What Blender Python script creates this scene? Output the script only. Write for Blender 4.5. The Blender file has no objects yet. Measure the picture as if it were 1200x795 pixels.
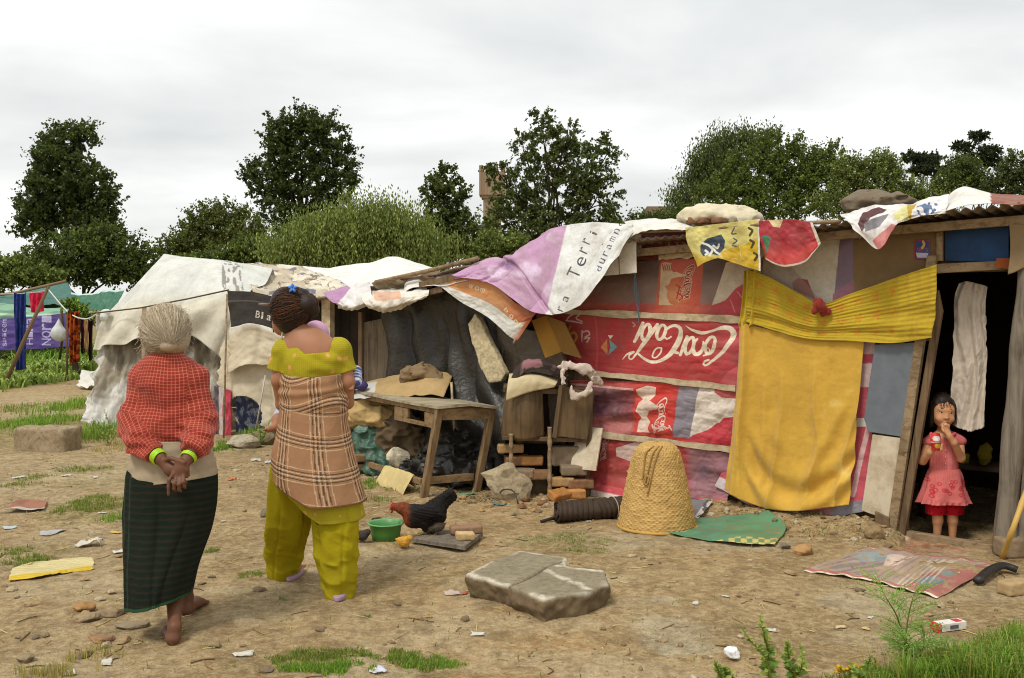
import bpy, bmesh, math, random
import numpy as np
from mathutils import Vector, Matrix

random.seed(7)
RNG = np.random.default_rng(7)
scene = bpy.context.scene
COL = scene.collection
A = lambda *a: np.array(a, float)

# ------------------------------------------------------------------ camera model
F, CX, HY, CH = 1167.0, 600.0, 360.0, 1.55      # focal length in photo px, principal column, horizon row, eye height (m)
cam_d = bpy.data.cameras.new('camera')
cam = bpy.data.objects.new('camera', cam_d)
COL.objects.link(cam)
cam.location = (0, 0, CH)
cam.rotation_euler = (math.pi / 2, 0, 0)
cam_d.sensor_width = 36
cam_d.lens = 36 * F / 1200
cam_d.shift_y = -(397.5 - HY) / 1200
cam_d.clip_end = 3000
scene.camera = cam

def D(px, py, d):
 """point at depth d seen in the direction of photo pixel px,py"""
 return A((px - CX) / F * d, d, CH + (HY - py) / F * d)

# ------------------------------------------------------------------ noise
def _hash(ix, iy, iz, seed):
 h = (ix.astype(np.int64) * 374761393 + iy.astype(np.int64) * 668265263 + iz.astype(np.int64) * 2147483647 + seed * 974634777) & 0xffffffff
 h = ((h ^ (h >> 13)) * 1274126177) & 0xffffffff
 h = ((h ^ (h >> 16)) * 2246822519) & 0xffffffff
 return ((h ^ (h >> 15)) & 0xffffff) / float(0xffffff)

def vn3(x, y, z, seed=0):
 x, y, z = np.broadcast_arrays(np.asarray(x, float), np.asarray(y, float), np.asarray(z, float))
 ix, iy, iz = np.floor(x), np.floor(y), np.floor(z)
 fx, fy, fz = x - ix, y - iy, z - iz
 fx, fy, fz = [f * f * (3 - 2 * f) for f in (fx, fy, fz)]
 r = 0
 for dx in (0, 1):
  for dy in (0, 1):
   for dz in (0, 1):
    w = (fx if dx else 1 - fx) * (fy if dy else 1 - fy) * (fz if dz else 1 - fz)
    r = r + w * _hash(ix + dx, iy + dy, iz + dz, seed)
 return r * 2 - 1

def fbm(x, y, z=0.0, seed=0, o=4):
 r, a, s = 0, 1.0, 0
 for i in range(o):
  f = 2 ** i
  r = r + a * vn3(np.asarray(x) * f, np.asarray(y) * f, np.asarray(z) * f, seed + i)
  s += a
  a *= .5
 return r / s

def crumple(x, y, z=0.0, seed=0, o=3):
 """creased noise: sharp valleys between flat facets"""
 r, a, s = 0, 1.0, 0
 for i in range(o):
  f = 1.9 ** i; r = r + a * (1 - 3.2 * np.abs(vn3(np.asarray(x) * f + 7 * i, np.asarray(y) * f, np.asarray(z) * f, seed + 31 * i))); s += a; a *= .5
 return r / s

def sstep(a, b, x):
 t = np.clip((np.asarray(x, float) - a) / (b - a), 0, 1)
 return t * t * (3 - 2 * t)

# ------------------------------------------------------------------ ground height and wall plane
WD, WN = A(-.8, .6, 0), A(-.6, -.8, 0)            # along the shack wall (to the left/back), outward normal
WO = A(2.63, 6.83, 0)
WC = -(WN @ WO)                                    # 7.04

def wall_uo(x, y):
 return (x - WO[0]) * WD[0] + (y - WO[1]) * WD[1], (x - WO[0]) * WN[0] + (y - WO[1]) * WN[1]

def gh(x, y):
 """terrain height"""
 x = np.asarray(x, float); y = np.asarray(y, float)
 near = np.clip(1.4 - y / 40, .1, 1)
 h = .035 * fbm(x * .7, y * .7, 0, 3, 3) + near * .018 * fbm(x * 3, y * 3, 0, 5, 3) + near * .007 * fbm(x * 14, y * 14, 0, 8, 2)
 u, o = wall_uo(x, y)
 bank = sstep(-.25, .25, u) * (1 - sstep(1.3, 1.9, u)) * (1 - sstep(.05, .45, np.abs(o)))
 h = h + bank * (.085 + .03 * fbm(x * 6, y * 6, 0, 21, 3))
 h = h - .055 * sstep(.0, -.07, o) * sstep(-2.0, -1.9, u) * (1 - sstep(-.1, .0, u)) * (1 - sstep(1.9, 2.3, -o))
 door = sstep(-1.6, -1.2, u) * (1 - sstep(-.15, .0, u)) * (1 - sstep(.35, .7, np.abs(o)))
 h = h * (1 - .8 * door) - .025 * door
 return h

def G(px, py, dz=0.0):
 """point of the terrain seen at photo pixel px,py"""
 k = max((py - HY) / F, 1e-4)
 d = CH / k
 for _ in range(6):
  d = (CH - float(gh((px - CX) / F * d, d))) / k
 x = (px - CX) / F * d
 return A(x, d, float(gh(x, d)) + dz)

def W(px, py, off=0.0):
 """point on the plane parallel to the shack wall, off metres in front of it"""
 kx = (px - CX) / F
 d = (WC - off) / (.6 * kx + .8)
 return A(kx * d, d, CH + (HY - py) / F * d)

def WP(u, off, z):
 p = WO + WD * u + WN * off
 return A(p[0], p[1], z)

# ------------------------------------------------------------------ objects
def tag(o, label=None, cat=None, group=None, kind=None):
 if label: o['label'] = label
 if cat: o['category'] = cat
 if group: o['group'] = group
 if kind: o['kind'] = kind
 return o

def thing(name, loc, label, cat, group=None):
 o = bpy.data.objects.new(name, None)
 o.empty_display_size = .05
 COL.objects.link(o)
 o.location = tuple(float(v) for v in loc)
 bpy.context.view_layer.update()
 return tag(o, label, cat, group)

def wloc(o):
 v = Vector((0, 0, 0))
 while o is not None:
  v += Vector(o.location)
  o = o.parent
 return v

class MB:
 """collects vertices, faces and colours of ONE mesh"""
 def __init__(s):
  s.v, s.f, s.c, s.uv = [], [], [], []
  s.n = 0
 def add(s, verts, faces, col=None, uv=None, mi=0):
  verts = np.asarray(verts, float).reshape(-1, 3)
  s.v.append(verts)
  b = s.n
  if isinstance(faces, np.ndarray):
   s.f.append((faces.ravel() + b, np.full(len(faces), faces.shape[1])))
  else:
   s.f.append((np.array([i for f in faces for i in f], int) + b, np.array([len(f) for f in faces], int)))
  n = len(verts)
  if col is None: col = np.ones((n, 3))
  col = np.asarray(col, float)
  if col.ndim == 1: col = np.tile(col, (n, 1))
  s.c.append(col)
  s.uv.append(np.zeros((n, 3)) if uv is None else np.asarray(uv, float))
  s.n += n
  return s
 def box(s, c, size, rot=None, col=None, taper=None):
  x, y, z = [q / 2 for q in size]
  v = np.array([[-x, -y, -z], [x, -y, -z], [x, y, -z], [-x, y, -z], [-x, -y, z], [x, -y, z], [x, y, z], [-x, y, z]])
  if taper: v[4:, 0] *= taper; v[4:, 1] *= taper
  if rot is not None:
   R = rot if isinstance(rot, np.ndarray) else np.array(rot)
   v = v @ R.T
  return s.add(v + np.asarray(c), [(0, 3, 2, 1), (4, 5, 6, 7), (0, 1, 5, 4), (1, 2, 6, 5), (2, 3, 7, 6), (3, 0, 4, 7)], col)
 def beam(s, a, b, w, h, up=(0, 0, 1), col=None):
  """box from a to b; w across, h along up"""
  a, b = np.asarray(a, float), np.asarray(b, float)
  d = b - a; L = np.linalg.norm(d); d = d / L
  up = np.asarray(up, float)
  x = np.cross(d, up)
  if np.linalg.norm(x) < 1e-6: x = np.cross(d, A(0, 1, 0))
  x /= np.linalg.norm(x); z = np.cross(x, d)
  return s.box((a + b) / 2, (w, L, h), np.stack([x, d, z], 1), col)
 def tube(s, pts, rad, seg=8, col=None, cap=True, flat=1.0):
  pts = np.asarray(pts, float); n = len(pts)
  rad = np.full(n, rad) if np.isscalar(rad) else np.asarray(rad, float)
  t = np.gradient(pts, axis=0); t /= np.linalg.norm(t, axis=1)[:, None] + 1e-12
  up = A(0, 0, 1) if abs(t[0][2]) < .9 else A(0, 1, 0)
  vs = []
  x = np.cross(t[0], up); x /= np.linalg.norm(x)
  for i in range(n):
   x = x - t[i] * (x @ t[i]); x /= np.linalg.norm(x)
   y = np.cross(t[i], x)
   a = np.arange(seg) / seg * 2 * math.pi
   vs.append(pts[i] + rad[i] * (np.cos(a)[:, None] * x + flat * np.sin(a)[:, None] * y))
  vs = np.concatenate(vs)
  f = []
  for i in range(n - 1):
   for j in range(seg):
    k = (j + 1) % seg
    f.append((i * seg + j, i * seg + k, (i + 1) * seg + k, (i + 1) * seg + j))
  if cap:
   f.append(tuple(range(seg - 1, -1, -1)))
   f.append(tuple((n - 1) * seg + j for j in range(seg)))
  return s.add(vs, f, col)
 def build(s, name, mat, parent=None, smooth=True, bevel=0, solid=0, subsurf=0):
  V = np.concatenate(s.v) if s.v else np.zeros((0, 3))
  if parent is not None:
   V = V - np.array(wloc(parent))
  me = bpy.data.meshes.new(name)
  vi = np.concatenate([f[0] for f in s.f]); ln = np.concatenate([f[1] for f in s.f])
  me.vertices.add(len(V)); me.vertices.foreach_set('co', V.astype(np.float32).ravel())
  me.loops.add(len(vi)); me.loops.foreach_set('vertex_index', vi.astype(np.int32))
  me.polygons.add(len(ln)); me.polygons.foreach_set('loop_start', np.concatenate([[0], np.cumsum(ln)[:-1]]).astype(np.int32))
  me.update(calc_edges=True)
  me.materials.append(mat)
  ca = me.color_attributes.new('Col', 'FLOAT_COLOR', 'POINT')
  c = np.concatenate(s.c); c = np.concatenate([c, np.ones((len(c), 1))], 1)
  ca.data.foreach_set('color', c.ravel())
  ua = me.attributes.new('uvw', 'FLOAT_VECTOR', 'POINT')
  ua.data.foreach_set('vector', np.concatenate(s.uv).ravel())
  me.polygons.foreach_set('use_smooth', [bool(smooth)] * len(me.polygons))
  me.update()
  o = bpy.data.objects.new(name, me)
  COL.objects.link(o)
  if parent is not None: o.parent = parent
  if bevel:
   m = o.modifiers.new('bevel', 'BEVEL'); m.width = bevel; m.segments = 2; m.limit_method = 'ANGLE'; m.angle_limit = .6
  if subsurf:
   m = o.modifiers.new('subsurf', 'SUBSURF'); m.levels = m.render_levels = subsurf
  if solid:
   m = o.modifiers.new('solid', 'SOLIDIFY'); m.thickness = solid; m.offset = -1
  return o

def top(o, loc):
 """give a one-mesh thing its origin at loc (its base)"""
 loc = np.asarray(loc, float)
 me = o.data
 co = np.zeros(len(me.vertices) * 3); me.vertices.foreach_get('co', co)
 me.vertices.foreach_set('co', (co.reshape(-1, 3) - loc).ravel())
 o.location = tuple(float(v) for v in loc)
 me.update()
 return o

def rotz(a): c, s = math.cos(a), math.sin(a); return np.array([[c, -s, 0], [s, c, 0], [0, 0, 1.]])
def rotx(a): c, s = math.cos(a), math.sin(a); return np.array([[1., 0, 0], [0, c, -s], [0, s, c]])
def roty(a): c, s = math.cos(a), math.sin(a); return np.array([[c, 0, s], [0, 1., 0], [-s, 0, c]])
def unit(v): v = np.asarray(v, float); return v / np.linalg.norm(v)

def crom(P, n):
 """Catmull-Rom through control points, n samples evenly spaced in chord length"""
 P = np.asarray(P, float)
 if len(P) == 2:
  t = np.linspace(0, 1, n)[:, None]
  return P[0] * (1 - t) + P[1] * t
 Q = np.concatenate([[2 * P[0] - P[1]], P, [2 * P[-1] - P[-2]]])
 s = np.concatenate([[0], np.cumsum(np.linalg.norm(np.diff(P[:, :3], axis=0), axis=1) + 1e-9)])
 ts = np.linspace(0, s[-1], n)
 i = np.clip(np.searchsorted(s, ts, side='right') - 1, 0, len(P) - 2)
 u = ((ts - s[i]) / (s[i + 1] - s[i]))[:, None]
 p0, p1, p2, p3 = Q[i], Q[i + 1], Q[i + 2], Q[i + 3]
 return .5 * (2 * p1 + (p2 - p0) * u + (2 * p0 - 5 * p1 + 4 * p2 - p3) * u ** 2 + (3 * p1 - p0 - 3 * p2 + p3) * u ** 3)

def surf(rows, nu, nv, linear_v=False):
 """smooth surface through rows of control points (each row any number of 3-D points) -> (nv,nu,3)"""
 R = np.stack([crom(np.array(r), nu) for r in rows])
 if linear_v or len(rows) == 2:
  t = np.linspace(0, len(rows) - 1, nv); i = np.clip(t.astype(int), 0, len(rows) - 2); w = (t - i)[:, None, None]
  return R[i] * (1 - w) + R[i + 1] * w
 out = np.zeros((nv, nu, 3))
 Q = np.concatenate([[2 * R[0] - R[1]], R, [2 * R[-1] - R[-2]]])
 s = np.concatenate([[0], np.cumsum(np.linalg.norm(np.diff(R, axis=0), axis=2).mean(1) + 1e-6)])
 ts = np.linspace(0, s[-1], nv)
 i = np.clip(np.searchsorted(s, ts, side='right') - 1, 0, len(R) - 2)
 u = ((ts - s[i]) / (s[i + 1] - s[i]))[:, None, None]
 p0, p1, p2, p3 = Q[i], Q[i + 1], Q[i + 2], Q[i + 3]
 return .5 * (2 * p1 + (p2 - p0) * u + (2 * p0 - 5 * p1 + 4 * p2 - p3) * u ** 2 + (3 * p1 - p0 - 3 * p2 + p3) * u ** 3)

def normals(S):
 n = np.cross(np.gradient(S, axis=1), np.gradient(S, axis=0))
 return n / (np.linalg.norm(n, axis=2)[..., None] + 1e-12)

def gridfaces(nv, nu, wrap=False):
 i = np.arange(nv * nu).reshape(nv, nu)
 if wrap: i = np.concatenate([i, i[:, :1]], 1)
 return np.stack([i[:-1, :-1], i[1:, :-1], i[1:, 1:], i[:-1, 1:]], -1).reshape(-1, 4)

def cloth(name, rows, mat, nu=60, nv=40, wrinkle=None, amp=.01, paint=None, parent=None, hole=None, solid=0.003, ragged=0, linear_v=False, seed=0, cr=.003):
 """a hanging or lying sheet; paint(s,t)->rgb gives the printed colours, wrinkle(s,t)->height"""
 S = surf(rows, nu, nv, linear_v)
 s, t = np.meshgrid(np.linspace(0, 1, nu), np.linspace(0, 1, nv))
 if ragged:
  n1 = fbm(s * 18, 0, 0, seed + 3, 3) * ragged
  e = sstep(.75, 1, t)[..., None]
  S = S + e * n1[..., None] * A(0, 0, 1)
  n2 = fbm(t * 14, 0, 0, seed + 9, 3) * ragged
  tt = unit(S[nv // 2, -1] - S[nv // 2, 0])
  e2 = (sstep(.85, 1, s) + sstep(.15, 0, s))[..., None]
  S = S + e2 * n2[..., None] * tt
 N = normals(S)
 L = np.linalg.norm(np.diff(S, axis=1), axis=2).sum(1).mean(); H = np.linalg.norm(np.diff(S, axis=0), axis=2).sum(0).mean()
 if wrinkle is None:
  h = amp * fbm(s * L * 4, t * H * 4, 0, seed, 3) + amp * .5 * fbm(s * L * 11 + t * 3, t * H * 5, 0, seed + 5, 2)
 else:
  h = wrinkle(s, t)
 h = h + cr * crumple(s * L * 4.5 + t, t * H * 4.5 - s * .7, 0, seed + 2) + cr * .35 * crumple(s * L * 13 + 2 * t, t * H * 13, 0, seed + 6, 2)
 S = S + N * h[..., None]
 S0 = S - N * h[..., None]
 px = CX + S0[..., 0] / S0[..., 1] * F; py = HY - (S0[..., 2] - CH) / S0[..., 1] * F     # where the flat artwork was measured
 c = paint(s, t, px, py) if paint is not None else np.ones((nv, nu, 3)) * .62
 c = np.broadcast_to(c, (nv, nu, 3)).copy()
 f = gridfaces(nv, nu)
 if hole is not None:
  k = hole(s, t).ravel()
  f = f[~k[f].any(1)]
 mb = MB()
 mb.add(S.reshape(-1, 3), f, c.reshape(-1, 3), np.stack([s * L, t * H, 0 * s], -1).reshape(-1, 3))
 o = mb.build(name, mat, parent, solid=solid)
 return o

# ------------------------------------------------------------------ implicit solids (smooth unions meshed as one continuous surface)
class SDF:
 def __init__(s): s.p = []; s.cuts = []
 def cone(s, a, b, r1, r2=None, k=.02, sq=(1, 1, 1)):
  s.p.append(('c', A(*a), A(*b), r1, r1 if r2 is None else r2, k, A(*sq))); return s
 def chain(s, pts, rads, k=.02, sq=(1, 1, 1)):
  for i in range(len(pts) - 1): s.cone(pts[i], pts[i + 1], rads[i], rads[i + 1], k, sq)
  return s
 def ell(s, c, r, k=.02, R=None):
  s.p.append(('e', A(*c), A(*r), np.eye(3) if R is None else R, k)); return s
 def rbox(s, c, hs, r, k=.01, R=None):
  s.p.append(('b', A(*c), A(*hs), r, np.eye(3) if R is None else R, k)); return s
 def cut(s, f): s.cuts.append(f); return s
 @staticmethod
 def dist(p, P):
  if p[0] == 'c':
   _, a, b, r1, r2, k, sq = p
   q = (P - a) / sq; d = (b - a) / sq
   t = np.clip((q @ d) / (d @ d + 1e-12), 0, 1)
   return (np.sqrt(((q - t[..., None] * d) ** 2).sum(-1)) - (r1 + (r2 - r1) * t)) * sq.min()
  if p[0] == 'e':
   _, c, r, R, k = p
   q = (P - c) @ R
   n = np.sqrt(((q / r) ** 2).sum(-1)); g = np.sqrt(((q / r ** 2) ** 2).sum(-1)) + 1e-9
   return n * (n - 1) / g
  _, c, hs, r, R, k = p
  q = np.abs((P - c) @ R) - (hs - r)
  return np.sqrt((np.maximum(q, 0) ** 2).sum(-1)) + np.minimum(q.max(-1), 0) - r
 @staticmethod
 def bounds(p):
  if p[0] == 'c':
   m = max(p[3], p[4]) * p[6].max(); return np.minimum(p[1], p[2]) - m, np.maximum(p[1], p[2]) + m
  if p[0] == 'e':
   m = np.abs(p[3]) @ p[2]; return p[1] - m, p[1] + m
  m = np.abs(p[4]) @ p[2]; return p[1] - m, p[1] + m
 def mesh(s, h, disp=None):
  B = [s.bounds(p) for p in s.p]
  lo = np.min([b[0] for b in B], 0) - 4 * h; hi = np.max([b[1] for b in B], 0) + 4 * h
  ax = [np.arange(lo[i], hi[i] + h, h) for i in range(3)]
  sh = tuple(len(a) for a in ax)
  V = np.full(sh, .3)
  for p, b in zip(s.p, B):
   k = p[5] if p[0] in 'cb' and p[0] == 'c' else p[-1] if p[0] != 'c' else p[5]
   m = k + 4 * h
   sl = tuple(slice(max(0, int((b[0][i] - m - lo[i]) / h)), min(sh[i], int((b[1][i] + m - lo[i]) / h) + 2)) for i in range(3))
   P = np.stack(np.meshgrid(*[ax[i][sl[i]] for i in range(3)], indexing='ij'), -1)
   d = s.dist(p, P); a = V[sl]
   if k > 0:
    e = np.maximum(k - np.abs(a - d), 0) / k
    V[sl] = np.minimum(a, d) - e * e * k * .25
   else: V[sl] = np.minimum(a, d)
  if s.cuts or disp is not None:
   P = np.stack(np.meshgrid(*ax, indexing='ij'), -1)
   if disp is not None:
    band = np.abs(V) < .1
    V[band] += disp(P[band])
   for c in s.cuts: V = np.maximum(V, c(P))
  return nets(V, lo, h)

def nets(V, lo, h):
 ins = V < 0
 c = [V[i:V.shape[0] - 1 + i, j:V.shape[1] - 1 + j, k:V.shape[2] - 1 + k] for i in (0, 1) for j in (0, 1) for k in (0, 1)]
 cnt = sum((q < 0).astype(np.int8) for q in c)
 act = (cnt > 0) & (cnt < 8)
 idx = -np.ones(act.shape, np.int64); n = int(act.sum()); idx[act] = np.arange(n)
 cv = np.stack([q[act] for q in c], 1)
 off = np.array([(i, j, k) for i in (0, 1) for j in (0, 1) for k in (0, 1)], float)
 acc = np.zeros((n, 3)); w = np.zeros(n)
 for a in range(8):
  for b in range(a + 1, 8):
   if np.abs(off[a] - off[b]).sum() != 1: continue
   m = (cv[:, a] < 0) != (cv[:, b] < 0)
   t = cv[m, a] / (cv[m, a] - cv[m, b])
   acc[m] += off[a] + t[:, None] * (off[b] - off[a]); w[m] += 1
 pos = (np.argwhere(act) + acc / w[:, None]) * h + lo
 F_ = []
 for axis in range(3):
  sl0 = [slice(1, -1)] * 3; sl1 = [slice(1, -1)] * 3
  sl0[axis] = slice(0, -1); sl1[axis] = slice(1, None)
  a, b = ins[tuple(sl0)], ins[tuple(sl1)]
  e = np.argwhere(a != b);
  if len(e) == 0: continue
  flip = a[a != b]
  base = e.copy()
  o1, o2 = [x for x in range(3) if x != axis]
  base[:, o1] += 1; base[:, o2] += 1
  def g(d1, d2):
   q = base.copy(); q[:, o1] -= d1; q[:, o2] -= d2
   return idx[q[:, 0], q[:, 1], q[:, 2]]
  quad = np.stack([g(1, 1), g(0, 1), g(0, 0), g(1, 0)], 1)
  if axis == 1: flip = ~flip
  quad[~flip] = quad[~flip][:, ::-1]
  F_.append(quad)
 F_ = np.concatenate(F_)
 F_ = F_[(F_ >= 0).all(1)]
 return pos, F_

def loft(rings, seg=32, n=None, fold=None, cap=True):
 """rings: (cx,cy,cz,rx,ry) -> smooth closed tube, fold(a,t) multiplies the radius"""
 R = crom(np.array(rings, float), n or len(rings) * 6)
 a = np.arange(seg) / seg * 2 * math.pi
 t = np.linspace(0, 1, len(R))
 aa, tt = np.meshgrid(a, t)
 m = fold(aa, tt) if fold else np.ones_like(aa)
 P = np.stack([R[:, 0:1] + R[:, 3:4] * np.cos(aa) * m, R[:, 1:2] + R[:, 4:5] * np.sin(aa) * m, R[:, 2:3] + 0 * aa], -1)
 f = gridfaces(len(R), seg, True)[:, ::-1].tolist()
 if cap:
  f.append(tuple(range(seg))[::-1]); f.append(tuple((len(R) - 1) * seg + j for j in range(seg)))
 return P, f, aa, tt

# ------------------------------------------------------------------ strokes and lettering printed into cloth colours
def seg_dist(X, Y, pts):
 d = np.full(X.shape, 9.0)
 for (x0, y0), (x1, y1) in zip(pts[:-1], pts[1:]):
  dx, dy = x1 - x0, y1 - y0
  t = np.clip(((X - x0) * dx + (Y - y0) * dy) / (dx * dx + dy * dy + 1e-12), 0, 1)
  d = np.minimum(d, np.hypot(X - x0 - t * dx, Y - y0 - t * dy))
 return d

def stroke(X, Y, ctrl, w0, w1=None, n=24):
 """mask of a brush stroke; w0..w1 half widths at its ends with a swell between given as a list"""
 P = crom(np.array([(a, b, 0) for a, b in ctrl], float), n)[:, :2]
 ws = np.interp(np.linspace(0, 1, n), np.linspace(0, 1, len(w0)), w0) if not np.isscalar(w0) else np.full(n, w0)
 m = np.zeros(X.shape, bool)
 lo, hi = P.min(0) - ws.max(), P.max(0) + ws.max()
 box = (X > lo[0]) & (X < hi[0]) & (Y > lo[1]) & (Y < hi[1])
 if not box.any(): return m
 xs, ys = X[box], Y[box]; r = np.zeros(xs.shape, bool)
 for i in range(n - 1):
  (x0, y0), (x1, y1) = P[i], P[i + 1]
  dx, dy = x1 - x0, y1 - y0
  t = np.clip(((xs - x0) * dx + (ys - y0) * dy) / (dx * dx + dy * dy + 1e-12), 0, 1)
  r |= np.hypot(xs - x0 - t * dx, ys - y0 - t * dy) < ws[i] * (1 - t) + ws[i + 1] * t
 m[box] = r
 return m

_glyphs = {}
def glyph_tris(txt):
 if txt in _glyphs: return _glyphs[txt]
 cu = bpy.data.curves.new('lettering', 'FONT'); cu.body = txt; cu.resolution_u = 3
 ob = bpy.data.objects.new('lettering', cu); COL.objects.link(ob)
 bpy.context.view_layer.update()
 me = ob.evaluated_get(bpy.context.evaluated_depsgraph_get()).to_mesh()
 me.calc_loop_triangles()
 V = np.array([v.co[:2] for v in me.vertices]); T = np.array([t.vertices[:] for t in me.loop_triangles])
 ob.evaluated_get(bpy.context.evaluated_depsgraph_get()).to_mesh_clear()
 bpy.data.objects.remove(ob); bpy.data.curves.remove(cu)
 lo, hi = V.min(0), V.max(0)
 _glyphs[txt] = ((V - lo) / (hi - lo), T)
 return _glyphs[txt]

def text_mask(X, Y, txt, x0, y0, w, h, ang=0.0, flipx=False, shear=0.0):
 """mask of block lettering whose box starts at x0,y0 (lower left before turning), size w x h, turned by ang"""
 V, T = glyph_tris(txt)
 c, s = math.cos(ang), math.sin(ang)
 dx, dy = X - x0, Y - y0
 u = (c * dx + s * dy) / w; v = (-s * dx + c * dy) / h
 u = u - shear * v
 if flipx: u = 1 - u
 m = np.zeros(X.shape, bool)
 box = (u > 0) & (u < 1) & (v > 0) & (v < 1)
 if not box.any(): return m
 us, vs = u[box], v[box]; r = np.zeros(us.shape, bool)
 for t in T:
  (ax, ay), (bx, by), (cx, cy) = V[t]
  den = (by - cy) * (ax - cx) + (cx - bx) * (ay - cy)
  if abs(den) < 1e-9: continue
  q = ((us >= min(ax, bx, cx)) & (us <= max(ax, bx, cx)))
  l1 = ((by - cy) * (us - cx) + (cx - bx) * (vs - cy)) / den
  l2 = ((cy - ay) * (us - cx) + (ax - cx) * (vs - cy)) / den
  r |= q & (l1 >= -1e-6) & (l2 >= -1e-6) & (l1 + l2 <= 1 + 1e-6)
 m[box] = r
 return m

def inpoly(X, Y, poly):
 m = np.zeros(X.shape, bool)
 n = len(poly); j = n - 1
 for i in range(n):
  (xi, yi), (xj, yj) = poly[i], poly[j]
  c = ((yi > Y) != (yj > Y)) & (X < (xj - xi) * (Y - yi) / (yj - yi + 1e-12) + xi)
  m ^= c; j = i
 return m

def srgb(r, g, b):
 f = lambda c: (c / 255 / 12.92) if c <= 10 else ((c / 255 + .055) / 1.055) ** 2.4
 return A(f(r), f(g), f(b))

# ------------------------------------------------------------------ materials
class MT:
 def __init__(s, name, rough=.85, spec=.25):
  s.m = bpy.data.materials.new(name); s.m.use_nodes = True
  s.nt = s.m.node_tree
  s.b = s.nt.nodes['Principled BSDF']
  s.b.inputs['Roughness'].default_value = rough
  s.b.inputs['Specular IOR Level'].default_value = spec
 def n(s, typ, ins=None, **kw):
  nd = s.nt.nodes.new(typ)
  for k, v in kw.items(): setattr(nd, k, v)
  for k, v in (ins or {}).items(): s.put(nd.inputs[k], v)
  return nd
 def put(s, sock, v):
  if isinstance(v, bpy.types.NodeSocket): s.nt.links.new(v, sock)
  elif isinstance(v, (tuple, list, np.ndarray)):
   v = [float(q) for q in v]
   if len(v) == 3 and sock.type == 'RGBA': v = v + [1.0]
   sock.default_value = v
  else: sock.default_value = v
 def math(s, op, a, b=0.0, c=None):
  nd = s.n('ShaderNodeMath', operation=op); s.put(nd.inputs[0], a); s.put(nd.inputs[1], b)
  if c is not None: s.put(nd.inputs[2], c)
  return nd.outputs[0]
 def mix(s, fac, a, b, blend='MIX'):
  nd = s.n('ShaderNodeMix', data_type='RGBA', blend_type=blend)
  s.put(nd.inputs[0], fac); s.put(nd.inputs[6], a); s.put(nd.inputs[7], b)
  return nd.outputs[2]
 def attr(s, name='Col', out='Color'):
  return s.n('ShaderNodeAttribute', attribute_name=name).outputs[out]
 def pos(s):
  return s.n('ShaderNodeNewGeometry').outputs['Position']
 def obj(s):
  return s.n('ShaderNodeTexCoord').outputs['Object']
 def scaled(s, v, sc):
  nd = s.n('ShaderNodeMapping'); s.put(nd.inputs[0], v); nd.inputs['Scale'].default_value = sc
  return nd.outputs[0]
 def noise(s, scale, detail=4, vec=None, rough=.55, dist=0.0, out='Fac'):
  nd = s.n('ShaderNodeTexNoise'); nd.inputs['Scale'].default_value = scale; nd.inputs['Detail'].default_value = detail
  nd.inputs['Roughness'].default_value = rough; nd.inputs['Distortion'].default_value = dist
  s.put(nd.inputs['Vector'], vec if vec is not None else s.obj())
  return nd.outputs[out]
 def vor(s, scale, vec=None, feature='F1', out='Distance'):
  nd = s.n('ShaderNodeTexVoronoi', feature=feature); nd.inputs['Scale'].default_value = scale
  s.put(nd.inputs['Vector'], vec if vec is not None else s.obj())
  return nd.outputs[out]
 def ramp(s, fac, stops):
  nd = s.n('ShaderNodeValToRGB'); s.put(nd.inputs[0], fac)
  el = nd.color_ramp.elements
  while len(el) < len(stops): el.new(.5)
  for e, (p, c) in zip(el, stops):
   e.position = p
   c = (c, c, c) if np.isscalar(c) else c
   e.color = (float(c[0]), float(c[1]), float(c[2]), 1)
  return nd.outputs[0]
 def col(s, v): s.put(s.b.inputs['Base Color'], v); return s
 def rough(s, v): s.put(s.b.inputs['Roughness'], v); return s
 def bump(s, h, strength=.4, dist=.01):
  nd = s.n('ShaderNodeBump'); s.put(nd.inputs['Height'], h)
  nd.inputs['Strength'].default_value = strength; nd.inputs['Distance'].default_value = dist
  if s.b.inputs['Normal'].is_linked: s.put(nd.inputs['Normal'], s.b.inputs['Normal'].links[0].from_socket)
  s.put(s.b.inputs['Normal'], nd.outputs[0]); return s
 def sep(s, v): return s.n('ShaderNodeSeparateXYZ', {0: v}).outputs

def m_print(name, rough=.5, spec=.3, dirt=.35, bump=.25, dirtc=(.16, .12, .07), sheen=0):
 """printed/dyed sheet: colour attribute, grime, fine crumple"""
 m = MT(name, rough, spec)
 g = m.ramp(m.noise(5, 6, rough=.65), [(.4, 0), (.75, 1)])
 g2 = m.ramp(m.noise(38, 4), [(.45, 0), (.8, 1)])
 c = m.mix(m.math('MULTIPLY', g, dirt), m.attr(), dirtc)
 c = m.mix(m.math('MULTIPLY', g2, dirt * .5), c, dirtc)
 m.col(c)
 m.bump(m.noise(30, 4), bump, .012)
 m.bump(m.noise(160, 2), bump * .4, .003)
 if sheen: m.b.inputs['Sheen Weight'].default_value = sheen
 return m.m

def m_plain(name, base, rough=.85, spec=.2, var=.35, scale=9, bump=.3, bscale=60, bdist=.006, alt=None):
 m = MT(name, rough, spec)
 base = A(*base)
 alt = base * (1 - var) if alt is None else A(*alt)
 f = m.ramp(m.noise(scale, 6, rough=.65), [(.35, 0), (.68, 1)])
 m.col(m.mix(f, base, alt))
 m.bump(m.noise(bscale, 5), bump, bdist)
 return m.m

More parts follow.
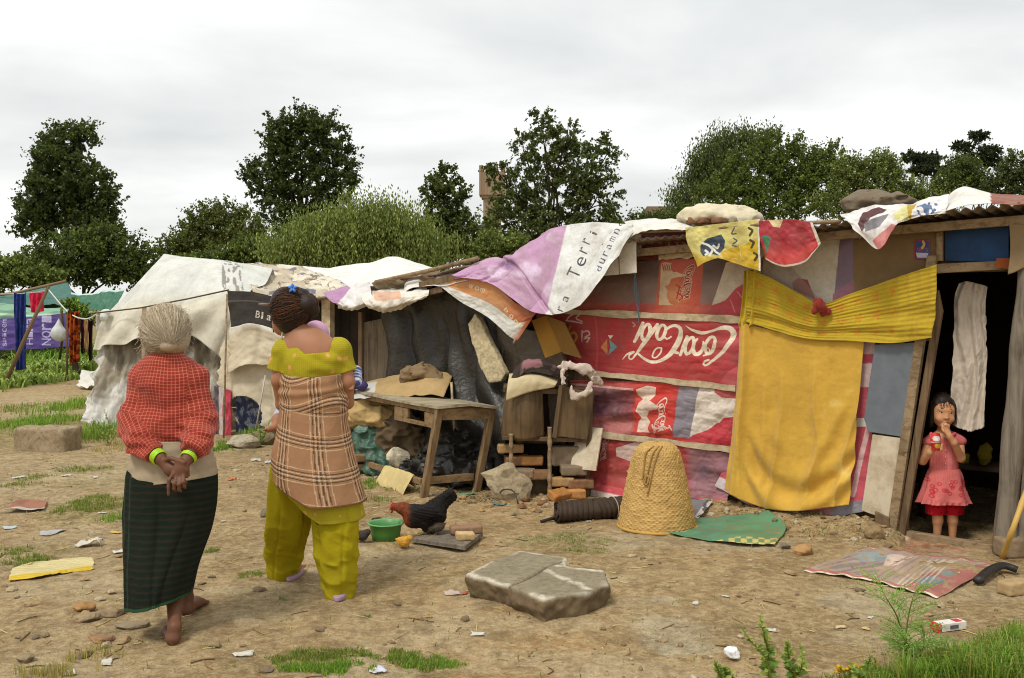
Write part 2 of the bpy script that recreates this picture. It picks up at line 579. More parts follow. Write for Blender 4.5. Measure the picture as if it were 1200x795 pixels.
def m_wood(name, base, dark, axis=2, rough=.75, scale=22):
 m = MT(name, rough, .25)
 sc = [scale] * 3; sc[axis] = scale * .08
 v = m.scaled(m.obj(), sc)
 f = m.noise(1, 6, v, .7, .6)
 c = m.ramp(f, [(.3, dark), (.52, base), (.75, A(*base) * 1.25)])
 st = m.ramp(m.noise(6, 5), [(.5, 0), (.8, .6)])
 m.col(m.mix(st, c, A(*dark) * .7))
 m.bump(f, .35, .004)
 return m.m
# ================================================================== sky, light
world = bpy.data.worlds.new('World'); scene.world = world; world.use_nodes = True
SUN_EL, SUN_AZ = math.radians(58), math.radians(215)     # azimuth clockwise from +Y: behind the camera, to the left
def make_world():
 nt = world.node_tree; nt.nodes.clear()
 out = nt.nodes.new('ShaderNodeOutputWorld'); bg = nt.nodes.new('ShaderNodeBackground')
 sky = nt.nodes.new('ShaderNodeTexSky'); sky.sky_type = 'NISHITA'; sky.sun_disc = False
 sky.sun_elevation = SUN_EL; sky.sun_rotation = SUN_AZ; sky.dust_density = 3; sky.air_density = 1.2
 tc = nt.nodes.new('ShaderNodeTexCoord')
 sep = nt.nodes.new('ShaderNodeSeparateXYZ'); nt.links.new(tc.outputs['Generated'], sep.inputs[0])
 # clouds lie in a layer overhead: direction divided by its height
 zz = nt.nodes.new('ShaderNodeMath'); zz.operation = 'ADD'; nt.links.new(sep.outputs[2], zz.inputs[0]); zz.inputs[1].default_value = .22
 dv = nt.nodes.new('ShaderNodeVectorMath'); dv.operation = 'DIVIDE'
 cb = nt.nodes.new('ShaderNodeCombineXYZ')
 for i in (0, 1): nt.links.new(sep.outputs[i], cb.inputs[i])
 nt.links.new(cb.outputs[0], dv.inputs[0])
 c3 = nt.nodes.new('ShaderNodeCombineXYZ')
 for i in (0, 1, 2): nt.links.new(zz.outputs[0], c3.inputs[i])
 nt.links.new(c3.outputs[0], dv.inputs[1])
 mp = nt.nodes.new('ShaderNodeMapping'); nt.links.new(dv.outputs[0], mp.inputs[0])
 mp.inputs['Scale'].default_value = (.8, 1.05, 1); mp.inputs['Location'].default_value = (3.1, 1.7, 0)
 no = nt.nodes.new('ShaderNodeTexNoise'); no.inputs['Scale'].default_value = 1.3; no.inputs['Detail'].default_value = 7
 no.inputs['Roughness'].default_value = .52; no.inputs['Distortion'].default_value = .25
 nt.links.new(mp.outputs[0], no.inputs['Vector'])
 rp = nt.nodes.new('ShaderNodeValToRGB'); nt.links.new(no.outputs['Fac'], rp.inputs[0])
 e = rp.color_ramp.elements
 e[0].position = .28; e[0].color = (5.3, 5.45, 5.4, 1)
 e[1].position = .62; e[1].color = (7.8, 7.85, 7.75, 1)
 k = e.new(.46); k.color = (6.5, 6.6, 6.5, 1)
 mx = nt.nodes.new('ShaderNodeMix'); mx.data_type = 'RGBA'
 mx.inputs[0].default_value = .94
 nt.links.new(sky.outputs[0], mx.inputs[6]); nt.links.new(rp.outputs[0], mx.inputs[7])
 nt.links.new(mx.outputs[2], bg.inputs[0]); bg.inputs[1].default_value = .1
 nt.links.new(bg.outputs[0], out.inputs[0])
make_world()
sd = bpy.data.lights.new('sun', 'SUN'); so = bpy.data.objects.new('sun', sd); COL.objects.link(so)
sd.energy = 1.5; sd.angle = math.radians(12); sd.color = (1, .95, .86)
dirv = Vector((math.sin(SUN_AZ) * math.cos(SUN_EL), math.cos(SUN_AZ) * math.cos(SUN_EL), math.sin(SUN_EL)))
so.rotation_euler = (-dirv).to_track_quat('-Z', 'Y').to_euler(); so.location = dirv * 60
scene.view_settings.view_transform = 'Standard'; scene.view_settings.look = 'None'
scene.view_settings.exposure = 0.48; scene.view_settings.gamma = 1.0; scene.view_settings.use_curve_mapping = False
scene.cycles.max_bounces = 6; scene.cycles.diffuse_bounces = 3; scene.cycles.glossy_bounces = 2; scene.cycles.transparent_max_bounces = 6
scene.cycles.use_denoising = True; scene.cycles.pixel_filter_type = 'BLACKMAN_HARRIS'; scene.cycles.filter_width = 1.05

# ================================================================== ground
GRASS = []   # (centre xy, half sizes, density/m2, height)
def axis(a, b, step, lo, hi, grow=1.25):
 r = list(np.arange(a, b + 1e-6, step)); s = step
 while r[-1] < hi: s *= grow; r.append(r[-1] + s)
 s = step; l = [a]
 while l[-1] > lo: s *= grow; l.append(l[-1] - s)
 return np.array(l[:0:-1] + r)

def make_ground():
 xs = axis(-3.4, 4.6, .026, -900, 900); ys = axis(3.6, 11.5, .03, -300, 1600)
 X, Y = np.meshgrid(xs, ys)
 Z = gh(X, Y)
 P = np.stack([X, Y, Z], -1)
 # colour areas that belong to the ground itself: worn cement screed, grey rubble soil on the left, red-brown soil
 px = CX + X / np.maximum(Y, .5) * F; py = HY + CH / np.maximum(Y, .5) * F
 gray = np.zeros_like(X)
 def blob(cx, cy, rx, ry, amt, sd):
  c = G(cx, cy); hx = rx / F * c[1]; hy = ry * c[1] ** 2 / (CH * F)
  q = np.hypot((X - c[0]) / hx, (Y - c[1]) / hy) + .55 * fbm(X * 5, Y * 5, 0, sd, 4)
  return amt * (1 - sstep(.86, 1.0, q))
 for b in ((795, 742, 52, 22, 1.0, 31), (1040, 712, 70, 18, .9, 32), (780, 705, 22, 7, .8, 43), (700, 632, 75, 16, .55, 34), (480, 655, 70, 12, .3, 35),
   (985, 748, 52, 6, .9, 36), (820, 632, 110, 13, .7, 37), (120, 640, 140, 40, .35, 38), (60, 560, 120, 50, .3, 39)):
  gray = np.maximum(gray, blob(*b))
 left = sstep(-.2, -1.6, X) * .4
 n = fbm(X * .8, Y * .8, 0, 41, 3)
 tan = srgb(180, 154, 112); red = srgb(182, 147, 100); gry = srgb(182, 172, 146); grl = srgb(168, 151, 120)
 w = np.clip(.5 + n, 0, 1)[..., None]
 C = tan * (1 - w) + red * w
 C = C * (1 - left[..., None]) + grl * left[..., None]
 C = C * (1 - gray[..., None]) + gry * gray[..., None]
 pk = blob(1088, 641, 36, 8, .7, 61)[..., None]; C = C * (1 - pk) + srgb(206, 110, 100) * pk
 for gx, gy, grx, gry, am in ((420, 776, 135, 20, .8), (505, 780, 55, 14, .8), (110, 594, 70, 16, .7), (660, 636, 66, 14, .5), (30, 500, 80, 22, .8), (110, 500, 60, 26, .7), (30, 650, 50, 14, .6), (280, 520, 50, 14, .6), (140, 560, 60, 14, .5), (1140, 800, 140, 50, .9)):
  gb = blob(gx, gy, grx, gry, am, int(gx))[..., None]; C = C * (1 - gb) + srgb(118, 116, 60) * gb
 dmp = (sstep(.05, .45, fbm(X * .9 + 3, Y * 1.5, 0, 71, 4)) * .7)[..., None]; C = C * (1 - dmp) + srgb(140, 116, 78) * dmp
 lt = (sstep(.1, .5, fbm(X * 1.6, Y * 2.4, 0, 75, 4)) * .6)[..., None]; C = C * (1 - lt) + srgb(202, 186, 152) * lt
 far = sstep(20, 26, Y)[..., None]
 C = C * (1 - far) + srgb(92, 104, 48) * far
 mb = MB(); mb.add(P.reshape(-1, 3), gridfaces(len(ys), len(xs))[:, ::-1], C.reshape(-1, 3))
 m = MT('packed_dirt', .95, .12)
 v = m.pos()
 n1 = m.noise(2.2, 7, v, .65); n2 = m.noise(24, 6, v, .7); n3 = m.noise(110, 3, v)
 c = m.mix(m.ramp(n1, [(.35, 0), (.7, .75)]), m.attr(), srgb(140, 114, 74))
 c = m.mix(m.ramp(n2, [(.42, 0), (.62, .55)]), c, srgb(216, 194, 152))
 c = m.mix(m.ramp(m.noise(9, 6, v, .7), [(.48, 0), (.70, .7)]), c, srgb(112, 90, 58))
 c = m.mix(m.ramp(n3, [(.54, 0), (.74, .6)]), c, srgb(98, 80, 54))
 c = m.mix(m.ramp(m.noise(190, 2, v), [(.58, 0), (.72, .4)]), c, srgb(206, 188, 152))
 c = m.mix(m.ramp(m.noise(4.5, 7, v, .72, 1.2), [(.52, 0), (.62, .4)]), c, srgb(120, 104, 76))
 c = m.mix(m.ramp(m.vor(34, v), [(.0, .5), (.12, 0)]), c, srgb(205, 190, 160))
 m.col(c)
 m.bump(n2, .8, .04); m.bump(n3, .6, .010); m.bump(m.vor(26, v), .35, .014)
 o = mb.build('ground', m.m); tag(o, kind='structure')
make_ground()

# ================================================================== grass, gravel, straw (nobody could count them)
def blades(mb, xy, h, w, rng, cols, lean=.5, stiff=1.0):
 n = len(xy)
 z = gh(xy[:, 0], xy[:, 1]) - .004
 az = rng.uniform(0, 2 * math.pi, n); fa = az + rng.normal(0, .6, n) + math.pi / 2
 H = h * rng.uniform(.45, 1.15, n); Wd = w * rng.uniform(.6, 1.3, n)
 ln = lean * rng.uniform(.1, 1.0, n) * H
 base = np.stack([xy[:, 0], xy[:, 1], z], 1)
 side = np.stack([np.cos(fa), np.sin(fa), 0 * fa], 1) * Wd[:, None] / 2
 ld = np.stack([np.cos(az), np.sin(az), 0 * az], 1)
 up = A(0, 0, 1)
 p1 = base + up * (H * .5)[:, None] + ld * (ln * .25)[:, None]
 p2 = base + up * (H * .85)[:, None] + ld * (ln * .65)[:, None]
 p3 = base + up * (H * (1.0 - .25 * lean))[:, None] + ld * ln[:, None]
 V = np.stack([base - side, base + side, p1 - side * .8, p1 + side * .8, p2 - side * .5, p2 + side * .5, p3], 1).reshape(-1, 3)
 k = (np.arange(n) * 7)[:, None]
 q = np.concatenate([k + A(0, 1, 3, 2).astype(int), k + A(2, 3, 5, 4).astype(int)])
 t = (k + A(4, 5, 6).astype(int))
 ci = rng.integers(0, len(cols), n); C = np.array(cols)[ci] * rng.uniform(.75, 1.25, (n, 1))
 mb.add(V, q.tolist() + t.tolist(), np.repeat(C, 7, 0))

def m_leaf(name, rough=.6, trans=.25):
 m = MT(name, rough, .25)
 c = m.attr()
 m.col(c)
 t = m.n('ShaderNodeBsdfTranslucent'); m.put(t.inputs[0], m.mix(.5, c, (.30, .42, .06)))
 mx = m.n('ShaderNodeMixShader'); mx.inputs[0].default_value = trans
 m.nt.links.new(m.b.outputs[0], mx.inputs[1]); m.nt.links.new(t.outputs[0], mx.inputs[2])
 m.nt.links.new(mx.outputs[0], m.nt.nodes['Material Output'].inputs[0])
 return m.m
M_LEAF = m_leaf('leaf_green'); M_GRASS = m_leaf('grass_blade', .55, .35)
GREENS = [srgb(104, 126, 46), srgb(124, 146, 58), srgb(92, 112, 44), srgb(148, 156, 76), srgb(164, 154, 88)]
FRESH = [srgb(124, 164, 50), srgb(104, 146, 42), srgb(146, 180, 66), srgb(96, 132, 46), srgb(160, 178, 84)]
DRY = [srgb(190, 170, 100), srgb(170, 150, 84), srgb(150, 140, 70)]

def grass_patch(mb, cx, cy, rx, ry, n, h, w, cols, lean=.6, seed=0):
 rng = np.random.default_rng(seed)
 c = G(cx, cy)
 hx = rx / F * c[1]; y0 = CH * F / (cy + ry - HY); y1 = CH * F / max(cy - ry - HY, 8); hy = (y1 - y0) / 2; yc = (y0 + y1) / 2
 # clumped: accept where noise is high
 u = rng.uniform(-1, 1, (n * 4, 2))
 X = c[0] + u[:, 0] * hx; Y = yc + u[:, 1] * hy
 sc = 1.2 / max(hx, .12)
 q = fbm(X * 3.2 * sc, Y * 3.2 * sc, 0, seed + 50, 3) - .9 * np.hypot(u[:, 0], u[:, 1]) ** 2 + .35
 ok = q > rng.uniform(-.15, .35, len(q))
 blades(mb, np.stack([X, Y], 1)[ok][:n], h, w, rng, cols, lean)

def make_grass():
 mb = MB()
 P0_ = [(110, 592, 62, 13, 1700, .06, .006, GREENS), (20, 568, 40, 12, 700, .05, .006, GREENS), (150, 606, 40, 7, 600, .06, .006, FRESH),
  (95, 552, 40, 8, 500, .06, .006, GREENS), (25, 500, 60, 14, 1600, .16, .012, FRESH), (100, 515, 40, 12, 700, .14, .01, GREENS),
  (130, 505, 34, 16, 900, .25, .013, FRESH), (100, 475, 26, 18, 900, .26, .016, FRESH), (30, 480, 50, 8, 500, .12, .012, GREENS),
  (245, 646, 18, 5, 300, .04, .005, GREENS), (290, 676, 22, 6, 350, .04, .005, GREENS), (660, 634, 62, 12, 900, .028, .005, GREENS),
  (690, 648, 45, 7, 400, .028, .005, GREENS), (430, 570, 18, 8, 350, .07, .007, FRESH), (440, 588, 30, 5, 200, .05, .006, GREENS),
  (262, 524, 26, 6, 700, .10, .010, FRESH), (300, 512, 22, 8, 700, .17, .012, FRESH), (310, 500, 18, 8, 500, .2, .012, FRESH),
  (470, 575, 40, 6, 250, .05, .006, GREENS), (420, 775, 125, 16, 5200, .038, .0045, GREENS), (505, 778, 50, 10, 1700, .04, .0045, FRESH),
  (370, 790, 70, 10, 2000, .045, .0045, FRESH), (330, 705, 14, 4, 120, .03, .004, GREENS), (430, 728, 8, 3, 90, .03, .004, GREENS),
  (40, 655, 30, 8, 500, .06, .006, GREENS), (15, 645, 26, 8, 350, .05, .006, GREENS), (965, 622, 36, 10, 170, .04, .006, GREENS),
  (60, 790, 60, 10, 300, .09, .004, DRY), (110, 770, 40, 10, 160, .09, .004, DRY), (140, 525, 50, 10, 500, .08, .007, DRY),
  (870, 625, 30, 6, 90, .03, .006, GREENS), (600, 700, 20, 12, 160, .04, .006, GREENS), (560, 690, 18, 10, 160, .05, .006, GREENS)]
 P = [(x, y, rx, ry, n, h * .62, w * .8, c) for x, y, rx, ry, n, h, w, c in P0_]
 for i, p in enumerate(P): grass_patch(mb, *p, seed=100 + i)
 rng = np.random.default_rng(77)
 n = 1300                                              # thin scattered blades over the dirt
 Y = 4.1 * np.exp(rng.uniform(0, 1.0, n)); X = rng.uniform(-.52, .45, n) * Y
 blades(mb, np.stack([X, Y], 1), .03, .004, rng, GREENS + DRY, .9)
 tag(mb.build('grass', M_GRASS, smooth=False), 'short green grass growing in thin patches on the dirt yard', 'grass', kind='stuff')
 mb = MB()
 for i, p in enumerate([(1125, 800, 120, 22, 5200, .13, .0055, FRESH), (1178, 782, 46, 22, 2600, .14, .0055, FRESH + GREENS),
      (1060, 803, 80, 12, 2200, .09, .005, FRESH + GREENS), (1000, 800, 60, 6, 700, .06, .005, GREENS), (1160, 815, 110, 16, 3500, .2, .006, FRESH + GREENS), (1110, 790, 100, 20, 500, .15, .004, DRY),
      (1205, 762, 24, 16, 800, .12, .0055, FRESH)]):
  grass_patch(mb, *p, seed=300 + i)
 tag(mb.build('tall_grass', M_GRASS, smooth=False), 'tall bright green grass clump in the near right corner', 'grass', kind='stuff')
 mb = MB()
 W_ = [srgb(134, 156, 66), srgb(150, 170, 80), srgb(112, 134, 56), srgb(164, 176, 96), srgb(96, 118, 50)]
 for i, p in enumerate([(20, 440, 80, 14, 1500, .30, .10, W_), (85, 436, 45, 10, 900, .34, .10, W_), (50, 425, 90, 10, 1800, .42, .12, W_), (24, 452, 40, 10, 500, .22, .07, W_), (110, 420, 40, 9, 600, .45, .12, W_),
      (10, 418, 60, 8, 900, .6, .14, W_), (60, 432, 70, 12, 900, .5, .03, FRESH)]):
  grass_patch(mb, *p[:8], lean=1.3, seed=340 + i)
 tag(mb.build('weed_field', M_LEAF, smooth=False), 'band of knee high green weeds in front of the far shelter', 'weeds', kind='stuff')
make_grass()

ICO = None
def ico(sub=1):
 bm = bmesh.new(); bmesh.ops.create_icosphere(bm, subdivisions=sub, radius=1)
 v = np.array([q.co[:] for q in bm.verts]); f = [tuple(x.index for x in q.verts) for q in bm.faces]; bm.free()
 return v, f
ICO1, ICO2, ICO3 = ico(1), ico(2), ico(3)

M_STONE = None
def make_gravel():
 mb = MB(); rng = np.random.default_rng(11)
 cols = [srgb(176, 152, 114), srgb(200, 180, 142), srgb(150, 126, 92), srgb(186, 156, 110), srgb(214, 200, 170), srgb(128, 110, 84)]
 n = 4600
 Y = 4.05 * np.exp(rng.uniform(0, 1.05, n)); X = rng.uniform(-.55, .55, n) * Y
 r = .003 * np.exp(rng.exponential(.5, n)); r = np.clip(r, .0025, .018)
 v, f = ICO1; f = np.array(f)
 keep = fbm(X * 1.1, Y * 1.1, 0, 60, 3) > rng.uniform(-.5, .35, n)
 X, Y, r = X[keep], Y[keep], r[keep]
 def strew(u0, u1, o0, o1, k):                        # crumbled earth at the foot of the walls
  u = rng.uniform(u0, u1, k); o = o0 + (o1 - o0) * rng.uniform(0, 1, k) ** 1.6; p = WO[:2] + np.outer(u, WD[:2]) + np.outer(o, WN[:2]); return p[:, 0], p[:, 1], np.clip(.005 * np.exp(rng.exponential(.6, k)), .004, .03)
 for q in (strew(-.1, 1.7, .08, .6, 620), strew(2.0, 4.2, .35, 1.0, 520), strew(3.9, 6, .5, 1.2, 260)): X, Y, r = np.append(X, q[0]), np.append(Y, q[1]), np.append(r, q[2])
 n = len(X)
 sc = rng.uniform(.6, 1.4, (n, 1, 3)) * A(1, 1, .6) * r[:, None, None]
 jit = 1 + rng.uniform(-.25, .25, (n, len(v), 1))
 P = v[None] * jit * sc + np.stack([X, Y, gh(X, Y) + r * .15], 1)[:, None]
 C = np.array(cols)[rng.integers(0, len(cols), n)]
 mb.add(P.reshape(-1, 3), (f[None] + (np.arange(n) * len(v))[:, None, None]).reshape(-1, 3), np.repeat(C, len(v), 0))
 m = MT('pebble_stone', .9, .15); m.col(m.mix(m.noise(60, 3), m.attr(), srgb(110, 95, 70)))
 tag(mb.build('gravel', m.m, smooth=False), 'small pebbles and crumbs of earth strewn over the yard', 'gravel', kind='stuff')
 mb = MB()
 for i in range(340):
  y = 4.1 * math.exp(rng.uniform(0, .85)); x = rng.uniform(-.52, .5) * y
  L = rng.uniform(.02, .11); a = rng.uniform(0, math.pi); b = a + rng.normal(0, .4)
  p0 = A(x, y, 0); p1 = p0 + A(math.cos(a), math.sin(a), 0) * L / 2; p2 = p1 + A(math.cos(b), math.sin(b), 0) * L / 2
  pts = np.array([p0, p1, p2]); pts[:, 2] = gh(pts[:, 0], pts[:, 1]) + .004
  c = [srgb(200, 175, 110), srgb(96, 74, 46), srgb(140, 112, 70), srgb(215, 195, 140)][rng.integers(0, 4)]
  mb.tube(crom(pts, 5), rng.uniform(.0012, .003), 4, c, cap=False)
 m = MT('straw', .8, .2); m.col(m.attr())
 tag(mb.build('straw', m.m), 'bits of straw and thin twigs scattered over the dirt', 'straw', kind='stuff')
make_gravel()
# ================================================================== materials of the huts
M_BOARD = m_wood('weathered_board', srgb(120, 98, 72), srgb(70, 54, 38), 2)
M_BEAMX = m_wood('weathered_beam', srgb(150, 128, 98), srgb(92, 72, 50), 0)
M_CREAM = m_wood('pale_batten', srgb(196, 178, 146), srgb(146, 124, 92), 0, .8, 14)
M_POST = m_wood('grey_trunk', srgb(128, 118, 104), srgb(84, 74, 62), 2, .85, 26)
M_DARKIN = m_plain('dark_brown', srgb(62, 46, 34), .95, .1, .5, 6)  # very dark brown for inner walls, floor, panel backs and windows
M_BLUEP = m_plain('blue_painted_board', srgb(26, 66, 112), .6, .3, .4, 5, .2, 40, .003, srgb(18, 44, 74))
M_GREYP = MT('grey_painted_board', .65, .3)
def _gp():
 m = M_GREYP
 f = m.ramp(m.noise(2.6, 5, rough=.7), [(.60, 0), (.66, 1)])
 g = m.mix(m.noise(14, 5), srgb(118, 124, 132), srgb(92, 97, 104))
 m.col(m.mix(f, g, srgb(148, 122, 86))); m.bump(m.noise(30, 4), .2, .004)
_gp(); M_GREYP = M_GREYP.m
M_WHITEP = MT('white_washed_board', .8, .2)
def _wp():
 m = M_WHITEP
 f = m.ramp(m.noise(5, 6, rough=.7), [(.45, 0), (.75, 1)])
 m.col(m.mix(f, srgb(205, 192, 168), srgb(150, 126, 92))); m.bump(m.noise(22, 5), .3, .005)
_wp(); M_WHITEP = M_WHITEP.m
M_TIN = MT('corrugated_tin', .55, .4)
def _tin():
 m = M_TIN
 f = m.ramp(m.noise(3, 6, rough=.7), [(.4, 0), (.65, 1)])
 m.col(m.mix(f, srgb(150, 140, 128), srgb(104, 66, 44))); m.b.inputs['Metallic'].default_value = .25
_tin(); M_TIN = M_TIN.m

def wprism(mb, poly, off, th, col=None):
 """polygon given in photo px, standing on the wall plane at off, th thick outward"""
 P0 = [W(x, y, off) for x, y in poly]
 P1 = [p + WN * th for p in P0]
 n = len(poly)
 mb.add(P0 + P1, [tuple(range(n)), tuple(range(2 * n - 1, n - 1, -1))] + [(i, i + n, (i + 1) % n + n, (i + 1) % n) for i in range(n)], col)
 return mb

def uo(p):
 u, o = wall_uo(p[0], p[1]); return float(u), float(o)

EAVE = [(-1.9, 2.21), (-.8, 2.19), (0, 2.15), (.7, 2.10), (1.6, 2.09), (2.5, 2.06), (3.3, 1.96), (4.4, 1.83), (5.6, 1.66), (6.4, 1.60)]
def eave(u): return float(np.interp(u, [e[0] for e in EAVE], [e[1] for e in EAVE]))

shack = thing('shack', WP(.8, 0, 0), 'long patchwork shack with an open doorway under a corrugated roof, at the right', 'shack')
hut = thing('shack', WP(4.3, 0, 0), 'low dark hut of black plastic and planks, left end of the patchwork shack', 'shack')

def boards(u0, u1, z0, z1f, off, parent, mat, seed=0, name='wall', w=.14):
 mb = MB(); rng = np.random.default_rng(seed); u = u0
 while u < u1:
  ww = min(w * rng.uniform(.8, 1.3), u1 - u)
  uc = u + ww / 2; z1 = z1f(uc)
  mb.box(WP(uc, off + rng.uniform(-.006, .006), (z0 + z1) / 2), (ww - .005, .022, z1 - z0), np.stack([WD, WN, A(0, 0, 1)], 1))
  u += ww
 return mb.build(name, mat, parent, smooth=False)

def make_shack():
 boards(-.08, 2.75, -.1, lambda u: eave(u) - .07, -.035, shack, M_BOARD, 1)
 boards(-2.0, -.80, -.1, lambda u: eave(u) - .07, -.035, shack, M_BOARD, 2)
 boards(-.80, -.08, 1.78, lambda u: eave(u) - .07, -.035, shack, M_BOARD, 3)
 # inside: back wall, side walls, dark brown
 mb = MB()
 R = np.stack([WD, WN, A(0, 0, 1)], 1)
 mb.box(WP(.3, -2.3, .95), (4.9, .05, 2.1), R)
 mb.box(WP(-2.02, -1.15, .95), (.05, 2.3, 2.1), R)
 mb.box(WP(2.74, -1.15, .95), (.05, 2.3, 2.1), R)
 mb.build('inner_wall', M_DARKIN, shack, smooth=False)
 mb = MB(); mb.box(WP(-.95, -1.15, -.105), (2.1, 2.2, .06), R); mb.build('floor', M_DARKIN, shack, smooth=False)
 # corrugated roof
 us = np.arange(-1.95, 2.85, .0095); os_ = np.array([.30, .25, 0, -.8, -1.6, -2.4])
 P = np.array([[WP(u, o, eave(u) + .03 * (o - .3) + .012 * math.sin(2 * math.pi * u / .076) - .008) for u in us] for o in os_])
 mb = MB(); mb.add(P.reshape(-1, 3), gridfaces(len(os_), len(us)))
 mb.build('roof', M_TIN, shack, solid=.004)
 mb = MB()
 for o in (.12, -.9, -1.9):
  mb.beam(WP(-1.95, o, eave(-1.9) - .075), WP(.2, o, eave(.2) - .075), .05, .06); mb.beam(WP(.2, o, eave(.2) - .078), WP(2.8, o, eave(2.8) - .078), .05, .06)
 mb.build('rafter', M_BEAMX, shack, smooth=False, bevel=.005)
 mb = MB(); mb.tube([W(835, 268, .31), W(900, 263, .31), W(985, 260, .31)], .014, 8); mb.build('roof_pole', M_BEAMX, shack)
 mb = MB(); mb.tube([W(682, 296, .3), W(745, 272, .3), W(812, 270, .3)], .010, 8); mb.build('roof_pole', M_BEAMX, shack)
 # battens that hold the printed sheets
 for a, b, h, o in (((655, 365), (872, 375), .055, .035), ((690, 437), (862, 455), .045, .045), ((700, 509), (856, 527), .05, .045),
     ((772, 302), (816, 299), .04, .035)):
  mb = MB(); pa, pb = W(*a, o), W(*b, o)
  pts = [pa + (pb - pa) * t for t in np.linspace(0, 1, 14)]; r = np.random.default_rng(int(a[0]))
  up, dn = [], []
  for i, p in enumerate(pts):
   k = h * (.6 + .4 * min(1, i / 3)) if a[0] == 655 else h
   up.append(p + A(0, 0, k * .5 + r.normal(0, .004))); dn.append(p - A(0, 0, k * .5 + r.normal(0, .004)))
  n = len(pts)
  V = up + dn + [p + WN * .004 for p in up + dn]
  f = []
  for i in range(n - 1):
   f += [(2 * n + i, 3 * n + i, 3 * n + i + 1, 2 * n + i + 1), (i, 2 * n + i, 2 * n + i + 1, i + 1), (3 * n + i, n + i, n + i + 1, 3 * n + i + 1)]
  f += [(0, n, 3 * n, 2 * n), (n - 1, 3 * n - 1, 4 * n - 1, 2 * n - 1)]
  mb.add(V, f); mb.build('batten', M_CREAM, shack, smooth=False)
 mb = MB(); wprism(mb, [(744, 275), (752, 275), (752, 300), (744, 300)], .02, .02); mb.build('batten', M_CREAM, shack, smooth=False)
 # boards beside the door
 mb = MB(); wprism(mb, [(1026, 404), (1078, 401), (1064, 513), (1018, 506), (1013, 490)], .075, .014)
 o = mb.build('wall_panel', M_GREYP, shack, smooth=False, bevel=.003); o['label'] = 'grey painted board with a worn patch'
 mb = MB(); wprism(mb, [(1023, 509), (1062, 514), (1047, 612), (1010, 598)], .068, .012)
 o = mb.build('wall_panel', M_WHITEP, shack, smooth=False, bevel=.003); o['label'] = 'dirty whitewashed board'
 mb = MB(); wprism(mb, [(1028, 598), (1045, 606), (1044, 622), (1027, 618)], .05, .05); mb.build('wall_footing', M_BOARD, shack, smooth=False, bevel=.004)
 # leaning door frame
 fr = MB()
 wprism(fr, [(1041, 626), (1052, 627), (1100, 300), (1089, 300)], .03, .06)
 f1 = fr.build('door_frame', M_BEAMX, shack, smooth=False, bevel=.004)
 fr = MB(); wprism(fr, [(1053, 628), (1062, 629), (1106, 365), (1101, 340)], .0, .05); fr.build('door_jamb', M_BOARD, f1, smooth=False, bevel=.003)
 fr = MB(); wprism(fr, [(1096, 310), (1197, 305), (1197, 315), (1096, 321)], .01, .05); fr.build('lintel', M_BEAMX, f1, smooth=False, bevel=.004)
 mb = MB(); wprism(mb, [(1046, 618), (1170, 638), (1170, 664), (1046, 642)], -.035, .06); mb.build('threshold', M_BEAMX, shack, smooth=False, bevel=.004)
 mb = MB(); wprism(mb, [(1108, 258), (1183, 262), (1183, 308), (1108, 306)], .0, .02); mb.build('transom_panel', M_BLUEP, shack, smooth=False, bevel=.003)
 mb = MB(); wprism(mb, [(1099, 262), (1106, 262), (1106, 306), (1099, 306)], .01, .035); mb.build('transom_frame', M_BEAMX, shack, smooth=False)
 mb = MB(); wprism(mb, [(1168, 303), (1184, 303), (1184, 314), (1168, 314)], .066, .01); mb.build('patch_board', m_plain('orange_board', srgb(160, 84, 44)), shack, smooth=False)
 # grey trunk post at the right side of the door
 mb = MB(); pts = [W(1176, 655, .06), W(1180, 600, .06), W(1187, 520, .06), W(1196, 420, .06), W(1206, 320, .06), W(1212, 255, .06)]
 mb.tube(crom(pts, 14), .066 + .006 * np.sin(np.arange(14) * 1.7), 12); mb.build('door_post', M_POST, shack)
 mb = MB(); wprism(mb, [(1192, 655), (1222, 662), (1240, 420), (1208, 420)], .0, .03); mb.build('wall_panel', M_POST, shack, smooth=False)
make_shack()

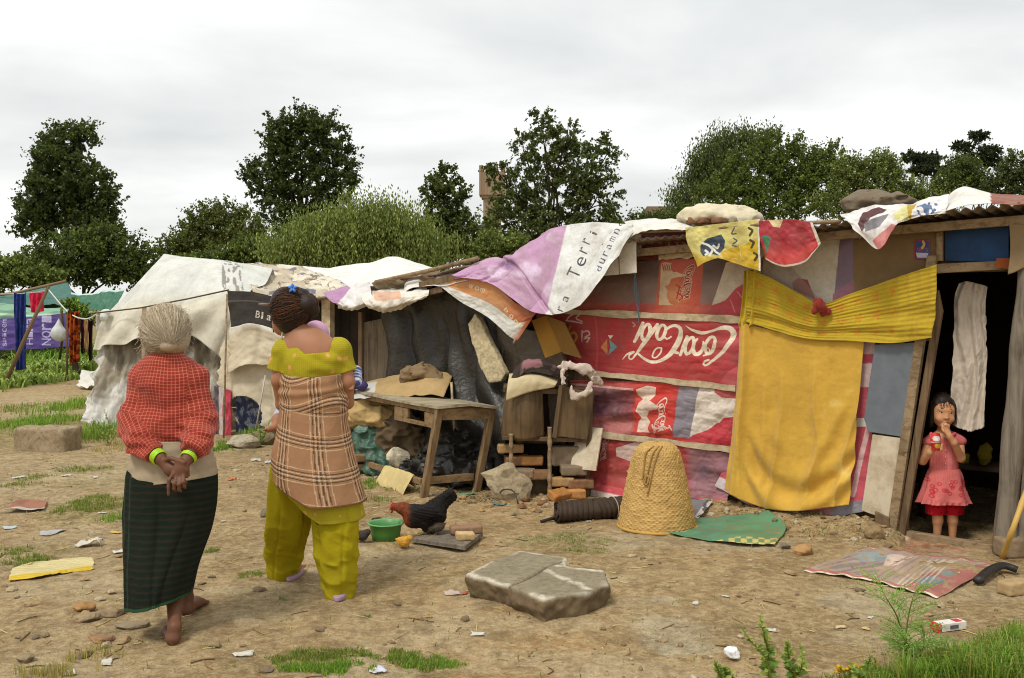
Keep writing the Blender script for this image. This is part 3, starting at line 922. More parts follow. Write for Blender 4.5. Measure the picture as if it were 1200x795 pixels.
def make_hut():
 M_PLANKD = m_wood('old_plank', srgb(112, 98, 80), srgb(66, 54, 42), 2)
 boards(2.8, 6.2, -.1, lambda u: eave(u) - .09, -.03, hut, m_plain('black_boarding', srgb(58, 50, 42), .9, .1, .5, 5), 5)
 # plank door, seen at the back of the dark porch on the left
 mb = MB(); wprism(mb, [(428, 378), (456, 372), (456, 560), (428, 550)], .03, .02); d = mb.build('door', M_PLANKD, hut, smooth=False, bevel=.003)
 mb = MB(); wprism(mb, [(427, 462), (457, 462), (457, 470), (427, 470)], .052, .015); mb.build('door_rail', M_PLANKD, d, smooth=False)
 mb = MB(); wprism(mb, [(424, 366), (428, 366), (428, 560), (424, 560)], .03, .05); mb.build('post', M_BOARD, hut, smooth=False)
 mb = MB(); wprism(mb, [(382, 352), (392, 350), (392, 530), (383, 530)], .1, .06); mb.build('post', M_CREAM, hut, smooth=False)
 us = np.linspace(2.75, 6.4, 60); os_ = np.array([.28, 0, -.8, -1.8])
 P = np.array([[WP(u, o, eave(u) - .02 + .03 * (o - .3) + .01 * math.sin(u * 9 + o)) for u in us] for o in os_])
 mb = MB(); mb.add(P.reshape(-1, 3), gridfaces(len(os_), len(us))); mb.build('roof', M_TIN, hut, solid=.02)
 mb = MB(); mb.tube(crom([W(440, 331, .34), W(500, 318, .34), W(560, 303, .34)], 8), .02, 8); mb.build('roof_pole', M_BEAMX, hut)
 mb = MB(); mb.beam(W(493, 334, .33), W(542, 324, .33), .05, .05); mb.build('roof_pole', M_BOARD, hut, smooth=False)
 mb = MB(); mb.beam(W(495, 345, .31), W(520, 339, .31), .05, .05); mb.build('roof_pole', M_BOARD, hut, smooth=False)
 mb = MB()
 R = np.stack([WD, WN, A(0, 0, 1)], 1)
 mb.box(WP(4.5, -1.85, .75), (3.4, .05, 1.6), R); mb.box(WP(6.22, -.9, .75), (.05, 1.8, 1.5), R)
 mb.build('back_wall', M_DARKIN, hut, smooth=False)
make_hut()
# ================================================================== printed sheets and cloths on the huts
M_VINYL = m_print('printed_vinyl', .5, .35, .5, .3, srgb(120, 92, 74))
M_VINYLW = m_print('white_tarp_vinyl', .5, .35, .5, .35, srgb(140, 128, 106))
M_COTTON = m_print('yellow_cotton', .85, .15, .35, .3, srgb(150, 112, 44), .2)
M_COTTON2 = m_print('dyed_cotton', .9, .12, .2, .2, (.1, .07, .05), .15)
M_BLACKP = m_print('black_polythene', .38, .4, .3, .6, srgb(86, 78, 64))

Z = lambda x0, y0, k: (lambda pts: [(x0 + x / k, y0 + y / k) for x, y in pts])

def EL(cx, cy, a, b, t0=0.0, t1=6.2832):
 """slanted oval of the script"""
 return [(cx - .316 * a * math.cos(q) + .95 * b * math.sin(q), cy + .95 * a * math.cos(q) + .316 * b * math.sin(q)) for q in np.linspace(t0, t1, 13)]
LOGO = [  # brush strokes of the flowing script, in its own square
 ([(742, 192), (790, 222), (860, 242), (930, 228), (1000, 206), (1052, 210), (1078, 240), (1066, 290), (1030, 345), (985, 395), (930, 440), (885, 470), (866, 462)], [2, 8, 12, 8, 8, 14, 18, 18, 15, 12, 10, 8, 5]),
 ([(866, 462), (880, 442), (905, 432)], [5, 7, 7]),
 (EL(915, 330, 62, 32), [10, 12, 12, 10, 10, 12, 12, 10]), ([(868, 402), (900, 390), (912, 362), (897, 347), (882, 365)], [5, 5, 5, 4, 3]),
 (EL(830, 334, 60, 34, 3.9, 8.6), [7, 9, 12, 13, 12, 9, 5]), (EL(768, 332, 60, 26), [9, 11, 12, 9, 9, 12]), ([(748, 270), (727, 330), (702, 396)], [11, 13, 10]), ([(656, 376), (682, 383)], [9, 9]),
 ([(640, 268), (612, 285), (587, 262), (602, 220), (645, 192), (690, 198), (708, 235), (690, 300), (655, 360), (610, 410), (555, 440), (500, 446), (450, 425), (410, 392)], [5, 6, 8, 9, 10, 14, 17, 17, 15, 12, 10, 10, 9, 6]),
 ([(572, 350), (545, 347), (517, 370), (506, 408), (530, 416), (560, 386), (572, 350)], [5] * 7),
 (EL(568, 238, 53, 27), [9, 11, 12, 9, 9, 12, 11, 9]),
 ([(542, 183), (505, 235), (450, 310), (400, 380), (365, 425), (342, 420), (347, 396), (376, 376), (332, 390), (298, 428)], [10, 13, 13, 13, 10, 6, 5, 6, 6, 2]),
 (EL(462, 236, 56, 25), [9, 11, 12, 9, 9, 12]), ([(440, 174), (414, 236), (382, 302)], [11, 13, 10])]
def logo(px, py, p0, U, V, grow=0.0):
 """script lettering with its left end at p0, U = its length, V = its height vector (photo px)"""
 det = U[0] * V[1] - U[1] * V[0]
 dx, dy = px - p0[0], py - p0[1]
 u = (dx * V[1] - dy * V[0]) / det; v = (dy * U[0] - dx * U[1]) / det
 zx = 1085 - u * 785; zy = 180 + v * 290
 m = np.zeros(px.shape, bool)
 for c, w in LOGO: m |= stroke(zx, zy, c, [q + grow for q in w], n=30)
 return m

def blend(c, m, col, k=1.0):
 m = np.asarray(m, float)[..., None] * k
 return c * (1 - m) + np.asarray(col) * m

def on_wall(rows, off): return [[W(p[0], p[1], p[2] if len(p) > 2 else off) for p in r] for r in rows]

WHITE, CREAM = srgb(236, 234, 226), srgb(222, 208, 180)
RED = srgb(178, 50, 54)

# ---- red sheet with the big upside-down script
def p_red(s, t, px, py):
 c = np.ones(px.shape + (3,)) * RED
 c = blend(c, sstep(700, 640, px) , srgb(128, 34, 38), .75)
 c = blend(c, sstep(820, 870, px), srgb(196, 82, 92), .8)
 c = c * (1 + .12 * fbm(px * .04, py * .08, 0, 21, 3))[..., None]
 c = blend(c, (np.abs(px - 697 - 3 * np.sin((py - 370) / 25)) < 1.2), srgb(206, 84, 84), .5)
 z = Z(680, 350, 6)
 m = np.zeros(px.shape, bool); zx, zy = (px - 680) * 6, (py - 350) * 6
 for k, w in LOGO: m |= stroke(zx, zy, k, [q * 1.08 for q in w], n=40)
 c = blend(c, m, srgb(238, 224, 200))
 c = blend(c, inpoly(zx, zy, [(143, 342), (190, 283), (190, 397)]), srgb(222, 138, 84))
 c = blend(c, inpoly(zx, zy, [(258, 340), (205, 290), (212, 345), (196, 397)]), srgb(110, 170, 176))
 c = blend(c, inpoly(zx, zy, [(192, 258), (231, 260), (210, 286)]), srgb(236, 220, 196))
 yl, wh = srgb(206, 150, 40), srgb(222, 190, 176)
 for k, w in ([(656, 380), (660, 379), (663, 384), (661, 391), (657, 390)], 1.0), ([(668, 383), (663, 398), (669, 401)], 1.3), ([(668, 392), (673, 390), (676, 395), (672, 402)], 1.3), ([(655, 381), (657, 388), (662, 394), (664, 385)], 1.2):
  c = blend(c, stroke(px, py, k, w), yl)
 for k in ([(664, 365), (670, 364), (672, 368), (667, 371), (664, 375)], [(674, 366), (680, 368), (675, 373), (682, 377)], [(663, 376), (672, 377), (682, 379)], [(682, 388), (682, 400)],
   [(682, 390), (688, 388), (691, 392), (686, 395)], [(685, 397), (691, 396), (688, 401)]):
  c = blend(c, stroke(px, py, k, .8), wh)
 c = blend(c, stroke(px, py, [(741, 378), (744, 381), (742, 383)], .8), wh, .7)
 return c
def wr_taut(s, t):
 return .012 * crumple(s * 5 + t, t * 2.2 - s, 0, 3, 3) * sstep(.35, .9, s) + .007 * fbm(s * 3 + t * 2, t * 7, 0, 4, 3) + .006 * np.sin(t * 19 + 3 * np.sin(s * 5)) * sstep(.75, 1, s) + .004 * fbm(s * 22, t * 4, 0, 8, 2)
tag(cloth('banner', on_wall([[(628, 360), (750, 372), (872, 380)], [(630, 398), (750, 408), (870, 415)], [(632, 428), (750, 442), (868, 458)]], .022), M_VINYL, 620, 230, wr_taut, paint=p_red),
 'red banner nailed upside down with big white script lettering, middle of the shack wall', 'banner', 'printed banners on the shack wall')

# ---- upper sheet: grey with a red box, bottle shape and upright script
SIL = Z(750, 290, 8.57)([(212, 165), (240, 150), (318, 158), (330, 248), (362, 246), (400, 262), (455, 280), (440, 292), (360, 302), (312, 318), (290, 372), (248, 396), (276, 430), (268, 480), (276, 525), (300, 562), (338, 580), (188, 580), (205, 300)])
def p_upper(s, t, px, py):
 g = np.ones(px.shape + (3,)) * srgb(136, 112, 104)
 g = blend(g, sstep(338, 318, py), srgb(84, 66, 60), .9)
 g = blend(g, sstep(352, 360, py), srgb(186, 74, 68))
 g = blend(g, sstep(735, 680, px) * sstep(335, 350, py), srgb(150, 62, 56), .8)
 box = inpoly(px, py, [(774, 300), (826, 296), (818, 375), (766, 375)])
 g = blend(g, box, srgb(196, 78, 58))
 g = blend(g, box * np.exp(-((px - 790) / 14) ** 2 - ((py - 345) / 14) ** 2), srgb(216, 150, 96), .9)
 g = blend(g, inpoly(px, py, SIL), srgb(214, 186, 148))
 m = logo(px, py, (815, 312), (-9.5, 44), (-12, -3)); g = blend(g, logo(px, py, (815, 312), (-9.5, 44), (-12, -3), 12), srgb(224, 190, 160), .9); g = blend(g, m, srgb(130, 40, 34))
 for k in ([(796, 336), (793, 350)], [(792, 334), (797, 337)], [(793, 343), (800, 348), (796, 352)]): g = blend(g, stroke(px, py, k, .8), srgb(190, 40, 30))
 for i in range(5): g = blend(g, stroke(px, py, [(776 + i * 2.6, 310 + i % 2), (778 + i * 2.4, 317)], .7), srgb(170, 60, 46))
 wd = inpoly(px, py, [(851, 308), (892, 300), (892, 332), (868, 338), (852, 352), (834, 358)])
 g = blend(g, wd, srgb(212, 194, 172))
 rd = inpoly(px, py, [(834, 359), (850, 352), (862, 338), (876, 330), (895, 332), (895, 380), (830, 380)])
 g = blend(g, rd, srgb(192, 62, 74))
 for k in ([(864, 342), (870, 350), (875, 360)], [(856, 352), (861, 366)]): g = blend(g, stroke(px, py, k, .7), srgb(222, 150, 150), .7)
 return g
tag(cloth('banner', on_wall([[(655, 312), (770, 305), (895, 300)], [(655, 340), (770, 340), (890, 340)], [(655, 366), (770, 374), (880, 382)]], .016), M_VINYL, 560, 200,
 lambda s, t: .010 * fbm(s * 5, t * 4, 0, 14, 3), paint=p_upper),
 'grey and red banner with a pale bottle shape, above the upside down script banner', 'banner', 'printed banners on the shack wall')

# ---- dark red remnant high under the roof
def p_dark(s, t, px, py):
 c = np.ones(px.shape + (3,)) * srgb(112, 34, 30)
 for k in ([(780, 280), (784, 286), (780, 292)], [(788, 282), (794, 286), (790, 292), (796, 295)], [(800, 284), (806, 290)], [(784, 296), (800, 299)]): c = blend(c, stroke(px, py, k, .9), srgb(190, 120, 96))
 return c
tag(cloth('banner', on_wall([[(745, 272), (790, 270), (825, 268)], [(745, 305), (790, 306), (825, 306)]], .010), M_VINYL, 120, 60, paint=p_dark),
 'dark red banner remnant tucked up under the roof edge, above the bottle shape banner', 'banner', 'printed banners on the shack wall')

# ---- third sheet, wrinkled
SIL2 = Z(690, 430, 4.18)([(236, 110), (290, 92), (330, 100), (322, 140), (300, 165), (322, 180), (345, 196), (330, 210), (296, 214), (280, 245), (298, 270), (288, 300), (300, 322), (238, 320), (240, 270), (256, 250), (232, 215), (244, 175), (262, 160), (236, 140)])
def p_third(s, t, px, py):
 yy = py - (px - 690) * .085
 c = np.ones(px.shape + (3,)) * srgb(192, 62, 62)
 c = blend(c, sstep(447, 455, yy) * sstep(770, 720, px), srgb(84, 68, 84), .85)
 c = blend(c, sstep(482, 492, yy) * sstep(760, 730, px), srgb(200, 120, 116), .8)
 c = blend(c, (np.abs(yy - 452) < 1.3) & (px < 790), srgb(226, 180, 170), .8)
 c = blend(c, inpoly(px, py, [(744, 448), (792, 450), (786, 515), (742, 508)]), srgb(204, 60, 52))
 c = blend(c, inpoly(px, py, SIL2), srgb(232, 208, 190))
 c = blend(c, logo(px, py, (783, 467), (-7, 44), (-12, -2)), srgb(236, 214, 200))
 for i in range(9): c = blend(c, stroke(px, py, [(764 + i * 2.6, 498 + (i * 7) % 5), (767 + i * 2.6, 504 - (i * 5) % 4)], .8), srgb(236, 190, 180))
 c = blend(c, inpoly(px, py, [(796, 452), (820, 455), (812, 515), (788, 512)]), srgb(138, 132, 142))
 c = blend(c, inpoly(px, py, [(820, 452), (864, 455), (864, 494), (840, 496), (824, 508), (808, 512)]), srgb(224, 212, 198))
 c = blend(c, inpoly(px, py, [(836, 450), (866, 452), (866, 468), (846, 466), (838, 460)]), srgb(188, 78, 80))
 c = blend(c, inpoly(px, py, [(800, 520), (812, 510), (836, 502), (848, 490), (866, 488), (866, 530)]), srgb(196, 52, 68))
 return c
def wr_third(s, t):
 return .016 * np.sin((t * 15 + s * 9) + 2 * fbm(s * 3, t * 3, 0, 31, 2)) * (1 - sstep(.3, .85, s)) + .010 * fbm(s * 6 + t * 4, t * 6 - s * 5, 0, 33, 3) + .006 * np.sin(s * 26 + t * 16) * sstep(.6, .9, s)
tag(cloth('banner', on_wall([[(668, 446), (770, 448), (866, 458)], [(672, 475), (770, 480), (864, 492)], [(676, 506), (770, 516), (860, 530)]], .028), M_VINYL, 480, 190, wr_third, paint=p_third, cr=.008),
 'wrinkled banner with dark stripes and a white figure, between the two lowest pale battens', 'banner', 'printed banners on the shack wall')

# ---- lowest sheet
def p_low(s, t, px, py):
 c = np.ones(px.shape + (3,)) * srgb(170, 58, 60)
 q = inpoly(px, py, [(722, 525), (755, 515), (775, 530), (768, 545), (750, 548), (762, 560), (742, 566), (734, 552), (748, 545), (722, 535)])
 c = blend(c, q, srgb(224, 196, 186))
 c = blend(c, logo(px, py, (714, 514), (-6, 28), (-7, -1)), srgb(236, 214, 206))
 c = blend(c, sstep(800, 815, px), srgb(160, 112, 122)); c = blend(c, np.exp(-((px - 826) / 10) ** 2 - ((py - 552) / 10) ** 2), srgb(96, 76, 96), .9)
 c = blend(c, sstep(.74, .76, t), srgb(206, 84, 92)); c = blend(c, sstep(.84, .87, t), srgb(230, 216, 208))
 return c
tag(cloth('banner', on_wall([[(676, 508), (770, 518), (858, 532)], [(668, 545), (770, 560), (856, 572)], [(660, 578, .10), (770, 602, .12), (850, 598, .10)]], .024), M_VINYL, 340, 170,
 lambda s, t: .012 * fbm(s * 5, t * 6, 0, 41, 3) + .006 * np.sin(t * 20 + s * 6), paint=p_low, ragged=.012, cr=.008),
 'crumpled red and white banner at the foot of the wall behind the basket', 'banner', 'printed banners on the shack wall')

# ---- pink banner behind the yellow sheet
def p_pink(s, t, px, py):
 c = np.ones(px.shape + (3,)) * srgb(206, 86, 104)
 c = blend(c, (np.abs(py - 440) < 14) & (px > 990), srgb(224, 196, 196)); c = blend(c, (np.abs(py - 408) < 7) & (px > 990), srgb(226, 190, 190))
 c = blend(c, stroke(px, py, [(1018, 500), (1008, 540), (1000, 580)], 3), srgb(232, 190, 190))
 c = blend(c, (np.abs(py - 495) < 5) & (px > 980), srgb(226, 222, 216))
 c = blend(c, sstep(.90, .915, t) * sstep(.80, .15, s), srgb(218, 206, 210)); c = blend(c, sstep(.955, .97, t) * sstep(.2, .35, s) * sstep(.75, .6, s), srgb(214, 120, 140))
 c = blend(c, sstep(.90, .93, t) * sstep(.7, .85, s), srgb(146, 148, 158))
 c = blend(c, inpoly(px, py, [(886, 385), (950, 392), (945, 402), (900, 400)]), srgb(120, 40, 62)); c = blend(c, inpoly(px, py, [(930, 388), (1000, 380), (1000, 410), (938, 402)]), srgb(206, 200, 196))
 return c
tag(cloth('banner', on_wall([[(870, 380), (945, 392), (1026, 396)], [(862, 470), (945, 480), (1024, 480)], [(850, 540, .02), (935, 560, .02), (1018, 560, .02)], [(838, 570, .05), (925, 612, .07), (1012, 600, .05)]], .022), M_VINYL, 300, 300,
 lambda s, t: .010 * fbm(s * 5, t * 8, 0, 51, 3), paint=p_pink, cr=.005),
 'pink and white banner showing round the edges of the plain mustard sheet', 'banner', 'printed banners on the shack wall')

# ---- pale striped sheet right of the red script banner, behind the patterned shawl
def p_pale(s, t, px, py):
 c = np.ones(px.shape + (3,)) * srgb(204, 196, 178)
 c = blend(c, inpoly(px, py, [(985, 270), (1008, 270), (1002, 350), (976, 360)]), srgb(126, 108, 128))
 c = blend(c, inpoly(px, py, [(976, 345), (1003, 325), (1000, 360), (974, 362)]), srgb(158, 104, 124))
 c = blend(c, inpoly(px, py, [(928, 332), (935, 326), (946, 328), (956, 352), (930, 340)]), srgb(160, 56, 64))
 c = blend(c, inpoly(px, py, [(888, 300), (925, 310), (960, 350), (890, 360)]), srgb(160, 140, 126), .6)
 return c
tag(cloth('banner', on_wall([[(884, 282), (950, 280), (1010, 278)], [(880, 330), (950, 335), (1006, 330)], [(876, 392), (945, 396), (1004, 390)]], .014), M_VINYL, 260, 180, paint=p_pale),
 'pale banner with a purple stripe, under the roof edge left of the brown cardboard', 'banner', 'printed banners on the shack wall')
M_CARD = m_plain('brown_cardboard', srgb(134, 110, 78), .9, .1, .25, 4)
mb = MB(); wprism(mb, [(1000, 282), (1098, 266), (1098, 400), (1003, 400)], .012, .008)
tag(mb.build('cardboard_sheet', M_CARD, smooth=False), 'brown cardboard sheet on the wall left of the blue panel', 'cardboard')
def p_poster(s, t, px, py):
 c = np.ones(px.shape + (3,)) * srgb(46, 66, 128)
 c = blend(c, (np.minimum(np.minimum(s, 1 - s), np.minimum(t, 1 - t)) < .05), srgb(170, 40, 50))
 c = blend(c, stroke(s, t, [(.55, .1), (.62, .25), (.5, .42)], .07), srgb(214, 190, 90))
 for k in range(4): c = blend(c, text_mask(s, 1 - t, 'ARTS'[k], .14 + .19 * k, .40 - .0 * k, .15, .2), srgb(206, 70, 80))
 c = blend(c, inpoly(s, t, [(.1, .66), (.9, .66), (.8, .9), (.2, .9)]), srgb(206, 200, 214))
 return c
tag(cloth('poster', on_wall([[(1072, 281), (1090, 281)], [(1071, 304), (1090, 305)]], .026), M_VINYL, 60, 70, paint=p_poster, amp=.001), 'small blue poster with red border and white patch, on the brown cardboard', 'poster')

# ---- mustard sheet
def wr_mustard(s, t):
 q = .045 * (1 - np.abs(np.sin(s * 9 + 5 * t * (s - .5) + 1.5 * fbm(s * 2, t * 1.5, 0, 65, 2)))) ** 2 * sstep(.05, .5, t)
 left = np.exp(-((s - .05 - .03 * t) / .035) ** 2) * .05 + np.exp(-((s - .2 - .12 * t) / .03) ** 2) * .02 * sstep(.1, .5, t)
 u = t - .95 + .55 * (s - .6) ** 2 * 2
 drape = .034 * np.sin(u * 30) * np.exp(-(u / .16) ** 2) * sstep(.05, .25, s)
 diag = .030 * np.exp(-((s - .95 + .55 * (t - .3)) / .05) ** 2) * sstep(.3, .5, t) * sstep(1.0, .8, t)
 return .02 - q - left - drape - diag + .010 * fbm(s * 3, t * 4, 0, 61, 3) + .008 * np.sin(s * 40 + t * 4) * sstep(.3, 0, t) * sstep(.35, .05, s)
def p_must(s, t, px, py):
 n = fbm(s * 2.2, t * 2.5, 0, 66, 4)[..., None]
 c = srgb(208, 166, 68) * (1 + .14 * n)
 c = blend(c, sstep(.15, .5, fbm(s * 3, t * 4, 0, 67, 3)), srgb(184, 144, 58), .6)
 return blend(c, sstep(.45, .7, fbm(s * 5 + 3, t * 9, 0, 69, 3)), srgb(226, 200, 120), .6)
tag(cloth('hanging_sheet', on_wall([[(866, 378), (900, 386), (950, 396), (1012, 394)], [(864, 430), (905, 436), (950, 440), (1008, 440)], [(856, 510), (900, 518), (950, 522), (1002, 520)], [(847, 574, .15), (885, 593, .17), (930, 599, .17), (994, 592, .14)]], .11), M_COTTON, 150, 170, wr_mustard, paint=p_must),
 'plain mustard yellow cloth sheet hanging down the wall to the ground', 'cloth')

# ---- patterned yellow shawl tied across, with its gathered left end
def p_shawl(s, t, px, py):
 c = np.ones(px.shape + (3,)) * srgb(186, 160, 42)
 c = c * (1 + .12 * fbm(s * 6, t * 5, 0, 71, 3)[..., None])
 gx, gy = s * 11 - .3, t * 3.2 - .15
 fx, fy = gx - np.floor(gx) - .5, gy - np.floor(gy) - .5
 r = np.hypot(fx, fy * 1.1); a = np.arctan2(fy, fx)
 blob = (r < .34 * (.7 + .3 * np.cos(a * 5))) & (fbm(gx * 4, gy * 4, 0, 72, 3) > -.3) & (s < .80) & (t > .12) & (t < .86)
 c = blend(c, blob, srgb(196, 118, 40), .6)
 return c
def wr_shawl(s, t):
 pl = .0022 * fbm(s * 3, t * 40 + 8 * np.sin(s * 3.2), 0, 73, 2) + .002 * np.sin(t * 90 + 5 * np.sin(s * 3.2) - 12 * (s - .4) ** 2)
 return pl + .012 * np.sin(t * 17 - 16 * (s - .4) ** 2 + 1) * np.exp(-((t - .8) / .35) ** 2) + .006 * np.sin(s * 120) * sstep(.72, .85, s) + .008 * fbm(s * 5, t * 5, 0, 75, 3)
tag(cloth('shawl', on_wall([[(876, 316, .1), (905, 326), (940, 345), (964, 356), (1000, 344), (1050, 326, .13), (1099, 310, .14)], [(876, 350, .1), (905, 360), (940, 375), (964, 380), (1000, 376), (1050, 366, .11), (1099, 352, .14)],
      [(872, 376, .1), (905, 386), (940, 396), (964, 399), (1000, 400), (1050, 402, .11), (1094, 396, .14)]], .085), M_COTTON, 300, 150, lambda s, t: wr_shawl(s, t) - .03, paint=p_shawl),
 'yellow shawl with orange flower print, tied across the wall beside the door', 'shawl')
def p_tie(s, t, px, py): return np.ones(px.shape + (3,)) * srgb(190, 164, 40)
tag(cloth('hanging_cloth', on_wall([[(872, 318), (880, 316), (889, 318)], [(870, 350), (878, 350), (887, 352)], [(866, 382), (874, 385), (884, 380)]], .12), M_COTTON, 40, 60,
 lambda s, t: .02 * np.sin(s * 14) + .01 * np.sin(t * 25 + s * 6) * sstep(.7, 1, t), paint=p_tie), 'narrow bunched yellow cloth at the left end of the flower print shawl', 'cloth')
S = SDF(); rr = np.random.default_rng(5); c0 = W(963, 358, .17)
for i in range(14): S.ell(c0 + rr.normal(0, 1, 3) * A(.03, .02, .035), (.022, .02, .026), .012)
mb = MB(); v, f = S.mesh(.006); mb.add(v, f, srgb(140, 44, 34))
tag(top(mb.build('knotted_rag', M_COTTON2), c0), 'dark red knotted rag pinned at the middle of the yellow shawl', 'rag')

# ---- tarps over the roof edge
def p_tern(s, t, px, py):
 edge = 664 - (py - 262) * .24
 c = np.ones(px.shape + (3,)) * srgb(228, 230, 228)
 lil = sstep(edge + 1, edge - 1, px)
 c = blend(c, lil, srgb(196, 152, 190))
 c = blend(c, lil * sstep(.15, .5, fbm(px * .045, py * .05, 0, 81, 3)), srgb(222, 200, 226), .8)
 c = blend(c, lil * np.exp(-((px - 596) / 9) ** 2 - ((py - 309) / 6) ** 2), srgb(96, 70, 110), .8)
 X, Y = px, -py
 dk = srgb(46, 58, 62); a = math.radians(66)
 T = lambda ch, cx, cy, w, h: text_mask(X, Y, ch, cx, -cy, w, h, a)
 for ch, cx, cy, w, h in (('T', 677, 328, 11, 14), ('e', 684, 314, 11, 11), ('r', 687, 298, 6, 10), ('r', 690, 287, 6, 10), ('i', 698, 276, 3, 9), ('a', 665, 355, 7, 7), ('r', 659, 366, 5, 7)): c = blend(c, T(ch, cx, cy, w, h), dk)
 bl = srgb(34, 54, 96)
 for k, (ch, cx, cy) in enumerate((('d', 703, 319), ('u', 707, 310), ('r', 711, 301), ('a', 715, 293), ('m', 719, 284), ('n', 724, 275), ('q', 729, 266))): c = blend(c, text_mask(X, Y, ch, cx, -cy, 6, 6, a), bl)
 return c
def wr_tern(s, t): return .03 * np.exp(-((s - .36 - .25 * (t - .35)) / .012) ** 2) + .02 * np.exp(-((s - .27 + .2 * (t - .35)) / .012) ** 2) + .02 * (1 - np.abs(np.sin(s * 13 + t * 4))) ** 3 * t + .020 * fbm(s * 4, t * 3, 0, 82, 3) + .008 * fbm(s * 14, t * 5, 0, 83, 2) + .02 * np.exp(-((s - .30) / .03) ** 2 - ((t - .35) / .2) ** 2)
tag(cloth('tarpaulin', on_wall([[(530, 323, .36), (562, 306, .30), (598, 298, .28), (622, 284, .26), (650, 267, .26), (690, 261, .26), (742, 262, .27)],
       [(531, 324, .39), (566, 318, .37), (596, 318, .36), (625, 320, .37), (655, 312, .36), (695, 296, .34), (740, 268, .31)],
       [(532, 325, .40), (572, 331, .40), (600, 350, .41), (625, 366, .42), (662, 366, .42), (694, 340, .41), (742, 272, .35)]], .3), M_VINYLW, 420, 240, wr_tern, paint=p_tern, cr=.005),
 'lilac and white printed tarpaulin with dark lettering, draped over the roof edge', 'tarpaulin')
def p_whitep(s, t, px, py):
 c = np.ones(px.shape + (3,)) * srgb(224, 216, 200)
 return blend(c, np.abs(s - .55) < .012, srgb(110, 96, 80), .8)
tag(cloth('hanging_sheet', on_wall([[(696, 272), (745, 272)], [(702, 324), (746, 320)]], .24), M_VINYLW, 60, 50, paint=p_whitep, amp=.006), 'square cream sheet hanging below the lettered roof tarpaulin', 'cloth')
def p_orange(s, t, px, py):
 c = np.ones(px.shape + (3,)) * srgb(206, 140, 84)
 c = blend(c, sstep(575, 625, px), srgb(166, 76, 40))
 c = blend(c, sstep(.52, .56, t) * sstep(.97, .90, s), srgb(222, 222, 216)); c = blend(c, sstep(.12, .06, s), srgb(222, 222, 216))
 for ch, cx, cy, an in (('w', 549, 338, -8), ('o', 556, 340, -14), ('m', 562, 342, -18), ('b', 590, 364, -40), ('o', 596, 371, -46), ('o', 601, 377, -48), ('l', 606, 381, -52)): c = blend(c, text_mask(px, -py, ch, cx, -cy, 5, 5, math.radians(an)), srgb(236, 222, 190))
 return c
tag(cloth('tarpaulin', on_wall([[(513, 329), (548, 326), (574, 331), (606, 356), (629, 367)], [(513, 331), (544, 344), (576, 358), (604, 378), (622, 376)], [(514, 334), (540, 354), (572, 372), (600, 397), (607, 398)]], .345), M_VINYLW, 220, 110,
 lambda s, t: .015 * fbm(s * 5, t * 3, 0, 91, 3), paint=p_orange, cr=.005), 'orange tarpaulin with a white border, hanging to a point below the lilac tarpaulin', 'tarpaulin')
tag(top(MB().tube([W(604, 397, .35), W(603, 401, .35), W(602, 405, .35)], [.008, .014, .009], 8).build('tarp_weight', M_TIN), W(603, 401, .35)), 'tiny pebble tied to the hanging point of the orange tarpaulin', 'weight')

def p_small(s, t, px, py):
 c = np.ones(px.shape + (3,)) * srgb(226, 222, 222)
 c = blend(c, inpoly(px, py, [(378, 344), (402, 332), (410, 336), (392, 362), (376, 352)]), srgb(176, 128, 172))
 return c
tag(cloth('tarpaulin', on_wall([[(381, 346, .3), (405, 334, .28), (432, 329, .28)], [(386, 352, .40), (410, 348, .40), (434, 342, .38)], [(394, 357, .42), (414, 361, .44), (436, 352, .40)], [(396, 362, .30), (416, 364, .32), (436, 356, .3)]], .3), M_VINYLW, 80, 60, paint=p_small, amp=.025, cr=.01),
 'small white and lilac tarpaulin at the far left end of the hut roof', 'tarpaulin')
def p_roll(s, t, px, py):
 c = np.ones(px.shape + (3,)) * srgb(226, 220, 208)
 return blend(c, inpoly(px, py, [(438, 342), (468, 340), (470, 350), (455, 352), (438, 352)]), srgb(220, 164, 130), .8)
tag(cloth('tarpaulin', on_wall([[(426, 345, .28), (455, 336, .28), (500, 338, .28)], [(424, 350, .42), (455, 345, .44), (503, 342, .38)], [(428, 358, .46), (456, 361, .47), (500, 348, .40)], [(432, 362, .34), (458, 366, .34), (498, 350, .32)]], .3), M_VINYLW, 120, 60, paint=p_roll, amp=.03, cr=.012),
 'cream and orange crumpled tarpaulin rolled along the hut eave', 'tarpaulin')

tag(cloth('tarpaulin', on_wall([[(732, 262, .1), (760, 256, .06), (800, 256, .06), (812, 260, .06)], [(735, 266, .28), (762, 262, .28), (800, 262, .27), (812, 264, .27)], [(736, 280, .34), (756, 270, .36), (790, 268, .35), (806, 268, .33)]], .3), M_VINYLW, 60, 40, amp=.012, cr=.01, paint=lambda s, t, px, py: np.ones(px.shape + (3,)) * srgb(226, 224, 216)), 'small white tarpaulin flap on the roof edge right of the lettered tarpaulin', 'tarpaulin')
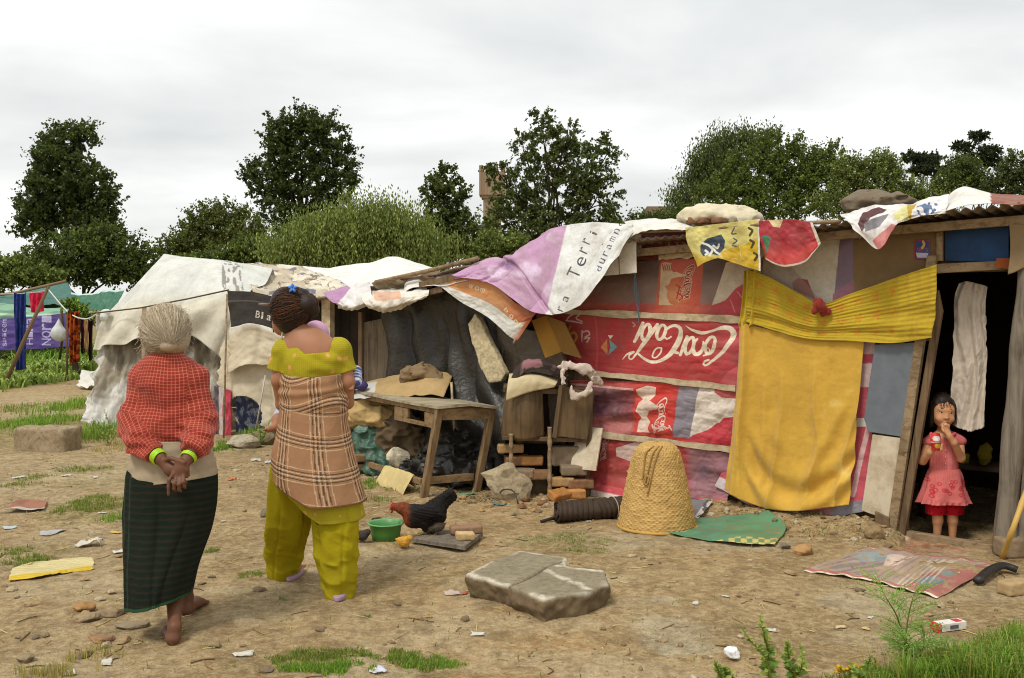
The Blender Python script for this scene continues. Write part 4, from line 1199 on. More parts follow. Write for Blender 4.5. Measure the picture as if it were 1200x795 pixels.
# ---- yellow print, red print and crumpled sheets on the eave
def p_yel(s, t, px, py):
 z = Z(800, 240, 7.06)
 c = np.ones(px.shape + (3,)) * srgb(214, 204, 124)
 c = blend(c, sstep(290, 308, py - (px - 800) * .05) , srgb(206, 172, 30), .95)
 c = blend(c, inpoly(px, py, z([(470, 350), (640, 270), (640, 520), (490, 520)])), srgb(206, 172, 28))
 c = blend(c, inpoly(px, py, z([(320, 390), (460, 335), (480, 470), (360, 470)])), srgb(196, 160, 20))
 c = blend(c, inpoly(px, py, z([(150, 340), (200, 280), (260, 265), (320, 245), (355, 300), (345, 360), (300, 420), (240, 410), (180, 430), (150, 390)])), srgb(44, 66, 84))
 for k in ([(170, 320), (215, 340), (240, 375), (220, 420)], [(235, 350), (270, 390), (310, 410)], [(250, 340), (280, 360), (300, 330)], [(190, 380), (210, 400), (195, 415)]): c = blend(c, stroke(px, py, z(k), 1.2), srgb(224, 226, 214))
 for k in ([(430, 190), (405, 240), (440, 240)], [(420, 280), (445, 300), (415, 325)], [(410, 340), (440, 345)]): c = blend(c, stroke(px, py, z(k), .8), srgb(54, 78, 96))
 for q in ((565, 225), (575, 325), (600, 430)): c = blend(c, stroke(px, py, z([(q[0] - 14, q[1] - 30), (q[0] + 12, q[1] - 10), (q[0] - 6, q[1] + 30)]), 1.4), srgb(70, 62, 34))
 return blend(c, s > .975, srgb(232, 228, 216))
def wr_eave(s, t): return .016 * fbm(s * 5, t * 3, 0, 96, 3) + .012 * np.sin(s * 18 + 3 * t) * t
tag(cloth('tarpaulin', on_wall([[(803, 267), (840, 263), (890, 257)], [(806, 285), (842, 284), (890, 287)], [(817, 313), (840, 303), (862, 309), (890, 318)]], .32), M_VINYL, 260, 150, wr_eave, paint=p_yel, cr=.005),
 'yellow printed tarpaulin with a dark blue patch, hanging from the roof edge', 'tarpaulin')
def p_redc(s, t, px, py):
 c = np.ones(px.shape + (3,)) * srgb(166, 48, 60)
 c = blend(c, sstep(.5, .85, t), srgb(198, 62, 58), .8)
 c = blend(c, inpoly(px, py, [(893, 276), (904, 278), (899, 298)]), srgb(56, 128, 92))
 c = blend(c, inpoly(px, py, [(900, 258), (918, 258), (914, 267), (906, 266)]), srgb(226, 206, 160))
 return blend(c, (t > .955) | (s > .955), srgb(206, 194, 176))
tag(cloth('tarpaulin', on_wall([[(889, 259), (925, 257), (952, 261)], [(891, 280), (925, 280), (958, 276)], [(897, 304), (918, 313), (944, 307), (961, 286)]], .335), M_VINYL, 160, 110, wr_eave, paint=p_redc, cr=.005),
 'rounded red tarpaulin flap with white hem and green triangle, on the roof edge', 'tarpaulin')
def p_crum(s, t, px, py):
 c = np.ones(px.shape + (3,)) * srgb(226, 224, 222)
 c = blend(c, inpoly(px, py, [(1005, 262), (1012, 248), (1030, 244), (1040, 246), (1020, 256), (1010, 272)]), srgb(74, 34, 40))
 c = blend(c, inpoly(px, py, [(1012, 262), (1024, 256), (1042, 250), (1030, 266), (1014, 272)]), srgb(120, 120, 126))
 c = blend(c, inpoly(px, py, [(1022, 282), (1044, 262), (1052, 264), (1040, 290), (1030, 294)]), srgb(206, 120, 120))
 c = blend(c, inpoly(px, py, [(1046, 252), (1064, 238), (1068, 256), (1052, 260)]), srgb(222, 220, 150)); c = blend(c, inpoly(px, py, [(1063, 240), (1076, 238), (1070, 248), (1066, 260)]), srgb(190, 160, 40))
 c = blend(c, inpoly(px, py, [(1074, 244), (1100, 236), (1096, 250), (1076, 258)]) & (fbm(px * .3, py * .3, 0, 98, 2) > 0), srgb(84, 110, 146))
 return c
tag(cloth('tarpaulin', on_wall([[(984, 252, .30), (1015, 243, .26), (1040, 240, .25), (1075, 236, .26), (1112, 228, .25)], [(992, 258, .38), (1018, 258, .38), (1036, 256, .34), (1072, 250, .36), (1110, 240, .32)],
       [(1002, 270, .40), (1014, 280, .42), (1031, 291, .42), (1052, 262, .38), (1108, 250, .35)]], .3), M_VINYL, 240, 110, lambda s, t: .03 * fbm(s * 6, t * 3, 0, 99, 3), paint=p_crum),
 'crumpled white and coloured plastic sheet bunched on the roof edge', 'tarpaulin')
tag(cloth('tarpaulin', on_wall([[(1093, 252, .1), (1124, 219, .08), (1163, 225, .06), (1210, 228, .06)], [(1096, 254, .33), (1126, 241, .35), (1162, 238, .34), (1210, 238, .34)]], .3), M_VINYLW, 60, 40, amp=.012,
 paint=lambda s, t, px, py: blend(np.ones(px.shape + (3,)) * srgb(230, 228, 220), px > 1161 , srgb(134, 58, 36))), 'white sheet with a rusty red end laid over the corrugated roof, above the blue panel', 'tarpaulin')

# ---- cloth right of the door, door curtain, blue cord
tag(cloth('hanging_cloth', on_wall([[(1183, 255), (1195, 255), (1215, 255)], [(1184, 290), (1198, 290), (1215, 292)], [(1181, 322), (1192, 318), (1215, 306)]], .13), M_COTTON2, 40, 40, amp=.02,
 paint=lambda s, t, px, py: np.ones(px.shape + (3,)) * srgb(142, 122, 92)), 'tan rag hanging above the right door post', 'rag')
def p_cur(s, t, px, py): return np.ones(px.shape + (3,)) * (srgb(205, 192, 176) * (1 + .1 * fbm(s * 8, t * 12, 0, 102, 3))[..., None])
tag(cloth('curtain', on_wall([[(1124, 332), (1134, 330), (1158, 336)], [(1118, 356), (1138, 352), (1156, 366)], [(1117, 420), (1138, 420), (1156, 400)], [(1114, 498), (1136, 506), (1154, 500)]], -.16), M_COTTON2, 80, 160,
 lambda s, t: .012 * np.sin(s * 17 + 2 * np.sin(t * 7)) + .012 * fbm(s * 8, t * 14, 0, 101, 3), paint=p_cur, ragged=.008), 'creased white plastic curtain hanging inside the dark doorway', 'curtain')
mb = MB(); r = random.Random(3)
for k in range(3):
 mb.tube(crom([W(744 + r.uniform(-1, 1), 300, .2), W(745 + r.uniform(-2, 2), 330, .08), W(747 + r.uniform(-2, 2), 352, .07), W(748 + r.uniform(-3, 3), 380 - 5 * k, .06)], 10), .003, 5, srgb(96, 136, 160))
tag(top(mb.build('cord', M_COTTON2), W(744, 300, .2)), 'frayed blue cord dangling in front of the grey and red banner', 'cord')

# ---- black plastic over the hut
def wr_black(s, t): return .05 * (1 - np.abs(np.sin(s * 15 - 7 * t * s + 2.5 * fbm(s * 2, t * 2, 0, 115, 3)))) ** 2.5 * sstep(0, .2, t) + .035 * np.sin((s * 1.0 - .35 * t * s) * 34 + 3 * fbm(s * 3, t * 2, 0, 111, 2)) * (.25 + .75 * s) * sstep(0, .15, t) + .03 * fbm(s * 5, t * 4, 0, 112, 3)
tag(cloth('plastic_sheet', on_wall([[(447, 352), (500, 344), (545, 345), (588, 372)], [(448, 420), (500, 420), (548, 430), (592, 440)], [(449, 500), (505, 500, .2), (555, 505, .25), (596, 505, .2)], [(450, 562, .3), (510, 568, .5), (560, 566, .5), (590, 560, .3)]], .09), M_BLACKP, 140, 120, wr_black,
 paint=lambda s, t, px, py: np.ones(px.shape + (3,)) * srgb(42, 39, 34)), 'black plastic sheet hanging in folds behind the wooden table', 'plastic sheet')
tag(cloth('plastic_sheet', on_wall([[(582, 372), (612, 385), (640, 388), (660, 378)], [(586, 440), (612, 440), (640, 440), (664, 440)], [(590, 520), (612, 520), (640, 520), (664, 520)]], .06), M_BLACKP, 80, 80, amp=.02,
 paint=lambda s, t, px, py: np.ones(px.shape + (3,)) * srgb(94, 82, 66)), 'brown grey plastic sheet behind the draped cabinet', 'plastic sheet')
# ================================================================== yard things
def pz(px, py, z):
 d = (CH - z) / ((py - HY) / F); return A((px - CX) / F * d, d, z)
def flat(rows, dz=.012): return [[G(p[0], p[1], dz + (p[2] if len(p) > 2 else 0)) for p in r] for r in rows]
COLM = MT('mottled_stone', .92, .15)
COLM.col(COLM.mix(COLM.ramp(COLM.noise(26, 6, rough=.7), [(.42, 0), (.7, .6)]), COLM.attr(), srgb(84, 74, 60))); COLM.bump(COLM.noise(45, 6, rough=.7), .5, .012); COLM = COLM.m
M_STONE = COLM
M_BRICK = MT('old_brick', .9, .15)
M_BRICK.col(M_BRICK.mix(M_BRICK.ramp(M_BRICK.noise(18, 6, rough=.7), [(.4, 0), (.7, .65)]), M_BRICK.attr(), srgb(140, 118, 92))); M_BRICK.bump(M_BRICK.noise(70, 5), .5, .006); M_BRICK = M_BRICK.m
M_CLOTH = m_print('old_cloth', .9, .12, .3, .25, (.12, .09, .05))
M_TABLE = m_wood('table_wood', srgb(134, 110, 78), srgb(78, 60, 40), 2, .7, 24)
M_TABLEX = m_wood('table_wood_along', srgb(140, 114, 80), srgb(84, 64, 42), 0, .7, 24)
M_TTOP = m_wood('bleached_top', srgb(166, 154, 130), srgb(116, 102, 80), 0, .6, 20)

def rock_mesh(size, seed, h=None, rough=.22, flatz=1.0):
 rg = np.random.default_rng(seed)
 size = np.asarray(size, float)
 v, f = ICO3
 v = v.copy()
 # soft cut by random planes gives facets
 r = np.ones(len(v))
 for i in range(13):
  n = unit(rg.normal(0, 1, 3)); d = rg.uniform(.5, .85)
  p = v @ n
  r = np.minimum(r, np.where(p > 1e-3, d / np.maximum(p, 1e-3), 9))
 v = v * r[:, None]
 v = v * (1 + rough * fbm(v[:, 0] * 1.7 + seed, v[:, 1] * 1.7, v[:, 2] * 1.7, seed, 4))[:, None]
 v = v / np.abs(v).max(0)
 return v * size / 2, f
def rock(px, py, size, col, seed, label, cat='stone', name='stone', group=None, mat=None, rz=0, sink=.25, base=None):
 p = G(px, py) if base is None else np.asarray(base, float)
 v, f = rock_mesh(size, seed)
 v = v @ rotz(rz).T + p + A(0, 0, size[2] * (.5 - sink))
 mb = MB(); c = np.asarray(col) * (1 + .12 * fbm(v[:, 0] * 20, v[:, 1] * 20, v[:, 2] * 20, seed, 2))[:, None]
 mb.add(v, f, c)
 return tag(top(mb.build(name, mat or M_STONE, smooth=False), p), label, cat, group)

def brick(p, size, rz, col, label, seed, group='bricks about the yard', rx=0, ry=0):
 rg = np.random.default_rng(seed)
 S = SDF().rbox((0, 0, 0), (size[0] / 2, size[1] / 2, size[2] / 2), .012)
 v, f = S.mesh(.009, lambda P: .006 * fbm(P[:, 0] * 30 + seed, P[:, 1] * 30, P[:, 2] * 30, seed, 3) + .004 * vn3(P[:, 0] * 9, P[:, 1] * 9 + seed, P[:, 2] * 9, seed))
 v = v @ (rotz(rz) @ rotx(rx) @ roty(ry)).T + np.asarray(p) + A(0, 0, size[2] / 2)
 mb = MB(); mb.add(v, f, np.asarray(col) * (1 + .15 * fbm(v[:, 0] * 25, v[:, 1] * 25, v[:, 2] * 25, seed, 3))[:, None])
 return tag(top(mb.build('brick', M_BRICK), p), label, 'brick', group)

# ---- table
def make_table():
 N, R_, L, B = A(-.715, 8.04, 0), A(-.30, 8.30, 0), A(-1.46, 9.36, 0), A(-1.045, 9.62, 0)
 for q in (N, R_, L, B): q[2] = gh(q[0], q[1]) - .01
 Nt, Rt, Lt, Bt = D(515, 480, 8.05), D(577, 479, 8.3), D(419, 462, 9.36), None
 Bt = Lt + Rt - Nt
 t = thing('table', (N + B) / 2, 'weathered wooden table with square legs and a warped top, leaning in the yard', 'table')
 up = unit(Lt - Nt); sd = unit(Rt - Nt)
 for a, b, k in ((N, Nt, 0), (R_, Rt, 1), (L, Lt, 2), (B, Bt, 3)):
  mb = MB(); mb.beam(a, b + A(0, 0, .01), .058, .052, (up[0], up[1], 0)); mb.build('leg', M_TABLE, t, smooth=False, bevel=.005)
 # top: two boards, the nearer one lifted along its joint
 nu = 30; ex = .05
 for k in range(2):
  P = []
  for i in range(nu + 1):
   q = i / nu; row = []
   for j in range(7):
    w = k * .5 + j / 6 * .5 - (.004 if k else 0)
    p = (Nt - up * ex) * (1 - q) + (Lt + up * ex) * q + (Rt - Nt) * (w * 1.16 - .08)
    p = p + A(0, 0, .030 + (.012 * math.sin(q * 5) * (w - .5)) + (.02 * (1 - q) * j / 6 if k == 0 else .022 * (1 - j / 6) * (1 - q) - .01 * j / 6))
    row.append(p)
   P.append(row)
  P = np.array(P); mb = MB(); mb.add(P.reshape(-1, 3), gridfaces(nu + 1, 7)[:, ::-1]); mb.build('tabletop', M_TTOP, t, smooth=False, solid=.022)
 dz = lambda p, z: p + A(0, 0, z)
 def rail(a, b, z, h, q0=0, q1=1, name='apron', th=.022):
  mb = MB(); pa, pb = dz(a + (b - a) * q0, z), dz(a + (b - a) * q1, z); mb.beam(pa, pb, th, h); mb.build(name, M_TABLEX, t, smooth=False, bevel=.003)
 rail(Nt, Rt, -.04, .095, .05, .95); rail(Lt, Bt, -.04, .095, .05, .95); rail(Rt, Bt, -.04, .095, .02, .98)
 rail(Nt, Lt, -.015, .045, .02, .98); rail(Nt, Lt, -.145, .035, .03, .50)
 rail(Nt, Lt, -.085, .085, .03, .15, 'drawer_block'); rail(Nt, Lt, -.085, .085, .34, .50, 'drawer_block')
 rail(N, R_, .14, .06, .06, .94, 'stretcher', .03); rail(L, B, .20, .05, .06, .94, 'stretcher', .03); rail(N, L, .13, .05, .02, .98, 'stretcher', .03)
 # cream sack thrown over the long stretcher
 a = N + (L - N) * .12 + A(0, 0, .16); b = N + (L - N) * .52 + A(0, 0, .15); n = A(-.35, -.75, 0)
 n = unit(A(-(L - N)[1], (L - N)[0], 0)); n = n if n[1] < 0 else -n
 rows = [[a - n * .03 - A(0, 0, .10), (a + b) / 2 - n * .03 - A(0, 0, .09), b - n * .03 - A(0, 0, .08)], [a + A(0, 0, .01), (a + b) / 2 + A(0, 0, .012), b + A(0, 0, .012)],
   [a + n * .06 - A(0, 0, .08), (a + b) / 2 + n * .06 - A(0, 0, .08), b + n * .06 - A(0, 0, .07)], [a + n * .10 - A(0, 0, .15), (a + b) / 2 + n * .10 - A(0, 0, .15), b + n * .10 - A(0, 0, .13)]]
 tag(cloth('sack_cloth', rows, M_CLOTH, 50, 50, amp=.012, paint=lambda s, t, px, py: np.ones(px.shape + (3,)) * srgb(206, 186, 130)), 'cream sackcloth thrown over the lower rail of the wooden table', 'cloth')
make_table()

# ---- heap behind the table
def heap():
 def bag(pts, col, seed, label, cat='sack', name='sack', amp=.03, mat=None, k=.06):
  S = SDF()
  for c, r in pts: S.ell(c, r, k)
  v, f = S.mesh(.013, lambda P: -amp * .8 * crumple(P[:, 0] * 7, P[:, 1] * 7, P[:, 2] * 9, seed) + amp * fbm(P[:, 0] * 5, P[:, 1] * 5, P[:, 2] * 7, seed, 3) + amp * .4 * fbm(P[:, 0] * 16, P[:, 1] * 16, P[:, 2] * 16, seed, 2))
  base = v[v[:, 2].argmin()]
  mb = MB(); mb.add(v, f, np.asarray(col) * (1 + .15 * fbm(v[:, 0] * 6, v[:, 1] * 6, v[:, 2] * 6, seed, 3))[:, None])
  return tag(top(mb.build(name, mat or M_CLOTH), base), label, cat)
 bag([(W(430, 482, .35), (.27, .22, .17)), (W(412, 478, .35), (.2, .2, .18)), (W(448, 490, .33), (.16, .18, .12))], srgb(192, 164, 112), 1, 'swollen cream sack of the heap, under the left end of the table')
 bag([(W(432, 520, .38), (.2, .2, .2)), (W(446, 545, .40), (.18, .18, .16)), (W(425, 545, .36), (.2, .18, .14))], srgb(66, 100, 84), 2, 'green plastic bundle of the heap below the cream sack', 'bundle', 'bundle', .05, M_BLACKP)
 bag([(W(404, 530, .5), (.22, .2, .16)), (W(470, 510, .28), (.24, .16, .2)), (W(480, 545, .3), (.22, .16, .16))], srgb(104, 88, 68), 3, 'dull brown mound of rags behind the table legs', 'rags', 'rag_pile', .06)
 bag([(W(495, 438, .3), (.15, .12, .07)), (W(483, 444, .3), (.10, .12, .06)), (W(512, 448, .28), (.08, .1, .04))], srgb(134, 112, 84), 4, 'small brown folded sack on top of the heap behind the table', amp=.04)
 bag([(W(520, 545, .5), (.26, .2, .10)), (W(548, 550, .5), (.22, .2, .12)), (W(535, 532, .38), (.25, .14, .2)), (W(500, 552, .5), (.2, .16, .07))], srgb(34, 33, 32), 6, 'crumpled black plastic bundle on the ground below the table', 'bundle', 'bundle', .07, M_BLACKP)
 sh = [[W(410, 452, .16), W(450, 440, .16), W(500, 432, .16), W(530, 440, .12)], [W(408, 458, .42), W(450, 452, .42), W(500, 446, .42), W(528, 446, .3)], [W(404, 468, .55), W(448, 466, .56), W(496, 462, .56), W(520, 466, .5)]]
 tag(cloth('cloth_sheet', sh, M_CLOTH, 70, 40, amp=.03, paint=lambda s, t, px, py: blend(np.ones(px.shape + (3,)) * srgb(180, 152, 106), (s < .30) & (t > .2), srgb(198, 196, 190))), 'tan cloth sheet spread over the top of the heap behind the table', 'cloth')
 bag([(W(414, 450, .5), (.06, .05, .04)), (W(424, 452, .5), (.05, .05, .035))], srgb(70, 62, 120), 8, 'small purple rag at the left top of the heap', 'rag', 'rag', .02, k=.02)
 bag([(W(401, 455, .5), (.06, .05, .035)), (W(408, 459, .52), (.05, .05, .03))], srgb(186, 60, 50), 9, 'small red rag at the left end of the table', 'rag', 'rag', .02, k=.02)
 rock(0, 0, (.26, .12, .22), srgb(216, 206, 178), 14, 'white broken slab among the heap, seen between the table legs', base=W(469, 545, .45), rz=.4)
 rock(0, 0, (.3, .2, .22), srgb(120, 106, 88), 15, 'grey brown stone behind the table, right of the white slab', base=W(500, 556, .4))
 mb = MB(); mb.tube(crom([W(529, 448, .34), W(531, 485, .37), W(535, 525, .42)], 8), .012, 6);
 tag(top(mb.build('stick', M_CREAM), W(535, 525, .42)), 'thin pale stick leaning upright against the black plastic behind the table', 'stick')
 for i, (x, y) in enumerate(((421, 552), (424, 541))):
  p = W(x, y, .55); brick(p, (.22, .11, .07), .3 + .2 * i, srgb(140, 112, 82), ['brown brick at the foot of the heap, lower of two beside the table', 'brown brick at the foot of the heap, upper of two beside the table'][i], 20 + i)
 # foam slab propped on the black sheet
 mb = MB(); poly = [(552, 380), (560, 368), (567, 376), (581, 408), (596, 438), (590, 447), (577, 449), (566, 430), (557, 402)]
 P0 = [W(x, y, .16) for x, y in poly]; C = np.mean(P0, 0)
 S2 = [(WD @ (p - C), p[2] - C[2]) for p in P0]
 xs = np.arange(-.3, .3, .010); zs = np.arange(-.42, .42, .010); ys = np.arange(-.06, .10, .010)
 Xg, Yg, Zg = np.meshgrid(xs, ys, zs, indexing='ij')
 d2 = seg_dist(Xg[:, 0], Zg[:, 0], S2 + [S2[0]]) * np.where(inpoly(Xg[:, 0], Zg[:, 0], S2), -1, 1)
 d2 = d2 + .010 * fbm(Xg[:, 0] * 16, Zg[:, 0] * 16, 0, 3, 3)
 V = np.maximum(d2[:, None, :], np.abs(Yg - .01) - .035) + .006 * fbm(Xg * 25, Yg * 25, Zg * 25, 5, 3)
 v, f = nets(V, A(-.3, -.06, -.42), .010)
 v = C + v[:, :1] * WD + v[:, 1:2] * WN + v[:, 2:] * A(0, 0, 1)
 mb.add(v, f, srgb(206, 190, 152)); tag(top(mb.build('foam_slab', M_STONE), v[v[:, 2].argmin()]), 'long cream slab of foam leaning on the black plastic, right of the table', 'slab')
heap()

# ---- broken cabinet on turned legs, draped with cloths
def make_cabinet():
 M_CAB = m_wood('cabinet_wood', srgb(104, 84, 58), srgb(62, 48, 32), 2, .55, 16)
 d = 8.1
 t = thing('cabinet', G(640, 582), 'broken brown cabinet on turned legs standing over bricks, draped with cloths', 'cabinet')
 P = lambda x, y, dd=0: D(x, y, d + dd)
 def panel(poly, dd, th, name, mat=M_CAB, bow=0):
  mb = MB(); n = len(poly)
  a = [P(x, y, dd) for x, y in poly]; b = [p + A(0, th, 0) for p in a]
  mb.add(a + b, [tuple(range(n))[::-1], tuple(range(n, 2 * n))] + [(i, (i + 1) % n, (i + 1) % n + n, i + n) for i in range(n)])
  return mb.build(name, mat, t, smooth=False, bevel=.004)
 rows = [[P(592, 458, .02), P(615, 456, -.05), P(636, 456, .0)], [P(589, 488, .03), P(613, 490, -.07), P(637, 488, .0)], [P(587, 512, .04), P(614, 517, -.05), P(638, 512, .02)]]
 S = surf(rows, 20, 16); mb = MB(); mb.add(S.reshape(-1, 3), gridfaces(16, 20)); mb.build('side_panel', M_CAB, t, solid=.02)
 panel([(658, 452), (697, 462), (688, 516), (650, 511)], -.02, .02, 'door_panel')
 panel([(655, 452), (660, 452), (652, 514), (647, 513)], -.05, .03, 'frame')
 panel([(590, 454), (698, 458), (698, 464), (590, 460)], -.01, .40, 'top_board')
 panel([(588, 511), (690, 514), (690, 519), (588, 516)], 0, .40, 'shelf')
 panel([(592, 455), (696, 458), (690, 516), (590, 514)], .38, .02, 'back_panel', M_DARKIN)
 panel([(690, 462), (696, 462), (690, 582), (684, 582)], .02, .04, 'leg')
 for x, y0, y1 in ((599, 508, 578), (644, 500, 582)):
  z0, z1 = P(x, y1)[2], P(x, y0)[2]; rg = [(0, .016), (.1, .02), (.18, .014), (.26, .022), (.34, .015), (.6, .019), (.7, .013), (.78, .023), (.86, .015), (1, .02)]
  pts = [P(x, 500) * A(1, 1, 0) + A(0, -.03, z0 + (z1 - z0) * q) for q, _ in rg]
  mb = MB(); mb.tube(crom(pts, 40), np.interp(np.linspace(0, 1, 40), [q for q, _ in rg], [r for _, r in rg]), 10); mb.build('leg', M_BEAMX, t)
 # cloths lying on it
 rows = [[P(597, 440, .3), P(625, 436, .3), P(655, 440, .3)], [P(596, 443, .0), P(625, 438, -.02), P(654, 446, .0)], [P(594, 456, -.08), P(622, 446, -.09), P(652, 450, -.07)], [P(593, 470, -.08), P(620, 460, -.09), P(650, 454, -.06)]]
 tag(cloth('cloth_sheet', rows, M_CLOTH, 50, 40, amp=.012, paint=lambda s, t_, px, py: np.ones(px.shape + (3,)) * srgb(206, 190, 152)), 'cream cloth hanging over the left front of the broken cabinet', 'cloth')
 def p_pl(s, t_, px, py):
  c = np.ones(px.shape + (3,)) * srgb(58, 48, 48)
  for k in (.25, .5, .75): c = blend(c, np.abs(s - k) < .03, srgb(96, 80, 78))
  return blend(c, inpoly(px, py, [(614, 420), (634, 420), (636, 430), (612, 432)]), srgb(150, 104, 112))
 rows = [[P(604, 432, .3), P(620, 420, .25), P(640, 422, .25), P(664, 434, .25)], [P(600, 440, .02), P(618, 422, -.02), P(642, 425, -.04), P(668, 438, -.02)], [P(597, 452, -.04), P(616, 436, -.06), P(640, 432, -.07), P(664, 444, -.06)]]
 tag(cloth('cloth_sheet', rows, M_CLOTH, 60, 30, amp=.015, paint=p_pl), 'dark plaid cloth crumpled on top of the broken cabinet', 'cloth')
 S = SDF()
 S.chain(crom([P(660, 436, -.06), P(664, 452, -.1), P(676, 466, -.1), P(688, 460, -.1), P(694, 440, -.07), P(686, 430, -.04)], 12), [.016, .022, .024, .022, .026, .03, .028, .026, .02, .024, .022, .02], .02, (1, .6, 1))
 S.chain(crom([P(655, 430, -.03), P(668, 428, -.03), P(690, 436, -.03), P(704, 450, .02)], 8), [.03, .03, .028, .03, .034, .034, .03, .02], .02, (1, .7, 1))
 v, f = S.mesh(.008, lambda q: -.014 * crumple(q[:, 0] * 16, q[:, 1] * 16, q[:, 2] * 10, 4) + .004); mb = MB()
 mb.add(v, f, srgb(206, 190, 176)); tag(top(mb.build('cloth_bundle', M_CLOTH), P(676, 466)), 'pale pink twisted cloth hanging in a loop off the right of the cabinet', 'cloth')
 # folded mustard cardboard standing above it
 mb = MB()
 wprism(mb, [(624, 376), (641, 370), (660, 412), (640, 420)], .14, .012, srgb(176, 128, 50)); wprism(mb, [(641, 370), (662, 378), (682, 420), (660, 414)], .155, .012, srgb(140, 100, 44))
 wprism(mb, [(640, 420), (660, 413), (664, 424), (650, 432)], .15, .03, srgb(70, 54, 40))
 tag(top(mb.build('folded_card', m_print('mustard_card', .75, .2, .3), smooth=False), W(650, 430, .15)), 'folded mustard cardboard standing against the wall above the draped cabinet', 'cardboard')
 mb = MB(); a = [(677, 500), (706, 502), (698, 552), (668, 549)]
 Pq = [W(x, y, .12 if y < 520 else .25) for x, y in a]; n = 4
 mb.add(Pq + [p - WN * .014 for p in Pq], [(0, 3, 2, 1)[::-1], (4, 5, 6, 7)[::-1]] + [(i, i + 4, (i + 1) % 4 + 4, (i + 1) % 4) for i in range(4)])
 tag(top(mb.build('board', M_WHITEP, smooth=False), W(683, 550, .25)), 'small pale square board leaning on the wall beside the cabinet', 'board')
make_cabinet()

# ---- bricks and rubble below the cabinet
def rubble():
 OR, BR, GY, TA = srgb(178, 122, 62), srgb(132, 96, 66), srgb(132, 118, 98), srgb(176, 140, 92)
 L = [(598, 531, .1, TA, 'tan brick, leftmost of the top course stacked under the cabinet'), (622, 545, -.1, OR, 'orange brick with a broken face under the middle of the cabinet'), (606, 545, .2, BR, 'brown brick in the second course left of the turned leg'),
  (630, 562, .1, BR, 'brown brick low beside the turned cabinet leg'), (612, 560, -.2, GY, 'grey brick behind the large concrete lump'), (672, 556, .1, GY, 'grey brick under the right of the cabinet, below the leaning board'),
  (658, 570, -.1, TA, 'tan brick lying right of the turned leg'), (680, 572, .15, BR, 'brown brick at the right end of the rubble'), (668, 545, .0, GY, 'grey block jammed under the right half of the cabinet')]
 for i, (x, y, a, c, lb) in enumerate(L):
  dd = 8.22 if y < 556 else 8.12
  p = D(x, y, dd); z = max(p[2], gh(p[0], p[1])); p[2] = z
  brick(p, (.21 if i != 8 else .3, .12, .075 if i != 8 else .16), a, c, lb, 40 + i, 'bricks under the cabinet', rx=.05 * (i % 3 - 1))
 # filler rubble supports the upper courses
 p = D(622, 580, 8.3); p[2] = gh(p[0], p[1])
 rock(0, 0, (.52, .26, .24), srgb(112, 94, 72), 63, 'brown heap of broken brick filling the space under the cabinet', 'rubble', 'rubble_heap', base=p, sink=.15)
 p = D(668, 580, 8.3); p[2] = gh(p[0], p[1]); rock(0, 0, (.44, .24, .2), srgb(96, 82, 66), 64, 'dark heap of broken brick under the right side of the cabinet', 'rubble', 'rubble_heap', base=p, sink=.15)
 brick(G(655, 586), (.2, .1, .07), .8, OR, 'orange brick tilted against the rubble left of the rolled mat', 61, rx=.5)
 brick(G(674, 584), (.17, .12, .075), .1, srgb(200, 140, 78), 'bright orange brick lying flat behind the rolled mat', 62)
 v, f = rock_mesh((.44, .2, .37), 71, rough=.55); p = G(594, 585); v = v @ (rotx(-.25) @ roty(.2)).T + p + A(0, .06, .15)
 mb = MB(); mb.add(v, f, srgb(172, 156, 126) * (1 + .2 * fbm(v[:, 0] * 12, v[:, 1] * 12, v[:, 2] * 12, 2, 4))[:, None])
 tag(top(mb.build('concrete_lump', M_STONE, smooth=False), p), 'large pale concrete lump standing on edge between the table and the cabinet', 'concrete')
 mb = MB(); mb.tube(crom([G(583, 584, .01), D(590, 574, 7.85), D(602, 576, 7.85), G(607, 592, .01)], 14), .006, 6, srgb(50, 46, 42))
 tag(top(mb.build('wire', M_BLACKP), G(583, 584)), 'black bent wire in front of the concrete lump', 'wire')
 for i, (x, y, s, c) in enumerate(((552, 590, .06, GY), (575, 594, .05, TA), (612, 596, .06, BR), (590, 600, .04, TA), (625, 600, .05, TA), (636, 592, .07, BR), (602, 604, .04, GY), (565, 600, .04, TA), (618, 588, .08, BR), (543, 586, .06, TA))):
  rock(x, y, (s * 1.3, s, s * .8), c, 80 + i, 'small broken stone on the dirt below the concrete lump and cabinet', group='small stones below the concrete lump')
rubble()

